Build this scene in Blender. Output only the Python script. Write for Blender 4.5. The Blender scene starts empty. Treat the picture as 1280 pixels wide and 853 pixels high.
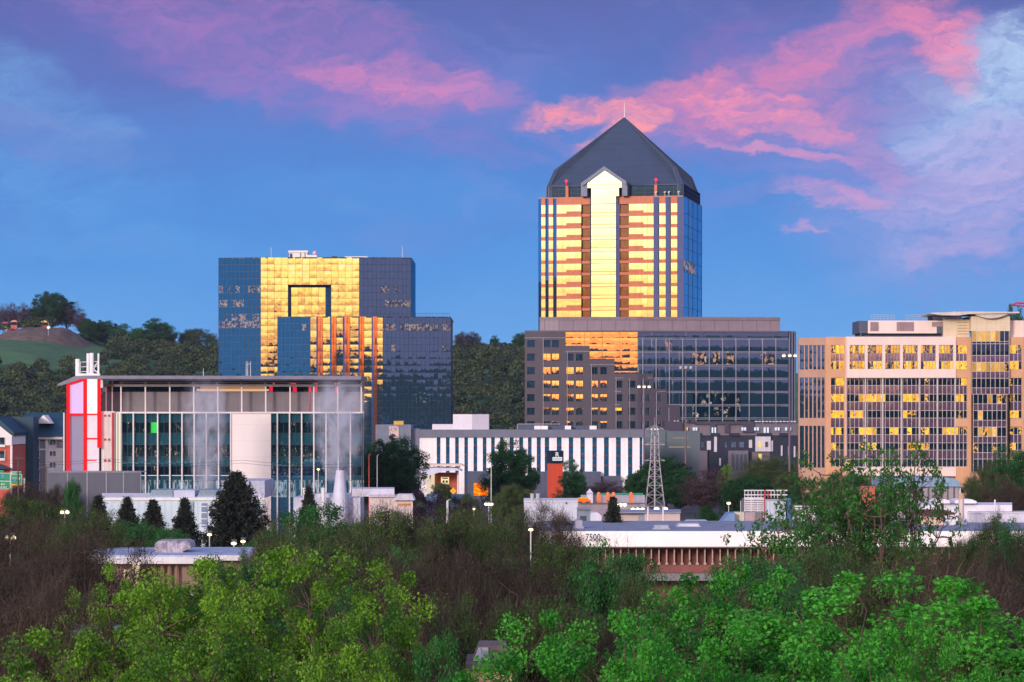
import bpy, math, random
import numpy as np
from mathutils import Vector
R = math.radians
random.seed(7)
C = bpy.context.scene.collection
sc = bpy.context.scene

# ------------------------------------------------------------ camera, world, sun, exposure
F, CX, HY, EYE = 3555.0, 640.0, 520.0, 18.0
cam_d = bpy.data.cameras.new('camera'); cam = bpy.data.objects.new('camera', cam_d); C.objects.link(cam)
cam.location = (0, 0, EYE); cam.rotation_euler = (R(90), 0, 0)
cam_d.sensor_width = 36; cam_d.lens = 100; cam_d.shift_y = (HY - 426.5) / 1280
cam_d.clip_start = 1; cam_d.clip_end = 40000
sc.camera = cam
sc.view_settings.view_transform = 'Standard'; sc.view_settings.look = 'None'
sc.view_settings.exposure = 0.36; sc.view_settings.gamma = 1
sun_d = bpy.data.lights.new('sun', 'SUN'); sun = bpy.data.objects.new('sun', sun_d); C.objects.link(sun)
SUN_EL, SUN_AZ = 14.0, -28.0       # azimuth off the direction straight behind the camera, negative = to the left
sun_d.energy = 2.25; sun_d.angle = R(12); sun_d.color = (1.0, 0.84, 0.75)
_sx, _sy, _sz = math.sin(R(SUN_AZ))*math.cos(R(SUN_EL)), -math.cos(R(SUN_AZ))*math.cos(R(SUN_EL)), math.sin(R(SUN_EL))
sun.rotation_euler = Vector((_sx, _sy, _sz)).to_track_quat('Z', 'Y').to_euler()

def lin(r, g, b):
    f = lambda c: (c/255/12.92) if c/255 <= .04045 else ((c/255+.055)/1.055)**2.4
    return (f(r), f(g), f(b))

class NT:
    def __init__(s, tree): s.t = tree
    def n(s, typ, **kw):
        nd = s.t.nodes.new(typ)
        for k, v in kw.items(): setattr(nd, k, v)
        return nd
    def put(s, inp, v):
        if hasattr(v, 'is_linked') or isinstance(v, bpy.types.NodeSocket): s.t.links.new(v, inp)
        else:
            if isinstance(v, (tuple, list)) and len(v) == 3 and len(inp.default_value) == 4: v = (*v, 1)
            inp.default_value = v
    def m(s, op, a, b=0.0, c=None, clamp=False):
        nd = s.n('ShaderNodeMath', operation=op, use_clamp=clamp)
        s.put(nd.inputs[0], a); s.put(nd.inputs[1], b)
        if c is not None: s.put(nd.inputs[2], c)
        return nd.outputs[0]
    def vm(s, op, a, b=(0, 0, 0), scale=None):
        nd = s.n('ShaderNodeVectorMath', operation=op)
        s.put(nd.inputs[0], a)
        if op not in ('NORMALIZE', 'FLOOR', 'FRACTION', 'SCALE'): s.put(nd.inputs[1], b)
        if scale is not None: s.put(nd.inputs['Scale'], scale)
        return nd.outputs[0]
    def xyz(s, v):
        nd = s.n('ShaderNodeSeparateXYZ'); s.put(nd.inputs[0], v); return nd.outputs
    def comb(s, x, y, z=0.0):
        nd = s.n('ShaderNodeCombineXYZ')
        for i, v in enumerate((x, y, z)): s.put(nd.inputs[i], v)
        return nd.outputs[0]
    def step(s, v, a, b, lo=0.0, hi=1.0, typ='SMOOTHSTEP'):
        nd = s.n('ShaderNodeMapRange', interpolation_type=typ)
        for k, x in zip(('Value', 'From Min', 'From Max', 'To Min', 'To Max'), (v, a, b, lo, hi)): s.put(nd.inputs[k], x)
        return nd.outputs[0]
    def mix(s, f, a, b, bt='MIX'):
        nd = s.n('ShaderNodeMix', data_type='RGBA', blend_type=bt)
        s.put(nd.inputs[0], f); s.put(nd.inputs[6], a); s.put(nd.inputs[7], b)
        return nd.outputs[2]
    def ramp(s, v, stops, interp='LINEAR'):
        nd = s.n('ShaderNodeValToRGB'); cr = nd.color_ramp; cr.interpolation = interp
        while len(cr.elements) > 1: cr.elements.remove(cr.elements[-1])
        for i, (p, c) in enumerate(stops):
            e = cr.elements[0] if i == 0 else cr.elements.new(p)
            e.position = p; e.color = (*c, 1)
        s.put(nd.inputs[0], v); return nd.outputs[0]
    def noise(s, vec, scale=1, detail=4, rough=.5, dist=0, dim='3D'):
        nd = s.n('ShaderNodeTexNoise', noise_dimensions=dim)
        s.put(nd.inputs['Vector'], vec)
        for k, v in (('Scale', scale), ('Detail', detail), ('Roughness', rough), ('Distortion', dist)): s.put(nd.inputs[k], v)
        return nd.outputs[0]

def build_world():
    w = bpy.data.worlds.new('World'); sc.world = w; w.use_nodes = True
    t = w.node_tree; t.nodes.clear(); N = NT(t)
    geo = N.n('ShaderNodeTexCoord').outputs['Generated']
    x, y, z = N.xyz(geo)
    ya = N.m('MAXIMUM', N.m('ABSOLUTE', y), .06)
    u = N.m('DIVIDE', x, ya); v = N.m('DIVIDE', z, ya)
    front = N.step(y, .0, .35)
    # eastern evening sky: blue, violet towards the zenith
    P = lambda py: (HY - py) / F
    U = lambda px: (px - 640) / F
    uv0 = N.comb(u, v)
    # turbulence displaces the cloud field
    w1 = N.noise(N.vm('MULTIPLY', uv0, (1, 1.5, 1)), 16, 7, .60); w2 = N.noise(N.vm('ADD', N.vm('MULTIPLY', uv0, (1, 1.6, 1)), (4.3, 1.7, .6)), 16, 7, .60)
    h1 = N.noise(N.vm('ADD', N.vm('MULTIPLY', uv0, (1, 2.2, 1)), (2, 7, 0)), 60, 6, .65)
    uw = N.m('ADD', u, N.m('ADD', N.m('MULTIPLY', N.m('SUBTRACT', w1, .5), .060), N.m('MULTIPLY', N.m('SUBTRACT', h1, .5), .016)))
    vw = N.m('ADD', v, N.m('ADD', N.m('MULTIPLY', N.m('SUBTRACT', w2, .5), .034), N.m('MULTIPLY', N.m('SUBTRACT', h1, .5), .010)))
    vv = N.step(N.m('ADD', v, N.m('MULTIPLY', N.m('SUBTRACT', w2, .5), .03)), -.02, .30, typ='LINEAR')
    q = lambda py: (P(py) + .02) / .32
    base = N.ramp(vv, [(0, lin(110, 164, 216)), (q(430), lin(88, 150, 214)), (q(330), lin(66, 134, 206)), (q(230), lin(64, 123, 198)),
                       (q(120), lin(78, 110, 184)), (q(0), lin(78, 90, 158)), (.75, lin(76, 90, 155)), (1, lin(80, 100, 170))])
    # fibrous cirrus textures, running slightly down to the right and up to the right
    def fib(ang, sx, sy, sc_, seed, dist=.7):
        ca, sa = math.cos(R(ang)), math.sin(R(ang))
        e1 = N.m('ADD', N.m('MULTIPLY', uw, ca*sx), N.m('MULTIPLY', vw, -sa*sx)); e2 = N.m('ADD', N.m('MULTIPLY', uw, sa*sy), N.m('MULTIPLY', vw, ca*sy))
        return N.noise(N.comb(e1, e2, seed), sc_, 9, .64, dist)
    fA = fib(13, .8, 3.6, 17, 1.0); fB = fib(-14, .9, 3.2, 18, 3.0); fC = fib(2, 1, 1.6, 42, 7.0, .4)
    blobs = [  # px, py, rx, ry, tilt deg (down to the right +), colour, strength, fibre (0: A, 1: B), contrast
        (620, 15, 760, 80, 3, (86, 90, 166), .38, 0, .3), (120, 55, 220, 60, 10, (84, 90, 162), .55, 0, .4),
        (330, 66, 290, 60, 13, (132, 104, 180), .48, 0, .8), (410, 108, 210, 44, 13, (164, 112, 178), .52, 0, 1.0),
        (500, 105, 125, 26, 12, (206, 122, 170), .80, 0, 1.1), (330, 26, 190, 40, 10, (170, 112, 176), .55, 0, 1.0), (200, 20, 120, 30, 12, (140, 104, 170), .4, 0, 1),
        (30, 110, 150, 40, 30, (112, 162, 212), .55, 0, .9), (20, 215, 210, 46, 12, (90, 150, 212), .6, 0, .5), (60, 300, 280, 24, 4, (84, 148, 210), .4, 0, .5),
        (100, 172, 140, 22, 22, (88, 116, 186), .45, 0, 1.1), (570, 185, 110, 18, 6, (134, 110, 184), .4, 0, 1.2), (470, 240, 190, 26, 2, (78, 140, 206), .45, 0, .6), (520, 285, 130, 20, -3, (104, 126, 194), .3, 1, 1),
        (620, 130, 60, 14, 10, (150, 112, 180), .4, 0, 1.2),
        (1180, 200, 210, 165, 15, (138, 138, 198), .72, 1, .6), (1225, 130, 125, 80, -20, (152, 178, 218), .9, 1, .6), (1262, 80, 80, 60, 0, (176, 202, 230), .8, 1, .6),
        (1225, 225, 125, 75, -12, (172, 158, 208), .8, 1, 1.0), (1160, 305, 130, 26, -25, (124, 148, 208), .5, 1, 1.0), (1215, 292, 70, 20, -30, (178, 150, 200), .5, 1, 1.2),
        (1010, 110, 220, 76, -14, (126, 106, 178), .58, 1, .7), (930, 120, 190, 40, -8, (196, 120, 168), .72, 1, 1.1), (890, 72, 120, 34, -30, (138, 100, 172), .4, 1, 1.0),
        (740, 138, 78, 13, -10, (244, 140, 150), 1.1, 1, 1.0), (770, 158, 60, 12, -26, (244, 146, 150), .9, 1, 1.2), (850, 100, 70, 12, -8, (214, 124, 160), .7, 1, 1.2), (950, 132, 115, 22, 14, (236, 134, 160), .8, 0, 1.2),
        (975, 179, 92, 9, 11, (236, 144, 172), 1.0, 0, 1.0), (1130, 44, 95, 28, 40, (238, 130, 156), .85, 0, 1.1), (1060, 48, 120, 24, -28, (206, 118, 164), .75, 1, 1.2), (1172, 44, 24, 34, 30, (244, 130, 156), .5, 0, 1.0),
        (1035, 252, 88, 15, 4, (204, 142, 186), .9, 1, 1.1), (1016, 291, 40, 6, 4, (186, 142, 192), .7, 1, 1.0), (920, 245, 130, 12, -6, (118, 122, 192), .5, 1, 1.1),
        (1020, 205, 170, 34, 8, (112, 116, 190), .5, 0, 1.0), (1100, 200, 60, 20, 30, (190, 130, 180), .5, 0, 1.2), (690, 175, 60, 10, 20, (150, 116, 180), .35, 0, 1.2),
    ]
    fine = N.noise(N.comb(N.m('MULTIPLY', uw, 1.0), N.m('MULTIPLY', vw, 3.0), 11.0), 75, 7, .66, .8)
    wisp = N.step(fine, .30, .66, .42, 1.06)
    col = base
    for (px, py, rx, ry, a, c, st, fi, dd) in blobs:
        ca, sa = math.cos(R(a)), math.sin(R(a)); fx = fB if fi else fA
        du = N.m('SUBTRACT', uw, U(px)); dv = N.m('SUBTRACT', vw, P(py))
        e1 = N.m('MULTIPLY_ADD', du, ca*F/rx, N.m('MULTIPLY', dv, -sa*F/rx)); e2 = N.m('MULTIPLY_ADD', du, sa*F/ry, N.m('MULTIPLY', dv, ca*F/ry))
        r2 = N.m('ADD', N.m('MULTIPLY', e1, e1), N.m('MULTIPLY', e2, e2))
        k = N.step(r2, 2.2, .0)
        f_ = N.m('ADD', N.m('MULTIPLY', N.m('SUBTRACT', fx, .5), 2.3*dd), N.m('MULTIPLY', N.m('SUBTRACT', fC, .5), 1.3*dd))
        k = N.step(N.m('ADD', k, N.m('MULTIPLY', f_, N.m('MULTIPLY_ADD', k, .6, .30))), .0, 1.45)
        k = N.m('MULTIPLY', k, N.m('MULTIPLY', N.step(r2, 2.8, 1.0), N.m('MULTIPLY', N.m('MULTIPLY', min(1.0, st*1.0), wisp), front)))
        col = N.mix(k, col, lin(*c))
    col = N.mix(N.m('MULTIPLY', N.m('MULTIPLY', N.step(fA, .50, .74), N.step(v, .03, .09)), .22), col, lin(134, 130, 194))
    col = N.mix(N.m('MULTIPLY', N.step(fB, .48, .28), .16), col, lin(54, 96, 168))
    # western sky behind the camera: purple to the right, deep blue to the left, golden afterglow low down
    el = N.m('DIVIDE', z, ya)
    beta = N.m('DIVIDE', x, ya)            # tangent of the angle off straight back
    side = N.step(beta, -.40, .10)
    low = N.mix(side, lin(48, 118, 196), lin(146, 124, 160))
    high = (1.0, .92, 1.15)
    west = N.mix(N.step(el, .16, .55), low, high)
    zen = (.30, .36, .62)
    west = N.mix(N.step(z, .55, .95), west, zen)
    wn = N.noise(N.comb(beta, N.m('MULTIPLY', el, 2.2), 5.0), 9, 5, .55)
    gold = N.ramp(N.m('MULTIPLY', el, 6.0), [(0, (3.0, .80, .13)), (.15, (3.6, 1.35, .22)), (.28, (3.9, 2.15, .36)), (.40, (4.1, 2.75, .8)), (.55, (4.3, 3.2, 1.5)), (.8, (3.6, 2.5, 1.2)), (1, (1.8, 1.0, .7))])
    gm = N.m('MULTIPLY', N.step(beta, -.47, -.42), N.step(beta, .165, .075))
    gm = N.m('MULTIPLY', gm, N.step(N.m('ADD', el, N.m('MULTIPLY', N.m('SUBTRACT', wn, .5), .05)), .24, .15))
    streak = N.noise(N.comb(N.m('MULTIPLY', beta, .8), N.m('MULTIPLY', el, 7.0), 2.0), 7, 6, .6, .5)
    gold = N.vm('SCALE', gold, scale=N.step(streak, .30, .62, .62, 1.08))
    west = N.mix(gm, west, gold)
    col = N.mix(N.step(y, .25, -.05), col, west)
    col = N.mix(N.step(z, -.01, -.06), col, (.05, .05, .06))
    sky = N.n('ShaderNodeTexSky', sky_type='NISHITA', sun_disc=False)
    sky.sun_elevation = R(SUN_EL); sky.sun_rotation = math.atan2(_sx, _sy)
    bg1 = N.n('ShaderNodeBackground'); N.put(bg1.inputs[0], col); bg1.inputs[1].default_value = .94
    bg2 = N.n('ShaderNodeBackground'); N.put(bg2.inputs[0], sky.outputs[0]); bg2.inputs[1].default_value = .004
    add = N.n('ShaderNodeAddShader'); t.links.new(bg1.outputs[0], add.inputs[0]); t.links.new(bg2.outputs[0], add.inputs[1])
    out = N.n('ShaderNodeOutputWorld'); t.links.new(add.outputs[0], out.inputs[0])
build_world()
try:
    sc.world.cycles.sampling_method = 'MANUAL'; sc.world.cycles.sample_map_resolution = 1024
except Exception: pass

# ------------------------------------------------------------ materials
def new_mat(name):
    m = bpy.data.materials.new(name); m.use_nodes = True; t = m.node_tree; t.nodes.clear()
    N = NT(t); out = N.n('ShaderNodeOutputMaterial'); return m, t, N, out
MATS = {}
def plain(name, rgb, rough=.7, metal=0.0, var=.12, scale=.6, spec=.4, bump=0.0, tex=None, each=0.0):
    """painted / mineral surface with procedural weathering"""
    if name in MATS: return MATS[name]
    m, t, N, out = new_mat(name)
    b = N.n('ShaderNodeBsdfPrincipled')
    co = N.n('ShaderNodeTexCoord').outputs['Object']
    n = N.noise(co, scale, 6, .6); n2 = N.noise(N.vm('MULTIPLY', co, (1.4, 1.4, .12)), scale*2.2, 4, .6)
    k = N.m('ADD', N.m('MULTIPLY', N.m('SUBTRACT', n, .5), 2.0), N.m('MULTIPLY', N.m('SUBTRACT', n2, .5), 1.4))
    dark = tuple(c*(1-var*1.3) for c in rgb); lite = tuple(min(1, c*(1+var)) for c in rgb)
    col = N.mix(N.step(k, -.6, .6), dark, lite)
    if tex: col = tex(N, co, col)
    if each: col = N.vm('SCALE', col, scale=N.step(N.n('ShaderNodeObjectInfo').outputs['Random'], 0, 1, 1-each, 1+each, typ='LINEAR'))
    N.put(b.inputs['Base Color'], col); b.inputs['Roughness'].default_value = rough
    b.inputs['Metallic'].default_value = metal; b.inputs['Specular IOR Level'].default_value = spec
    if bump:
        bn = N.n('ShaderNodeBump'); bn.inputs['Strength'].default_value = bump; N.put(bn.inputs['Height'], n); t.links.new(bn.outputs[0], b.inputs['Normal'])
    t.links.new(b.outputs[0], out.inputs[0]); MATS[name] = m; return m
def emit(name, rgb, s=1.0):
    if name in MATS: return MATS[name]
    m, t, N, out = new_mat(name); e = N.n('ShaderNodeEmission'); e.inputs[0].default_value = (*rgb, 1); e.inputs[1].default_value = s
    t.links.new(e.outputs[0], out.inputs[0]); MATS[name] = m; return m
def pane_normal(N, pillow, tilt, wave, up=0.0, seed=0.0):
    uv = N.n('ShaderNodeUVMap').outputs[0]
    cell = N.vm('FLOOR', uv); fr = N.vm('SUBTRACT', N.vm('FRACTION', uv), (.5, .5, 0))
    wn = N.n('ShaderNodeTexWhiteNoise', noise_dimensions='3D'); N.put(wn.inputs[0], N.vm('ADD', cell, (seed, 3.1, 0)))
    rx, ry, rz = N.xyz(wn.outputs['Color']); fx, fy, _ = N.xyz(fr)
    wv = N.noise(N.vm('ADD', uv, (0, 0, seed)), 1.7, 3, .5); wv2 = N.noise(N.vm('ADD', uv, (7, 9, seed)), 1.7, 3, .5)
    su = N.m('ADD', N.m('MULTIPLY', N.m('MULTIPLY', fx, pillow), N.m('ADD', rz, .5)), N.m('ADD', N.m('MULTIPLY', N.m('SUBTRACT', rx, .5), tilt), N.m('MULTIPLY', N.m('SUBTRACT', wv, .5), wave)))
    sv = N.m('ADD', N.m('MULTIPLY', N.m('MULTIPLY', fy, pillow), N.m('ADD', rx, .5)), N.m('ADD', N.m('MULTIPLY', N.m('SUBTRACT', ry, .5), tilt), N.m('MULTIPLY', N.m('SUBTRACT', wv2, .5), wave)))
    sv = N.m('ADD', sv, up)
    g = N.n('ShaderNodeNewGeometry').outputs['Normal']
    T = N.vm('CROSS_PRODUCT', (0, 0, 1), g)
    nn = N.vm('ADD', g, N.vm('ADD', N.vm('SCALE', T, scale=su), N.comb(0.0, 0.0, sv)))
    return N.vm('NORMALIZE', nn), uv, cell, wn.outputs['Value']
def glass(name, rgb, pillow=.008, tilt=.004, wave=.003, rough=.02, up=0.0, seed=0.0, body=(.01, .03, .05)):
    """coated curtain-wall glass: a tinted mirror, each pane slightly tilted and bowed"""
    if name in MATS: return MATS[name]
    m, t, N, out = new_mat(name)
    nn, uv, cell, rnd = pane_normal(N, pillow, tilt, wave, up, seed)
    b = N.n('ShaderNodeBsdfGlossy'); b.inputs['Roughness'].default_value = rough
    N.put(b.inputs['Color'], N.mix(rnd, tuple(c*.93 for c in rgb), tuple(min(1, c*1.05) for c in rgb)))
    N.put(b.inputs['Normal'], nn)
    d = N.n('ShaderNodeBsdfDiffuse'); N.put(d.inputs[0], body)
    a = N.n('ShaderNodeAddShader'); t.links.new(b.outputs[0], a.inputs[0]); t.links.new(d.outputs[0], a.inputs[1])
    t.links.new(a.outputs[0], out.inputs[0]); MATS[name] = m; return m
def lit_glass(name, rgb, s=1.0, refl=(.16, .17, .2), dark=(.02, .02, .03), cover=.5, fine=2.2, seed=0.0):
    """window with a lit, furnished room behind it"""
    if name in MATS: return MATS[name]
    m, t, N, out = new_mat(name)
    nn, uv, cell, rnd = pane_normal(N, .006, .004, .003, 0, seed)
    n = N.noise(N.vm('ADD', N.vm('MULTIPLY', uv, (1.3, 2.1, 1)), (0, 0, seed)), fine, 3, .6, .6)
    vn = N.n('ShaderNodeTexVoronoi', voronoi_dimensions='3D'); N.put(vn.inputs['Vector'], N.vm('ADD', N.vm('MULTIPLY', uv, (2.3, 3.0, 1)), (0, 0, seed))); vn.inputs['Scale'].default_value = 1.3
    vc = N.xyz(vn.outputs['Color'])
    k = N.m('ADD', N.m('MULTIPLY', n, .7), N.m('MULTIPLY', vc[0], .5))
    lit = N.step(k, .95-cover, 1.12-cover)
    hue = N.mix(vc[1], rgb, (rgb[0], rgb[1]*.62, rgb[2]*.5))
    e = N.n('ShaderNodeEmission'); N.put(e.inputs[0], N.mix(lit, dark, hue)); N.put(e.inputs[1], N.m('MULTIPLY', N.m('ADD', .55, N.m('MULTIPLY', rnd, .6)), s))
    b = N.n('ShaderNodeBsdfGlossy'); b.inputs['Roughness'].default_value = .03; N.put(b.inputs['Color'], refl); N.put(b.inputs['Normal'], nn)
    a = N.n('ShaderNodeAddShader'); t.links.new(b.outputs[0], a.inputs[0]); t.links.new(e.outputs[0], a.inputs[1])
    t.links.new(a.outputs[0], out.inputs[0]); MATS[name] = m; return m
def leaf_mat(name, c0, c1, trans=.35):
    if name in MATS: return MATS[name]
    m, t, N, out = new_mat(name)
    at = N.n('ShaderNodeAttribute'); at.attribute_name = 'tint'
    ob = N.n('ShaderNodeObjectInfo')
    k = N.m('ADD', at.outputs['Fac'], N.m('MULTIPLY', N.m('SUBTRACT', ob.outputs['Random'], .5), .40), clamp=True)
    col = N.mix(k, c0, c1)
    d = N.n('ShaderNodeBsdfPrincipled'); N.put(d.inputs['Base Color'], col); d.inputs['Roughness'].default_value = .55; d.inputs['Specular IOR Level'].default_value = .25
    tr = N.n('ShaderNodeBsdfTranslucent'); N.put(tr.inputs[0], N.mix(.5, col, (c1[0]*1.2, c1[1]*1.3, c1[2]*.8)))
    mx = N.n('ShaderNodeMixShader'); mx.inputs[0].default_value = trans
    t.links.new(d.outputs[0], mx.inputs[1]); t.links.new(tr.outputs[0], mx.inputs[2]); t.links.new(mx.outputs[0], out.inputs[0])
    MATS[name] = m; return m

# ------------------------------------------------------------ mesh helpers
def X(px, D): return (px - CX) / F * D
def Z(py, D): return EYE - (py - HY) / F * D
class MB:
    def __init__(s): s.v = []; s.f = []; s.uv = []; s.mi = []
    def poly(s, pts, uv=None, mi=0):
        i = len(s.v); s.v += [tuple(p) for p in pts]; s.f.append(tuple(range(i, i+len(pts))))
        s.uv += list(uv) if uv else [(0, 0)]*len(pts); s.mi.append(mi); return s
    def box(s, x0, x1, y0, y1, z0, z1, mi=0):
        x0, x1 = min(x0, x1), max(x0, x1); z0, z1 = min(z0, z1), max(z0, z1); y0, y1 = min(y0, y1), max(y0, y1)
        return s.prism([(x0, y0), (x1, y0), (x1, y1), (x0, y1)], z0, z1, mi)
    def vbox(s, p0, p1, D0, D1, z0, z1, mi=0):
        return s.prism([(X(p0, D0), D0), (X(p1, D0), D0), (X(p1, D1), D1), (X(p0, D1), D1)], min(z0, z1), max(z0, z1), mi)
    def prism(s, poly, z0, z1, mi=0, top=None):
        """poly counter-clockwise in plan; top = optional second polygon"""
        tp = top or poly; n = len(poly)
        for i in range(n):
            a, b = poly[i], poly[(i+1) % n]; c, d = tp[(i+1) % n], tp[i]
            L = math.hypot(b[0]-a[0], b[1]-a[1])
            s.poly([(a[0], a[1], z0), (b[0], b[1], z0), (c[0], c[1], z1), (d[0], d[1], z1)], [(0, 0), (L, 0), (L, z1-z0), (0, z1-z0)], mi)
        s.poly([(p[0], p[1], z1) for p in tp], None, mi); s.poly([(p[0], p[1], z0) for p in reversed(poly)], None, mi); return s
    def slab(s, prof, y0, y1, mi=0):
        """profile in x-z (clockwise seen from the camera or not), extruded along y"""
        n = len(prof)
        s.poly([(p[0], y0, p[1]) for p in prof], None, mi); s.poly([(p[0], y1, p[1]) for p in reversed(prof)], None, mi)
        for i in range(n):
            a, b = prof[i], prof[(i+1) % n]
            s.poly([(a[0], y1, a[1]), (b[0], y1, b[1]), (b[0], y0, b[1]), (a[0], y0, a[1])], None, mi)
        return s
    def tube(s, p0, p1, r0, r1=None, n=6, mi=0, cap=True):
        r1 = r0 if r1 is None else r1
        p0, p1 = Vector(p0), Vector(p1); d = (p1-p0)
        if d.length < 1e-6: return s
        d.normalize(); a = d.orthogonal().normalized(); b = d.cross(a)
        i = len(s.v)
        for p, r in ((p0, r0), (p1, r1)):
            for k in range(n):
                t = 2*math.pi*k/n; q = p + (a*math.cos(t) + b*math.sin(t))*r; s.v.append(tuple(q))
        for k in range(n):
            k2 = (k+1) % n; s.f.append((i+k, i+k2, i+n+k2, i+n+k)); s.uv += [(0, 0)]*4; s.mi.append(mi)
        if cap:
            s.f.append(tuple(range(i+n-1, i-1, -1))); s.uv += [(0, 0)]*n; s.mi.append(mi)
            s.f.append(tuple(range(i+n, i+2*n))); s.uv += [(0, 0)]*n; s.mi.append(mi)
        return s
    def ball(s, c, r, n=10, m=6, sz=1.0, mi=0):
        for j in range(m):
            a0, a1 = -math.pi/2+math.pi*j/m, -math.pi/2+math.pi*(j+1)/m
            for k in range(n):
                t0, t1 = 2*math.pi*k/n, 2*math.pi*(k+1)/n
                P = lambda a, t: (c[0]+r*math.cos(a)*math.cos(t), c[1]+r*math.cos(a)*math.sin(t), c[2]+r*sz*math.sin(a))
                s.poly([P(a0, t0), P(a0, t1), P(a1, t1), P(a1, t0)] if 0 < j < m-1 else ([P(a0, t0), P(a1, t1), P(a1, t0)] if j == 0 else [P(a0, t0), P(a0, t1), P(a1, t0)]), None, mi)
        return s
    def panes(s, A, B, zs, ncol, matf=None, tilt=.0, skip=None, u0=0, v0=0, off=0.0):
        """wall of glass panes between plan points A and B (left to right seen from outside)"""
        ax, ay = A; bx, by = B; L = math.hypot(bx-ax, by-ay); ux, uy = (bx-ax)/L, (by-ay)/L; nx, ny = uy, -ux
        for r in range(len(zs)-1):
            for c in range(ncol):
                if skip and skip(c, r): continue
                w0, w1 = L*c/ncol, L*(c+1)/ncol; z0, z1 = zs[r], zs[r+1]
                ta, tb = (random.gauss(0, tilt) if tilt else 0), (random.gauss(0, tilt) if tilt else 0)
                h = (w1-w0)/2; k = (z1-z0)/2
                def p(w, z, su, sz):
                    o = off + su*ta*h + sz*tb*k
                    return (ax+ux*w+nx*o, ay+uy*w+ny*o, z)
                s.poly([p(w0, z0, -1, -1), p(w1, z0, 1, -1), p(w1, z1, 1, 1), p(w0, z1, -1, 1)],
                       [(u0+c, v0+r), (u0+c+1, v0+r), (u0+c+1, v0+r+1), (u0+c, v0+r+1)], matf(c, r) if matf else 0)
        return s
    def bars(s, A, B, zs, ncol, w=.09, d=.1, hor=True, ver=True, vw=None, mi=0, cols=None):
        ax, ay = A; bx, by = B; L = math.hypot(bx-ax, by-ay); ux, uy = (bx-ax)/L, (by-ay)/L; nx, ny = uy, -ux
        def bar(w0, w1, z0, z1, dd):
            P = lambda w, o: (ax+ux*w+nx*o, ay+uy*w+ny*o)
            s.prism([P(w0, dd), P(w1, dd), P(w1, -.05), P(w0, -.05)], z0, z1, mi)
        vw = vw or w
        if ver:
            for c in (cols if cols is not None else range(ncol+1)): bar(L*c/ncol-vw/2, L*c/ncol+vw/2, zs[0], zs[-1], d)
        if hor:
            for z in zs: bar(0, L, z-w/2, z+w/2, d*.7)
        return s
    def build(s, name, mat, parent=None, smooth=False):
        me = bpy.data.meshes.new(name)
        off = Vector((0, 0, 0))
        q = parent
        while q is not None: off += q.location; q = q.parent
        v = np.array(s.v, dtype=np.float32).reshape(-1, 3) - np.array(off, dtype=np.float32)
        me.from_pydata(v.tolist(), [], s.f)
        uvl = me.uv_layers.new(name='UVMap'); uvl.data.foreach_set('uv', np.array(s.uv, dtype=np.float32).ravel())
        ms = mat if isinstance(mat, (list, tuple)) else [mat]
        for m_ in ms: me.materials.append(m_)
        me.polygons.foreach_set('material_index', s.mi)
        if smooth: me.polygons.foreach_set('use_smooth', [True]*len(me.polygons))
        me.update()
        o = bpy.data.objects.new(name, me); C.objects.link(o)
        if parent: o.parent = parent
        return o
def pieces(items, fn, name, mat, parent):
    for it in items:
        mb = MB(); fn(mb, it)
        if mb.f: mb.build(name, mat, parent)
def tag(o, label=None, cat=None, group=None, kind=None):
    if label: o['label'] = label
    if cat: o['category'] = cat
    if group: o['group'] = group
    if kind: o['kind'] = kind
    return o
def thing(name, loc, label, cat, group=None):
    o = bpy.data.objects.new(name, None); C.objects.link(o); o.location = loc; o.empty_display_size = .5
    return tag(o, label, cat, group)
def struct(o): o['kind'] = 'structure'; return o
def copy_tree(o, parent=None):
    c = o.copy(); C.objects.link(c); c.parent = parent
    for ch in list(o.children): copy_tree(ch, c)
    return c
def lerp(a, b, t): return a+(b-a)*t
def arange(z0, z1, n): return [lerp(z0, z1, i/n) for i in range(n+1)]
def text_mb(mb, s, x, y, z, h, w=None, mi=0, depth=.04, font_scale=1.35):
    """lettering facing the camera, centred on x, standing on z"""
    cu = bpy.data.curves.new('lettering', 'FONT'); cu.body = s; cu.size = h*font_scale; cu.align_x = 'CENTER'; cu.resolution_u = 3; cu.extrude = depth; cu.offset = h*.012
    o = bpy.data.objects.new('lettering', cu); C.objects.link(o)
    dg = bpy.context.evaluated_depsgraph_get(); me = bpy.data.meshes.new_from_object(o.evaluated_get(dg))
    xs = [v.co.x for v in me.vertices]; W = max(xs)-min(xs); k = (w/W) if w else 1.0
    base = len(mb.v)
    for v in me.vertices: mb.v.append((x+v.co.x*k, y-v.co.z, z+v.co.y))
    for p in me.polygons: mb.f.append(tuple(base+i for i in p.vertices)); mb.uv += [(0, 0)]*len(p.vertices); mb.mi.append(mi)
    bpy.data.objects.remove(o); bpy.data.meshes.remove(me); bpy.data.curves.remove(cu)
    return mb
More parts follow.
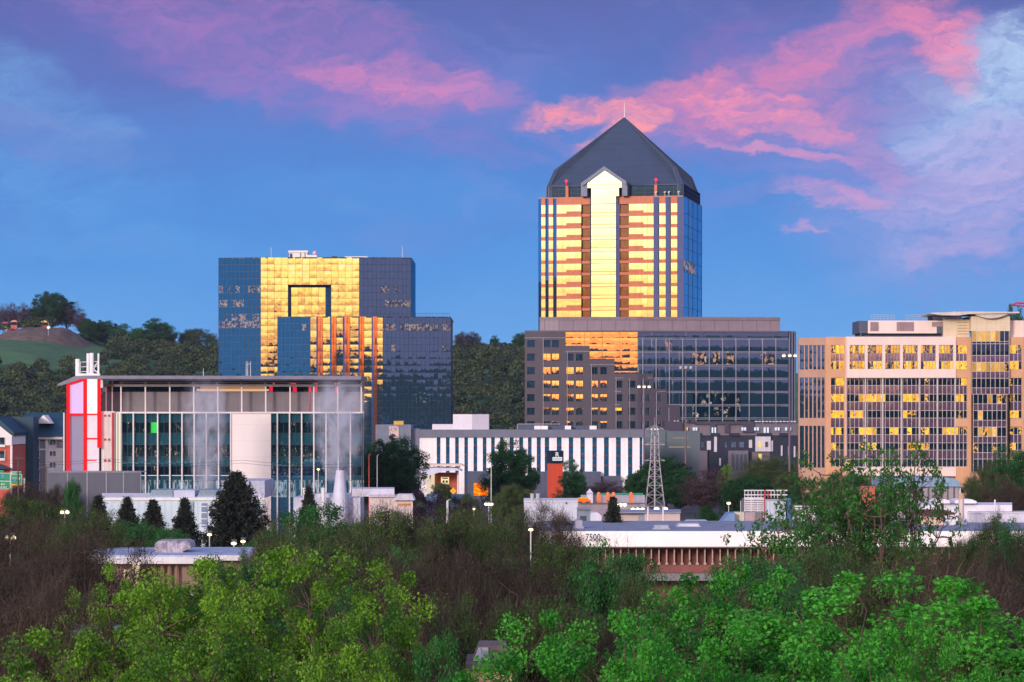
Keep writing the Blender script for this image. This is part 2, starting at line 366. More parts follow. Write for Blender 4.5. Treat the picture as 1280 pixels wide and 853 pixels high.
# ------------------------------------------------------------ shared materials
PT = lambda px, D: (X(px, D), D)
M_white = plain('white_paint', (.74, .71, .70), .55, var=.06)
M_cream = plain('cream_metal', (.78, .70, .62), .5, var=.05)
M_steel = plain('galvanised_steel', (.42, .43, .45), .45, .4)
M_dark = plain('dark_metal', (.05, .055, .07), .5)
M_roofgrey = plain('grey_roofing', (.25, .26, .30), .8)
M_core = plain('dark_core', (.03, .04, .06), .6)
M_mull = plain('dark_mullion', (.035, .04, .06), .45, .3)
M_mull_l = plain('pale_mullion', (.25, .25, .31), .45, .2)
M_asph = plain('asphalt', (.05, .05, .055), .9)
G_gold = glass('mirror_glass', (.29, .33, .32), pillow=.014, tilt=.012, wave=.032)
G_blue = glass('blue_mirror_glass', (.022, .17, .29), pillow=.007, tilt=.006, wave=.014, seed=4)
G_plum = glass('plum_mirror_glass', (.17, .24, .34), pillow=.008, tilt=.006, wave=.014, seed=9)
G_copper = glass('copper_granite_panel', (.30, .13, .085), pillow=.004, tilt=.004, wave=.01, rough=.06, seed=2, body=(.10, .03, .02))
L_office = lit_glass('office_window_lit', (1.0, .82, .55), .30, cover=.42, fine=1.3, dark=(.02, .05, .09), refl=(.09, .16, .24))
L_yellow = lit_glass('yellow_lit_room', (1.0, .62, .06), 1.0, cover=.72, dark=(.05, .03, .02), refl=(.10, .08, .09))

# ------------------------------------------------------------ left glass office tower
def left_tower():
    D = 760.0
    t = thing('glass_office_tower', (X(388, D), D, 0), 'broad dark mirrored glass office block with a golden square arch on its middle face', 'office building')
    zt, zm = Z(322, D), Z(396, D)
    L0 = (X(274, D+2.5), D+2.5); L1 = PT(326, D); R0 = PT(449, D); R1 = (X(513.5, D+1.9), D+1.9)
    back = [(R1[0], D+32), (L0[0], D+32)]
    core = MB().prism([(L0[0]+.2, L0[1]+.3), (L1[0], L1[1]+.3), (X(359, D), D+.3), (X(359, D), D+5), (X(415, D), D+5), (X(415, D), D+.3), (R0[0], R0[1]+.3), (R1[0]-.2, R1[1]+.3)] + back, 0, zt-.3)
    core.build('wall', M_core, t)
    n = 25; zs = arange(0, zt, 32)
    rowpx = lambda r: HY - ((zs[r]+zs[r+1])/2 - EYE)*F/D
    litrows = {}
    for r in range(32):
        p = rowpx(r)
        for q in (364, 379, 394, 409):
            if abs(p-q) < 4.3: litrows[r] = q
    rnd = random.Random(3)
    def mf_l(c, r):
        if r in litrows and litrows[r] < 405 and rnd.random() < (.75 if c < 7 or litrows[r] > 390 else .35): return 1
        if r in litrows and litrows[r] > 405 and rnd.random() < .9: return 1
        return 0
    def mf_r(c, r): return 1 if (r in litrows and litrows[r] < 385 and c > 4 and rnd.random() < .85) else 0
    g = MB(); g.panes(L0, L1, zs, 10, mf_l, .0015); g.build('curtain_wall', [G_blue, L_office], t)
    # arch recess in the middle face: x 360-414, y 352-398
    xa, xb = X(360, D), X(414, D); za, zb = Z(398, D), Z(352, D)
    zs2 = arange(0, zt, 33)
    g = MB()
    A = L1; B = (xa, D); g.panes(A, B, zs2, 4, None, .0015)
    zn = min(zs2, key=lambda z: abs(z-zb)); g.panes((xa, D), (xb, D), [z for z in zs2 if z > zn-.1], 6, None, .0015, u0=4, v0=40)
    g.panes((xb, D), R0, zs2, 4, None, .0015, u0=10)
    g.build('curtain_wall', G_gold, t)
    g = MB(); g.panes((X(364, D+4), D+4), (X(407, D+4), D+4), arange(zm-4, Z(359.5, D+4), 5), 5, None, .001, u0=20); g.build('recess_window', G_gold, t)
    m = MB(); m.bars((X(364, D+4), D+4), (X(407, D+4), D+4), arange(zm-4, Z(359.5, D+4), 5), 5, .07, .06); m.build('mullion', M_mull, t)
    ztop = zn
    g = MB()
    g.poly([(xa, D, zm-4), (X(364, D+4), D+4, zm-4), (X(364, D+4), D+4, ztop), (xa, D, ztop)], [(0, 0), (2, 0), (2, 9), (0, 9)])
    g.panes((X(407, D+4), D+4), (xb, D), arange(zm-4, ztop, 6), 3)
    g.poly([(xa, D, ztop), (xb, D, ztop), (X(407, D+4), D+4, Z(359.5, D+4)), (X(364, D+4), D+4, Z(359.5, D+4))], [(0, 0), (6, 0), (6, 1), (0, 1)])
    g.build('recess_reveal', G_plum, t)
    g = MB(); g.panes(R0, R1, zs, 12, mf_r, .0015); g.build('curtain_wall', [G_plum, L_office], t)
    b = MB(); b.bars(L0, L1, zs, 10, .07, .08); b.bars(R0, R1, zs, 12, .07, .08)
    b.bars(L1, (xa, D), zs2, 4, .06, .07); b.bars((xb, D), R0, zs2, 4, .06, .07)
    b.bars((xa, D), (xb, D), [z for z in zs2 if z > zn-.1], 6, .06, .07)
    b.build('mullion', M_mull, t)
    b = MB(); b.prism([(R1[0], R1[1]), (R1[0]+.25, R1[1]+.2), (R1[0]+.25, D+31.9), (R1[0], D+31.9)], 0, zt); b.prism([(L0[0]-.2, L0[1]+.1), (L0[0], L0[1]), (L0[0], D+31.9), (L0[0]-.2, D+31.9)], 0, zt)
    b.build('side_wall', G_blue, t)
    b = MB()
    b.prism([(L0[0], L0[1]), L1, R0, (R1[0], R1[1]), *back], zt-.3, zt+.05); b.build('parapet', M_mull, t)
    # lower front block
    D2 = 742.0
    l0 = (X(347, D2+2.0), D2+2.0); l1 = PT(388, D2); r0 = PT(478.5, D2); r1 = (X(563.5, D2+2.6), D2+2.6)
    zt2 = Z(396, D2)
    MB().prism([(l0[0]+.2, l0[1]+.3), (l1[0], l1[1]+.3), (r0[0], r0[1]+.3), (r1[0]-.2, r1[1]+.3), (r1[0]-.2, D+20), (R1[0]+.3, D+20), (R1[0]+.3, D-.3), (l0[0]+.2, D-.3)], 0, zt2-.3).build('lower_wall', M_core, t)
    zs = arange(0, zt2, 24)
    rp = lambda r: HY - ((zs[r]+zs[r+1])/2 - EYE)*F/D2
    def m1(c, r): return 1 if (abs(rp(r)-407) < 4.4 and c in (6,)) else 0
    g = MB(); g.panes(l0, l1, zs, 8, m1, .0012); g.build('curtain_wall', [G_blue, L_office], t)
    def m2(c, r): return 1 if (abs(rp(r)-407) < 4.4 and rnd.random() < .95) or (abs(rp(r)-437) < 4 and c == 14) or (abs(rp(r)-432) < 4 and c in (2,)) else 0
    g = MB(); g.panes(r0, r1, zs, 16, m2, .0015); g.build('curtain_wall', [G_plum, L_office], t)
    # gold bays between copper piers
    piers = [(395.5, 403.5), (412.5, 420.5), (428.5, 437.5), (448, 455), (464.5, 471.5)]
    cuts = [388.0]
    for a, c in piers: cuts += [a, c]
    cuts.append(478.5)
    for i in range(0, len(cuts)-1, 2):
        a, c = cuts[i], cuts[i+1]; g = MB(); g.panes(PT(a, D2), PT(c, D2), zs, 1, None, .003, u0=30+i)
        g.build('gold_glass_bay', G_gold, t)
    for a, c in piers:
        pp = MB(); sl = MB()
        x0, x1 = X(a, D2), X(c, D2); w = (x1-x0)
        sl.panes((x0, D2), (x0+w*.26, D2-.25), zs, 1, None, .001, u0=60)        # narrow angled slip of glass
        pp.panes((x0+w*.26, D2-.25), (x0+w*.56, D2-.25), zs, 1, None, .002, u0=70+a)
        pp.panes((x0+w*.64, D2-.25), (x1, D2-.25), zs, 1, None, .002, u0=80+a)
        pp.build('copper_pier', G_copper, t); sl.build('side_slip', G_plum, t)
    b = MB(); b.bars(l0, l1, zs, 8, .07, .08); b.bars(r0, r1, zs, 16, .07, .08); b.bars(l1, r0, zs, 1, .07, .06, ver=False)
    for a, c in piers:
        x0, x1 = X(a, D2), X(c, D2); w = x1-x0; b.box(x0+w*.56, x0+w*.64, D2-.28, D2, 0, zt2); b.box(x1-.04, x1+.04, D2-.28, D2, 0, zt2)
    b.build('mullion', M_mull, t)
    b = MB(); b.prism([l0, l1, r0, r1, (r1[0], D+20), (R1[0]+.3, D+20), (R1[0]+.3, D-.3), (l0[0], D-.3)], zt2-.3, zt2+.05)
    for k in range(17):
        x = lerp(R1[0]+.6, r1[0]-.3, k/16); b.box(x-.03, x+.03, D2+3, D2+3.06, zt2, zt2+1.0)
    b.box(R1[0]+.5, r1[0]-.3, D2+3, D2+3.05, zt2+.95, zt2+1.02)
    b.build('parapet', M_mull, t)
    # rooftop plant
    z = zt
    b = MB(); b.box(X(361.5, D+10), X(384, D+10), D+10, D+15, z, z+2.2); b.box(X(360.5, D+10), X(385, D+10), D+9.8, D+15.2, z+1.9, z+2.4)
    b.box(X(383, D+8), X(396, D+8), D+8, D+11, z, z+1.1); b.box(X(431, D+8), X(460, D+8), D+8, D+11, z, z+.7)
    b.build('rooftop_plant', M_white, t)
    b = MB(); b.box(X(362.2, D+9.7), X(365, D+9.7), D+9.75, D+10.1, z+.2, z+1.6); b.box(X(415, D+9), X(421, D+9), D+9, D+11, z, z+.9)
    for px in (372, 377.5): b.box(X(px, D), X(px+.5, D), D+9.7, D+10, z, z+1.8)
    b.build('rooftop_vent', M_dark, t)
    b = MB(); b.ball((X(393.5, D+9), D+9, z+1.7), .62, sz=.9); b.tube((X(393.5, D+9), D+9, z), (X(393.5, D+9), D+9, z+1.4), .1); b.build('satellite_dish', plain('pink_dish', (.75, .4, .5), .5), t)
    b = MB(); b.tube((X(339, D+8), D+8, z), (X(339, D+8), D+8, z+3.2), .07); b.tube((X(503, D+8), D+8, z), (X(503, D+8), D+8, z+3.4), .07); b.build('antenna', M_steel, t)
left_tower()

# ------------------------------------------------------------ tall tower with the pitched crown
def crown_tower():
    D = 830.0; k = D/F; th = R(-11)
    xl = X(673, D); Lf = 42.56; cs, sn = math.cos(th), math.sin(th)
    # front face from (xl, D) rotated so that the right end stands nearer and the right side shows
    def W(s, d):   # s along the front, d depth behind it
        return (xl + s*cs - d*sn*0 + d*math.sin(-th)*1.0, D + s*sn + d*cs)
    Cx, Cy = W(Lf/2, Lf/2)
    t = thing('crown_roofed_tower', (Cx, Cy, 0), 'tall tower glowing gold between orange bands under a faceted grey pitched roof', 'tower')
    S = lambda px: (px-673)/181.0*Lf
    zt = Z(247.3, D)
    G = glass('tower_gold_glass', (.34, .36, .40), pillow=.006, tilt=.004, wave=.012, seed=21)
    Gs = glass('tower_blue_glass', (.20, .42, .60), pillow=.004, tilt=.003, wave=.008, seed=22)
    granite = plain('copper_granite', (.50, .125, .05), .4, 0.0, var=.12, spec=.3)
    MB().prism([W(.4, 1.6), W(Lf-.4, 1.6), W(Lf-.4, Lf-.4), W(.4, Lf-.4)], 0, zt-.4).build('wall', M_core, t)
    p = 14.63*k; z_first = Z(271.9, D)     # bottom of first band
    nfl = int(z_first/p)
    levels = [z_first - i*p for i in range(nfl+1)]
    bands = [(zt, Z(256.8, D))] + [(z+4.3*k, z) for z in levels]
    glassrows = []
    for i in range(len(bands)-1): glassrows.append((bands[i+1][0], bands[i][1]))
    glassrows.append((0, bands[-1][1]))
    strips = {'gold': [(676.7, 681.8), (686, 691.6), (824.3, 832), (838.8, 846.4)], 'wide': [(696, 726.9), (786.5, 817.2)],
              'blue': [(673, 676.7), (681.8, 686), (691.6, 696)], 'plum': [(817.2, 824.3), (832, 838.8), (846.4, 854)]}
    for nc_, lst in ((1, strips['gold']), (4, strips['wide'])):
        for a, b in lst:
            g = MB()
            for r, (z0, z1) in enumerate(glassrows): g.panes(W(S(a), 0), W(S(b), 0), [z0, z1], nc_, None, .0012, u0=int(a), v0=r)
            g.build('gold_window_column', G, t)
    for (za, zb) in bands:
        b_ = MB()
        for a, b in strips['gold']+strips['wide']:
            b_.prism([W(S(a), -.12), W(S(b), -.12), W(S(b), .3), W(S(a), .3)], zb, za)
        if za == bands[0][0]:
            for a, b in ((726.9, 738), (774.8, 786.5)): b_.prism([W(S(a), -.1), W(S(b), -.1), W(S(b), 1.2), W(S(a), 1.2)], bands[0][1], zt)
            b_.build('granite_band', granite, t); continue
        for a, b in ((708.2, 726.9), (786.5, 804.6)):
            b_.prism([W(S(a), -.16), W(S(b), -.16), W(S(b), .3), W(S(a), .3)], za, za+2.5*k)
        for a, b in ((726.9, 738), (774.8, 786.5)):
            b_.prism([W(S(a), .3), W(S(b), .3), W(S(b), 1.2), W(S(a), 1.2)], zb, za-.15)
        b_.build('granite_band', granite, t)
    for a, b in ((726.9, 738), (774.8, 786.5)):
        g = MB()
        for r, (z0, z1) in enumerate(glassrows): g.panes(W(S(a), 1.2), W(S(b), 1.2), [z0, z1], 3, None, .002, u0=int(a), v0=r)
        g.build('recessed_window', glass('recess_glass', (.07, .045, .05), seed=27, body=(.05, .016, .012)), t)
    # angled slips reflecting other quarters of the sky
    g = MB(); zf = [r[0] for r in reversed(glassrows)] + [zt]
    zf = sorted(set([0]+[z for z, _ in glassrows]+[zt]))
    for a, b in strips['blue']: g = MB(); g.panes(W(S(a), .30), W(S(b), 0), zf, 1, None, .001, u0=int(a)); g.build('side_slip', Gs, t)
    g = MB(); g.panes(W(-.2, .9), W(0, .3), zf, 1)
    g.build('side_slip', Gs, t)
    Gp = glass('tower_plum_glass', (.34, .40, .55), pillow=.004, tilt=.003, wave=.008, seed=23)
    for a, b in strips['plum']: g = MB(); g.panes(W(S(a), 0), W(S(b), .62), zf, 1, None, .001, u0=int(a)); g.build('side_slip', Gp, t)
    g = MB(); g.panes(W(S(771.3), 0), W(S(774.8), .5), zf, 1)
    g.build('side_slip', Gp, t)
    # projecting centre bay
    Gc = glass('pale_gold_glass', (.42, .46, .62), pillow=.004, tilt=.004, wave=.012, seed=25)
    g = MB(); c0, c1 = S(740.6), S(771.3); zc = Z(237, D)
    for r, (z0, z1) in enumerate(glassrows):
        g.panes(W(c0, -1.6), W(c1, -1.6), [z0, z1-(.0)], 1, None, .0008, u0=200, v0=r)
    for i, (za, zb) in enumerate(bands): g.panes(W(c0, -1.6), W(c1, -1.6), [zb, za], 1, None, .0012, u0=220, v0=i)
    g.panes(W(c0, -1.6), W(c1+.9, -1.6), [zt, zc], 2, None, .0008, u0=240)
    g.panes(W(c0, .2), W(c0, -1.6), [0, zc], 1); g.panes(W(c1, -1.6), W(c1, .2), [0, zt], 1)
    # gable
    e0, e1, ea = S(736), S(779), S(757.3)
    za_, zs_ = Z(215.6, D), Z(228.5, D)
    g.poly([(*W(e0, -2.0), zc), (*W(e1, -2.0), zc), (*W(e1, -2.0), zs_), (*W(ea, -2.0), za_), (*W(e0, -2.0), zs_)], [(250, 0), (252, 0), (252, .4), (251, .9), (250, .4)])
    g.poly([(*W(e0, -2.0), zc), (*W(e0, 0), zc), (*W(e1, 0), zc), (*W(e1, -2.0), zc)])
    g.build('centre_bay', Gc, t)
    m = MB()
    for z0, z1 in glassrows:
        for z in (z0, z1): m.prism([W(c0, -1.68), W(c1, -1.68), W(c1, -1.6), W(c0, -1.6)], z-.09, z+.09)
    for a, b in ((e0, e1),):
        for zz in (Z(233, D),): m.prism([W(a, -2.06), W(b, -2.06), W(b, -2), W(a, -2)], zz-.05, zz+.05)
    for a, b in strips['wide']:
        for q in range(5): s_ = lerp(S(a), S(b), q/4); m.prism([W(s_-.03, -.05), W(s_+.03, -.05), W(s_+.03, .1), W(s_-.03, .1)], 0, bands[0][1])
    m.build('mullion', plain('bronze_mullion', (.28, .13, .06), .4, .3), t)
    m = MB(); m.prism([W(c0-.55, -.5), W(c0-.02, -.9), W(c0-.02, .5), W(c0-.55, .5)], 0, zt); m.build('dark_joint', M_core, t)
    # right side face
    g = MB(); g.panes(W(Lf, .62), W(Lf, Lf), zf, 8, lambda c, r: 1 if abs((zf[r]+zf[r+1])/2-Z(333, D)) < 1.6 and c < 5 else 0, .0015)
    g.panes(W(0, Lf), W(0, .9), zf, 8, None, .0015); g.panes(W(Lf, Lf), W(0, Lf), zf, 12, None, .0015)
    g.build('side_curtain_wall', [Gs, L_office], t)
    m = MB(); m.bars(W(Lf, .62), W(Lf, Lf), zf, 8, .1, .08, cols=(0, 2, 4, 6, 8)); m.build('mullion', M_mull, t)
    # deck and recessed upper storey
    MB().prism([W(0, 0), W(Lf, 0), W(Lf, Lf), W(0, Lf)], zt-.4, zt).build('deck', M_roofgrey, t)
    i0, i1 = S(685), S(853)
    zr = Z(233, D)
    g = MB(); inn = [(i0, 2.2), (i1, 2.2), (i1, Lf-2.2), (i0, Lf-2.2)]
    for a, b in zip(inn, inn[1:]+inn[:1]): g.panes(W(*a), W(*b), [zt, zr+.3], 14, None, .001)
    g.build('upper_storey_window', glass('deep_blue_glass', (.010, .02, .05), seed=31, body=(.004, .008, .03)), t)
    m = MB()
    for a, b in zip(inn, inn[1:]+inn[:1]): m.bars(W(*a), W(*b), arange(zt, zr+.3, 3), 14, .06, .06)
    m.build('mullion', M_mull, t)
    # roof: octagonal pyramid (corners and face centres) above steep skirts
    roofm = plain('grey_standing_seam_roof', (.062, .088, .145), .45, .35, var=.06, scale=.15,
                  tex=lambda N, co, col: N.mix(N.m('MULTIPLY', N.step(N.m('FRACT', N.m('MULTIPLY', N.xyz(co)[2], .55)), .0, .10, 1, 0), .6), col, (.03, .04, .07)))
    b0 = S(681.3); bo = Lf-(b0)   # eave inset symmetric
    o0, o1 = b0+.2, Lf-b0+1.2
    zsq = Z(211, D); ins = 1.9; ch = 3.4
    def octo(a, b, c): return [(a+c, a), (b-c, a), (b, a+c), (b, b-c), (b-c, b), (a+c, b), (a, b-c), (a, a+c)]
    lo = octo(o0, o1, ch*.25); hi = octo(o0+ins, o1-ins, ch*.25)
    mid = (o0+o1)/2
    ap = (*W(mid, mid), Z(148.6, D+Lf/2))
    m = MB()
    for i in range(8):
        a, b = lo[i], lo[(i+1) % 8]; c, d = hi[(i+1) % 8], hi[i]
        if i % 2 == 0:
            gm = ((a[0]+b[0])/2, (a[1]+b[1])/2)
            q = {0: (gm[0], gm[1]-.5), 2: (gm[0]+.5, gm[1]), 4: (gm[0], gm[1]+.5), 6: (gm[0]-.5, gm[1])}[i]
            Q_ = (*W(*q), zr); A_, B_, C_, D_ = (*W(*a), zr), (*W(*b), zr), (*W(*c), zsq), (*W(*d), zsq)
            m.poly([D_, A_, ap]); m.poly([A_, Q_, ap]); m.poly([Q_, B_, ap]); m.poly([B_, C_, ap])
        else:
            m.poly([(*W(*a), zr), (*W(*b), zr), (*W(*c), zsq), (*W(*d), zsq)]); m.poly([(*W(*d), zsq), (*W(*c), zsq), ap])
    m.poly([(*W(*a), zr) for a in reversed(lo)])
    m.build('roof', roofm, t)
    # ridge and hip trims
    m = MB(); rt = plain('roof_trim', (.09, .11, .17), .45, .3)
    for h in hi: m.tube((*W(*h), zsq), ap, .14, .1, 5)
    gmq = (mid, lo[0][1]-.5); m.tube((*W(*gmq), zr), ap, .16, .1, 5)
    for l, h in zip(lo, hi): m.tube((*W(*l), zr), (*W(*h), zsq), .2, .2, 5); m.tube((*W(*l), zt), (*W(*l), zr), .35, .35, 5)
    for i in range(8): m.tube((*W(*lo[i]), zr), (*W(*lo[(i+1) % 8]), zr), .22, .22, 5)
    # corner posts of the open top storey
    for a in (lo[0], lo[1], lo[2], lo[7]): m.prism([W(a[0]-.45, a[1]-.0), W(a[0]+.45, a[1]-.0), W(a[0]+.45, a[1]+.9), W(a[0]-.45, a[1]+.9)], zt, zr)
    m.build('roof_trim', rt, t)
    # gable hood
    m = MB(); h0, h1 = S(730.5), S(785); zo = Z(210.3, D); zso = Z(229.5, D)
    def hood(s0, z0, s1, z1, th_):
        m.poly([(*W(s0, -2.6), z0), (*W(s1, -2.6), z1), (*W(s1, 5), z1), (*W(s0, 5), z0)])
        m.poly([(*W(s0, -2.6), z0-th_), (*W(s0, 5), z0-th_), (*W(s1, 5), z1-th_), (*W(s1, -2.6), z1-th_)])
        m.poly([(*W(s0, -2.6), z0-th_), (*W(s1, -2.6), z1-th_), (*W(s1, -2.6), z1), (*W(s0, -2.6), z0)])
    hood(h0, zso, ea, zo, 1.15); hood(ea, zo, h1, zso, 1.15)
    for a, b in ((h0-.6, e0-.05), (e1+.05, h1+.2)):
        m.prism([W(a, -2.0), W(b, -2.0), W(b, 4), W(a, 4)], zt, Z(230, D))
    m.build('gable_hood', rt, t)
    for px in (708, 819): m = MB(); m.prism([W(S(px)-.42, 1.3), W(S(px)+.42, 1.3), W(S(px)+.42, 2.1), W(S(px)-.42, 2.1)], zt, zr); m.build('orange_post', granite, t)
    for px in (708, 820):
        m = MB(); c = W(S(px), .1); m.ball((c[0], c[1], Z(227, D)), .45); m.tube((c[0], c[1], zr), (c[0], c[1], Z(227, D)), .08, .08, 5); m.build('beacon_light', emit('red_beacon', (1.0, .06, .10), 1.1), t)
    m = MB(); m.tube(ap, (ap[0], ap[1], ap[2]+4.6), .16, .05, 6); m.build('spire', M_steel, t)
    m = MB()
    for px in (820, 831, 836, 848):
        c = W(S(px), .6); m.tube((c[0], c[1], zt), (c[0], c[1], zt+1.0), .07); m.tube((c[0]-.25, c[1]-.2, zt+.9), (c[0]+.25, c[1], zt+1.3), .3, .1, 8)
    c = W(Lf-.8, 5); m.tube((c[0], c[1], zt), (c[0], c[1], zt+1.3), .08); m.ball((c[0], c[1], zt+1.1), .4)
    m.build('roof_dish', M_white, t)
crown_tower()

# ------------------------------------------------------------ granite office block with the stepped glass corner
def granite_block():
    D = 748.0; k = D/F
    t = thing('granite_office_block', (X(797, D), D, 0), 'plum granite office block whose gridded glass corner steps down beside small golden windows', 'office building')
    gran = plain('plum_granite', (.052, .043, .070), .45, var=.10, scale=.25, spec=.6)
    P0 = PT(656, D); PF = PT(797, D); dR = (X(985, D+4.4) - X(797, D))
    P1 = (X(985, D+4.4), D+4.4); P2 = (X(995, D+5.6), D+5.6)
    zt = Z(413.5, D); zz = lambda py: Z(py, D)
    MB().prism([(P0[0]+.3, D+1.2), (PF[0], D+1.2), (P1[0], P1[1]+1.2), (P2[0]-.3, P2[1]+1), (P2[0]-.3, D+38), (P0[0]+.3, D+38)], 0, zt-.4).build('wall', M_core, t)
    # floors: y of mullion lines
    fl = [422.6+16.65*i for i in range(11)]
    # granite mass with window openings, left of px 797; openings cut by laying granite as strips
    cols = [(659, 668.5), (678.5, 688), (690, 698.6), (708, 717), (720, 728.6), (739, 747.3), (750.5, 758.6), (769.5, 778), (785.5, 794.5), (801.5, 812), (818.5, 826.5)]
    rows = [(425.5+16.9*i, 434.6+16.9*i) for i in range(9)]
    gx = [656, 707, 737, 768, 797, 816.5, 834]; gtop = [413.5, 432.7, 449.2, 467.3, 467.3, 486.5, 506.0]
    def top_at(px):
        for i in range(len(gx)-1, -1, -1):
            if px >= gx[i]: return gtop[i]
        return 413.5
    def plan(px):
        if px <= 797: return PT(px, D)
        tt = (px-797)/188.0; d = D + 4.4*tt; return (X(px, d), d)
    g = MB()
    xs = sorted(set(gx[:]+[850]+[c for ab in cols for c in ab]))
    ys = sorted(set(gtop+[560]+[r for ab in rows for r in ab]))
    win = []
    for a, b in zip(xs, xs[1:]):
        mx = (a+b)/2
        tp = top_at(mx)
        incol = any(c0 <= mx <= c1 for c0, c1 in cols)
        y = tp
        segs = []
        if incol:
            for r0, r1 in rows:
                if r0 < tp+1.5: continue
                segs.append((y, r0)); y = r1; win.append((a, b, r0, r1))
        segs.append((y, HY+EYE/k))
        A, B = plan(a), plan(b)
        for s0, s1 in segs:
            if s1-s0 < .1: continue
            g.prism([(A[0], A[1]-.45), (B[0], B[1]-.45), (B[0], B[1]+1.1), (A[0], A[1]+1.1)], zz(s1), zz(s0))
    g.build('granite_wall', gran, t)
    G1 = glass('punched_window_gold', (.48, .36, .32), pillow=.020, tilt=.010, wave=.022, up=.006, seed=40)
    G2 = glass('punched_window_blue', (.05, .10, .17), pillow=.012, tilt=.01, wave=.02, seed=41)
    for i, (a, b, r0, r1) in enumerate(win):
        gold = 675 < a < 760 and r0 > 440 and not (a > 700 and r0 < 455) and not (a > 735 and r0 < 475)
        A, B = plan(a), plan(b)
        w = MB(); w.panes((A[0], A[1]-.05), (B[0], B[1]-.05+(0 if gold else .34)), [zz(r1), zz(r0)], 1, None, .0, u0=i)
        o = w.build('window', G1 if gold else G2, t)
        f = MB(); mx = (A[0]+B[0])/2
        f.box(A[0], B[0], A[1]-.2, A[1]-.06, zz(r1), zz(r1)+.14); f.box(mx-.05, mx+.05, A[1]-.2, A[1]-.06, zz(r1)+.14, zz(r0))
        f.build('frame', M_mull, o)
    lw = MB(); lw.panes((plan(769)[0], plan(769)[1]-.6), (plan(777)[0], plan(777)[1]-.6), [zz(513.5), zz(510)], 1); lw.build('lit_window', L_yellow, t)
    # pale vertical fins on the granite
    m = MB()
    for px, y0 in ((679, 423), (709, 439.5), (739.3, 455.5), (770, 472.5), (787, 472.5), (804, 473), (820.5, 489), (836, 510)):
        A = plan(px); m = MB(); m.box(A[0]-.09, A[0]+.09, A[1]-.62, A[1]-.45, 0, zz(y0)); m.build('pale_fin', M_mull_l, t)
    m = MB()
    for y0, a, b in ((422.6, 656, 707), (439.4, 707, 737), (456, 737, 768), (472.7, 768, 816), (489.5, 768, 832), (506, 768, 850)):
        A, B = plan(a), plan(b); m.prism([(A[0], A[1]-.55), (B[0], B[1]-.55), (B[0], B[1]-.45), (A[0], A[1]-.45)], zz(y0)-.08, zz(y0)+.08)
    m.build('string_course', M_mull_l, t)
    # glass fields
    Gg = glass('stepped_gold_glass', (.36, .28, .24), pillow=.014, tilt=.004, wave=.016, seed=50)
    Gp = glass('stepped_plum_glass', (.21, .25, .33), pillow=.105, tilt=.008, wave=.035, up=.010, seed=51)
    Ll = lit_glass('warm_lit_strip', (1.0, .72, .42), .55, cover=.35, refl=(.17, .2, .27), dark=(.02, .02, .03), seed=5)
    Lk = lit_glass('sparkling_glass', (1.0, .95, .72), 1.2, cover=.16, refl=(.17, .2, .27), dark=(0, .01, .02), fine=9, seed=6)
    zf = sorted([zz(f) for f in fl if f < 560] + [zz(430.8+16.65*i) for i in range(7)] + [zt])
    for a, b, yb in ((707, 737, 432.7), (737, 768, 449.2), (768, 797, 467.3)):
        g = MB(); g.panes(PT(a, D), PT(b, D), [zz(yb)]+[z for z in zf if z > zz(yb)+.3], 3, None, .001, u0=int(a), v0=len([z for z in zf if z <= zz(yb)+.3])); g.build('curtain_wall', Gg, t)
    rnd = random.Random(12)
    zg = sorted([zz(f) for f in fl if f < 560] + [zt]); zg = [0]+[z for z in zg if z > 2]
    def mf(c, r):
        y = HY - ((zg[r]+zg[r+1])/2-EYE)/k
        x = 797+16.7*c*.5
        if 440 < y < 456 and (862 < x < 877 or 887 < x < 965 and rnd.random() < .25): return 1
        if 423 < y < 440 and 826 < x < 834: return 1
        if 489 < y < 523 and 862 < x < 925 and rnd.random() < .7: return 2
        return 0
    g = MB(); g.panes(PF, P1, zg, 22, mf, .0012, u0=100); g.build('curtain_wall', [Gp, Ll, Lk], t)
    g = MB(); g.panes(P1, P2, zg, 3, None, .001, u0=130); g.panes(P2, (P2[0]+.05, D+38), zg, 10); g.build('side_curtain_wall', glass('dark_side_glass', (.04, .08, .14), seed=53), t)
    m = MB()
    for i in range(12):
        px = 803.5+16.62*i
        y0 = 422.6
        A = plan(px); m.box(A[0]-.1, A[0]+.1, A[1]-.3, A[1]+.05, 0, zz(y0))
    for f in fl:
        if f < 540:
            for off in (0, 1.7):
                m.prism([(plan(797)[0], plan(797)[1]-.25), (plan(985)[0], plan(985)[1]-.25), (plan(985)[0], plan(985)[1]), (plan(797)[0], plan(797)[1])], zz(f+off)-.07, zz(f+off)+.07)
    for px in (987, 990, 993.5):
        dd = D+4.4+(px-985)*.12; m.box(X(px, dd)-.09, X(px, dd)+.09, dd-.2, dd, 0, zt)
    m.build('mullion', M_mull_l, t)
    m = MB()
    for f in fl[:4]:
        for a, b, yb in ((707, 737, 432.7), (737, 768, 449.2), (768, 797, 467.3)):
            if f < yb: m.box(X(a, D), X(b, D), D-.08, D, zz(f)-.04, zz(f)+.04)
    for px in (730.5, 753, 775, 797): m.box(X(px, D)-.05, X(px, D)+.05, D-.1, D+.05, zz({730.5: 432, 753: 449, 775: 467, 797: 472}[px]), zt)
    m.build('mullion', plain('bronze_mullion', (.28, .13, .06)), t)
    MB().prism([(P0[0], D-.5), (PF[0], D-.5), (P1[0], P1[1]-.3), (P2[0], P2[1]), (P2[0], D+38), (P0[0], D+38)], zt-.4, zt+.02).build('parapet', plain('parapet_grey', (.1, .09, .12), .6), t)
    # penthouse band
    pent = plain('mauve_panel', (.22, .17, .21), .5, var=.08, scale=.3)
    Dp = D+6; x0, x1 = X(675, Dp), X(976, Dp); z0, z1 = zt, Z(396.5, Dp)
    m = MB(); xm = X(698, Dp); xm2 = X(797, Dp)
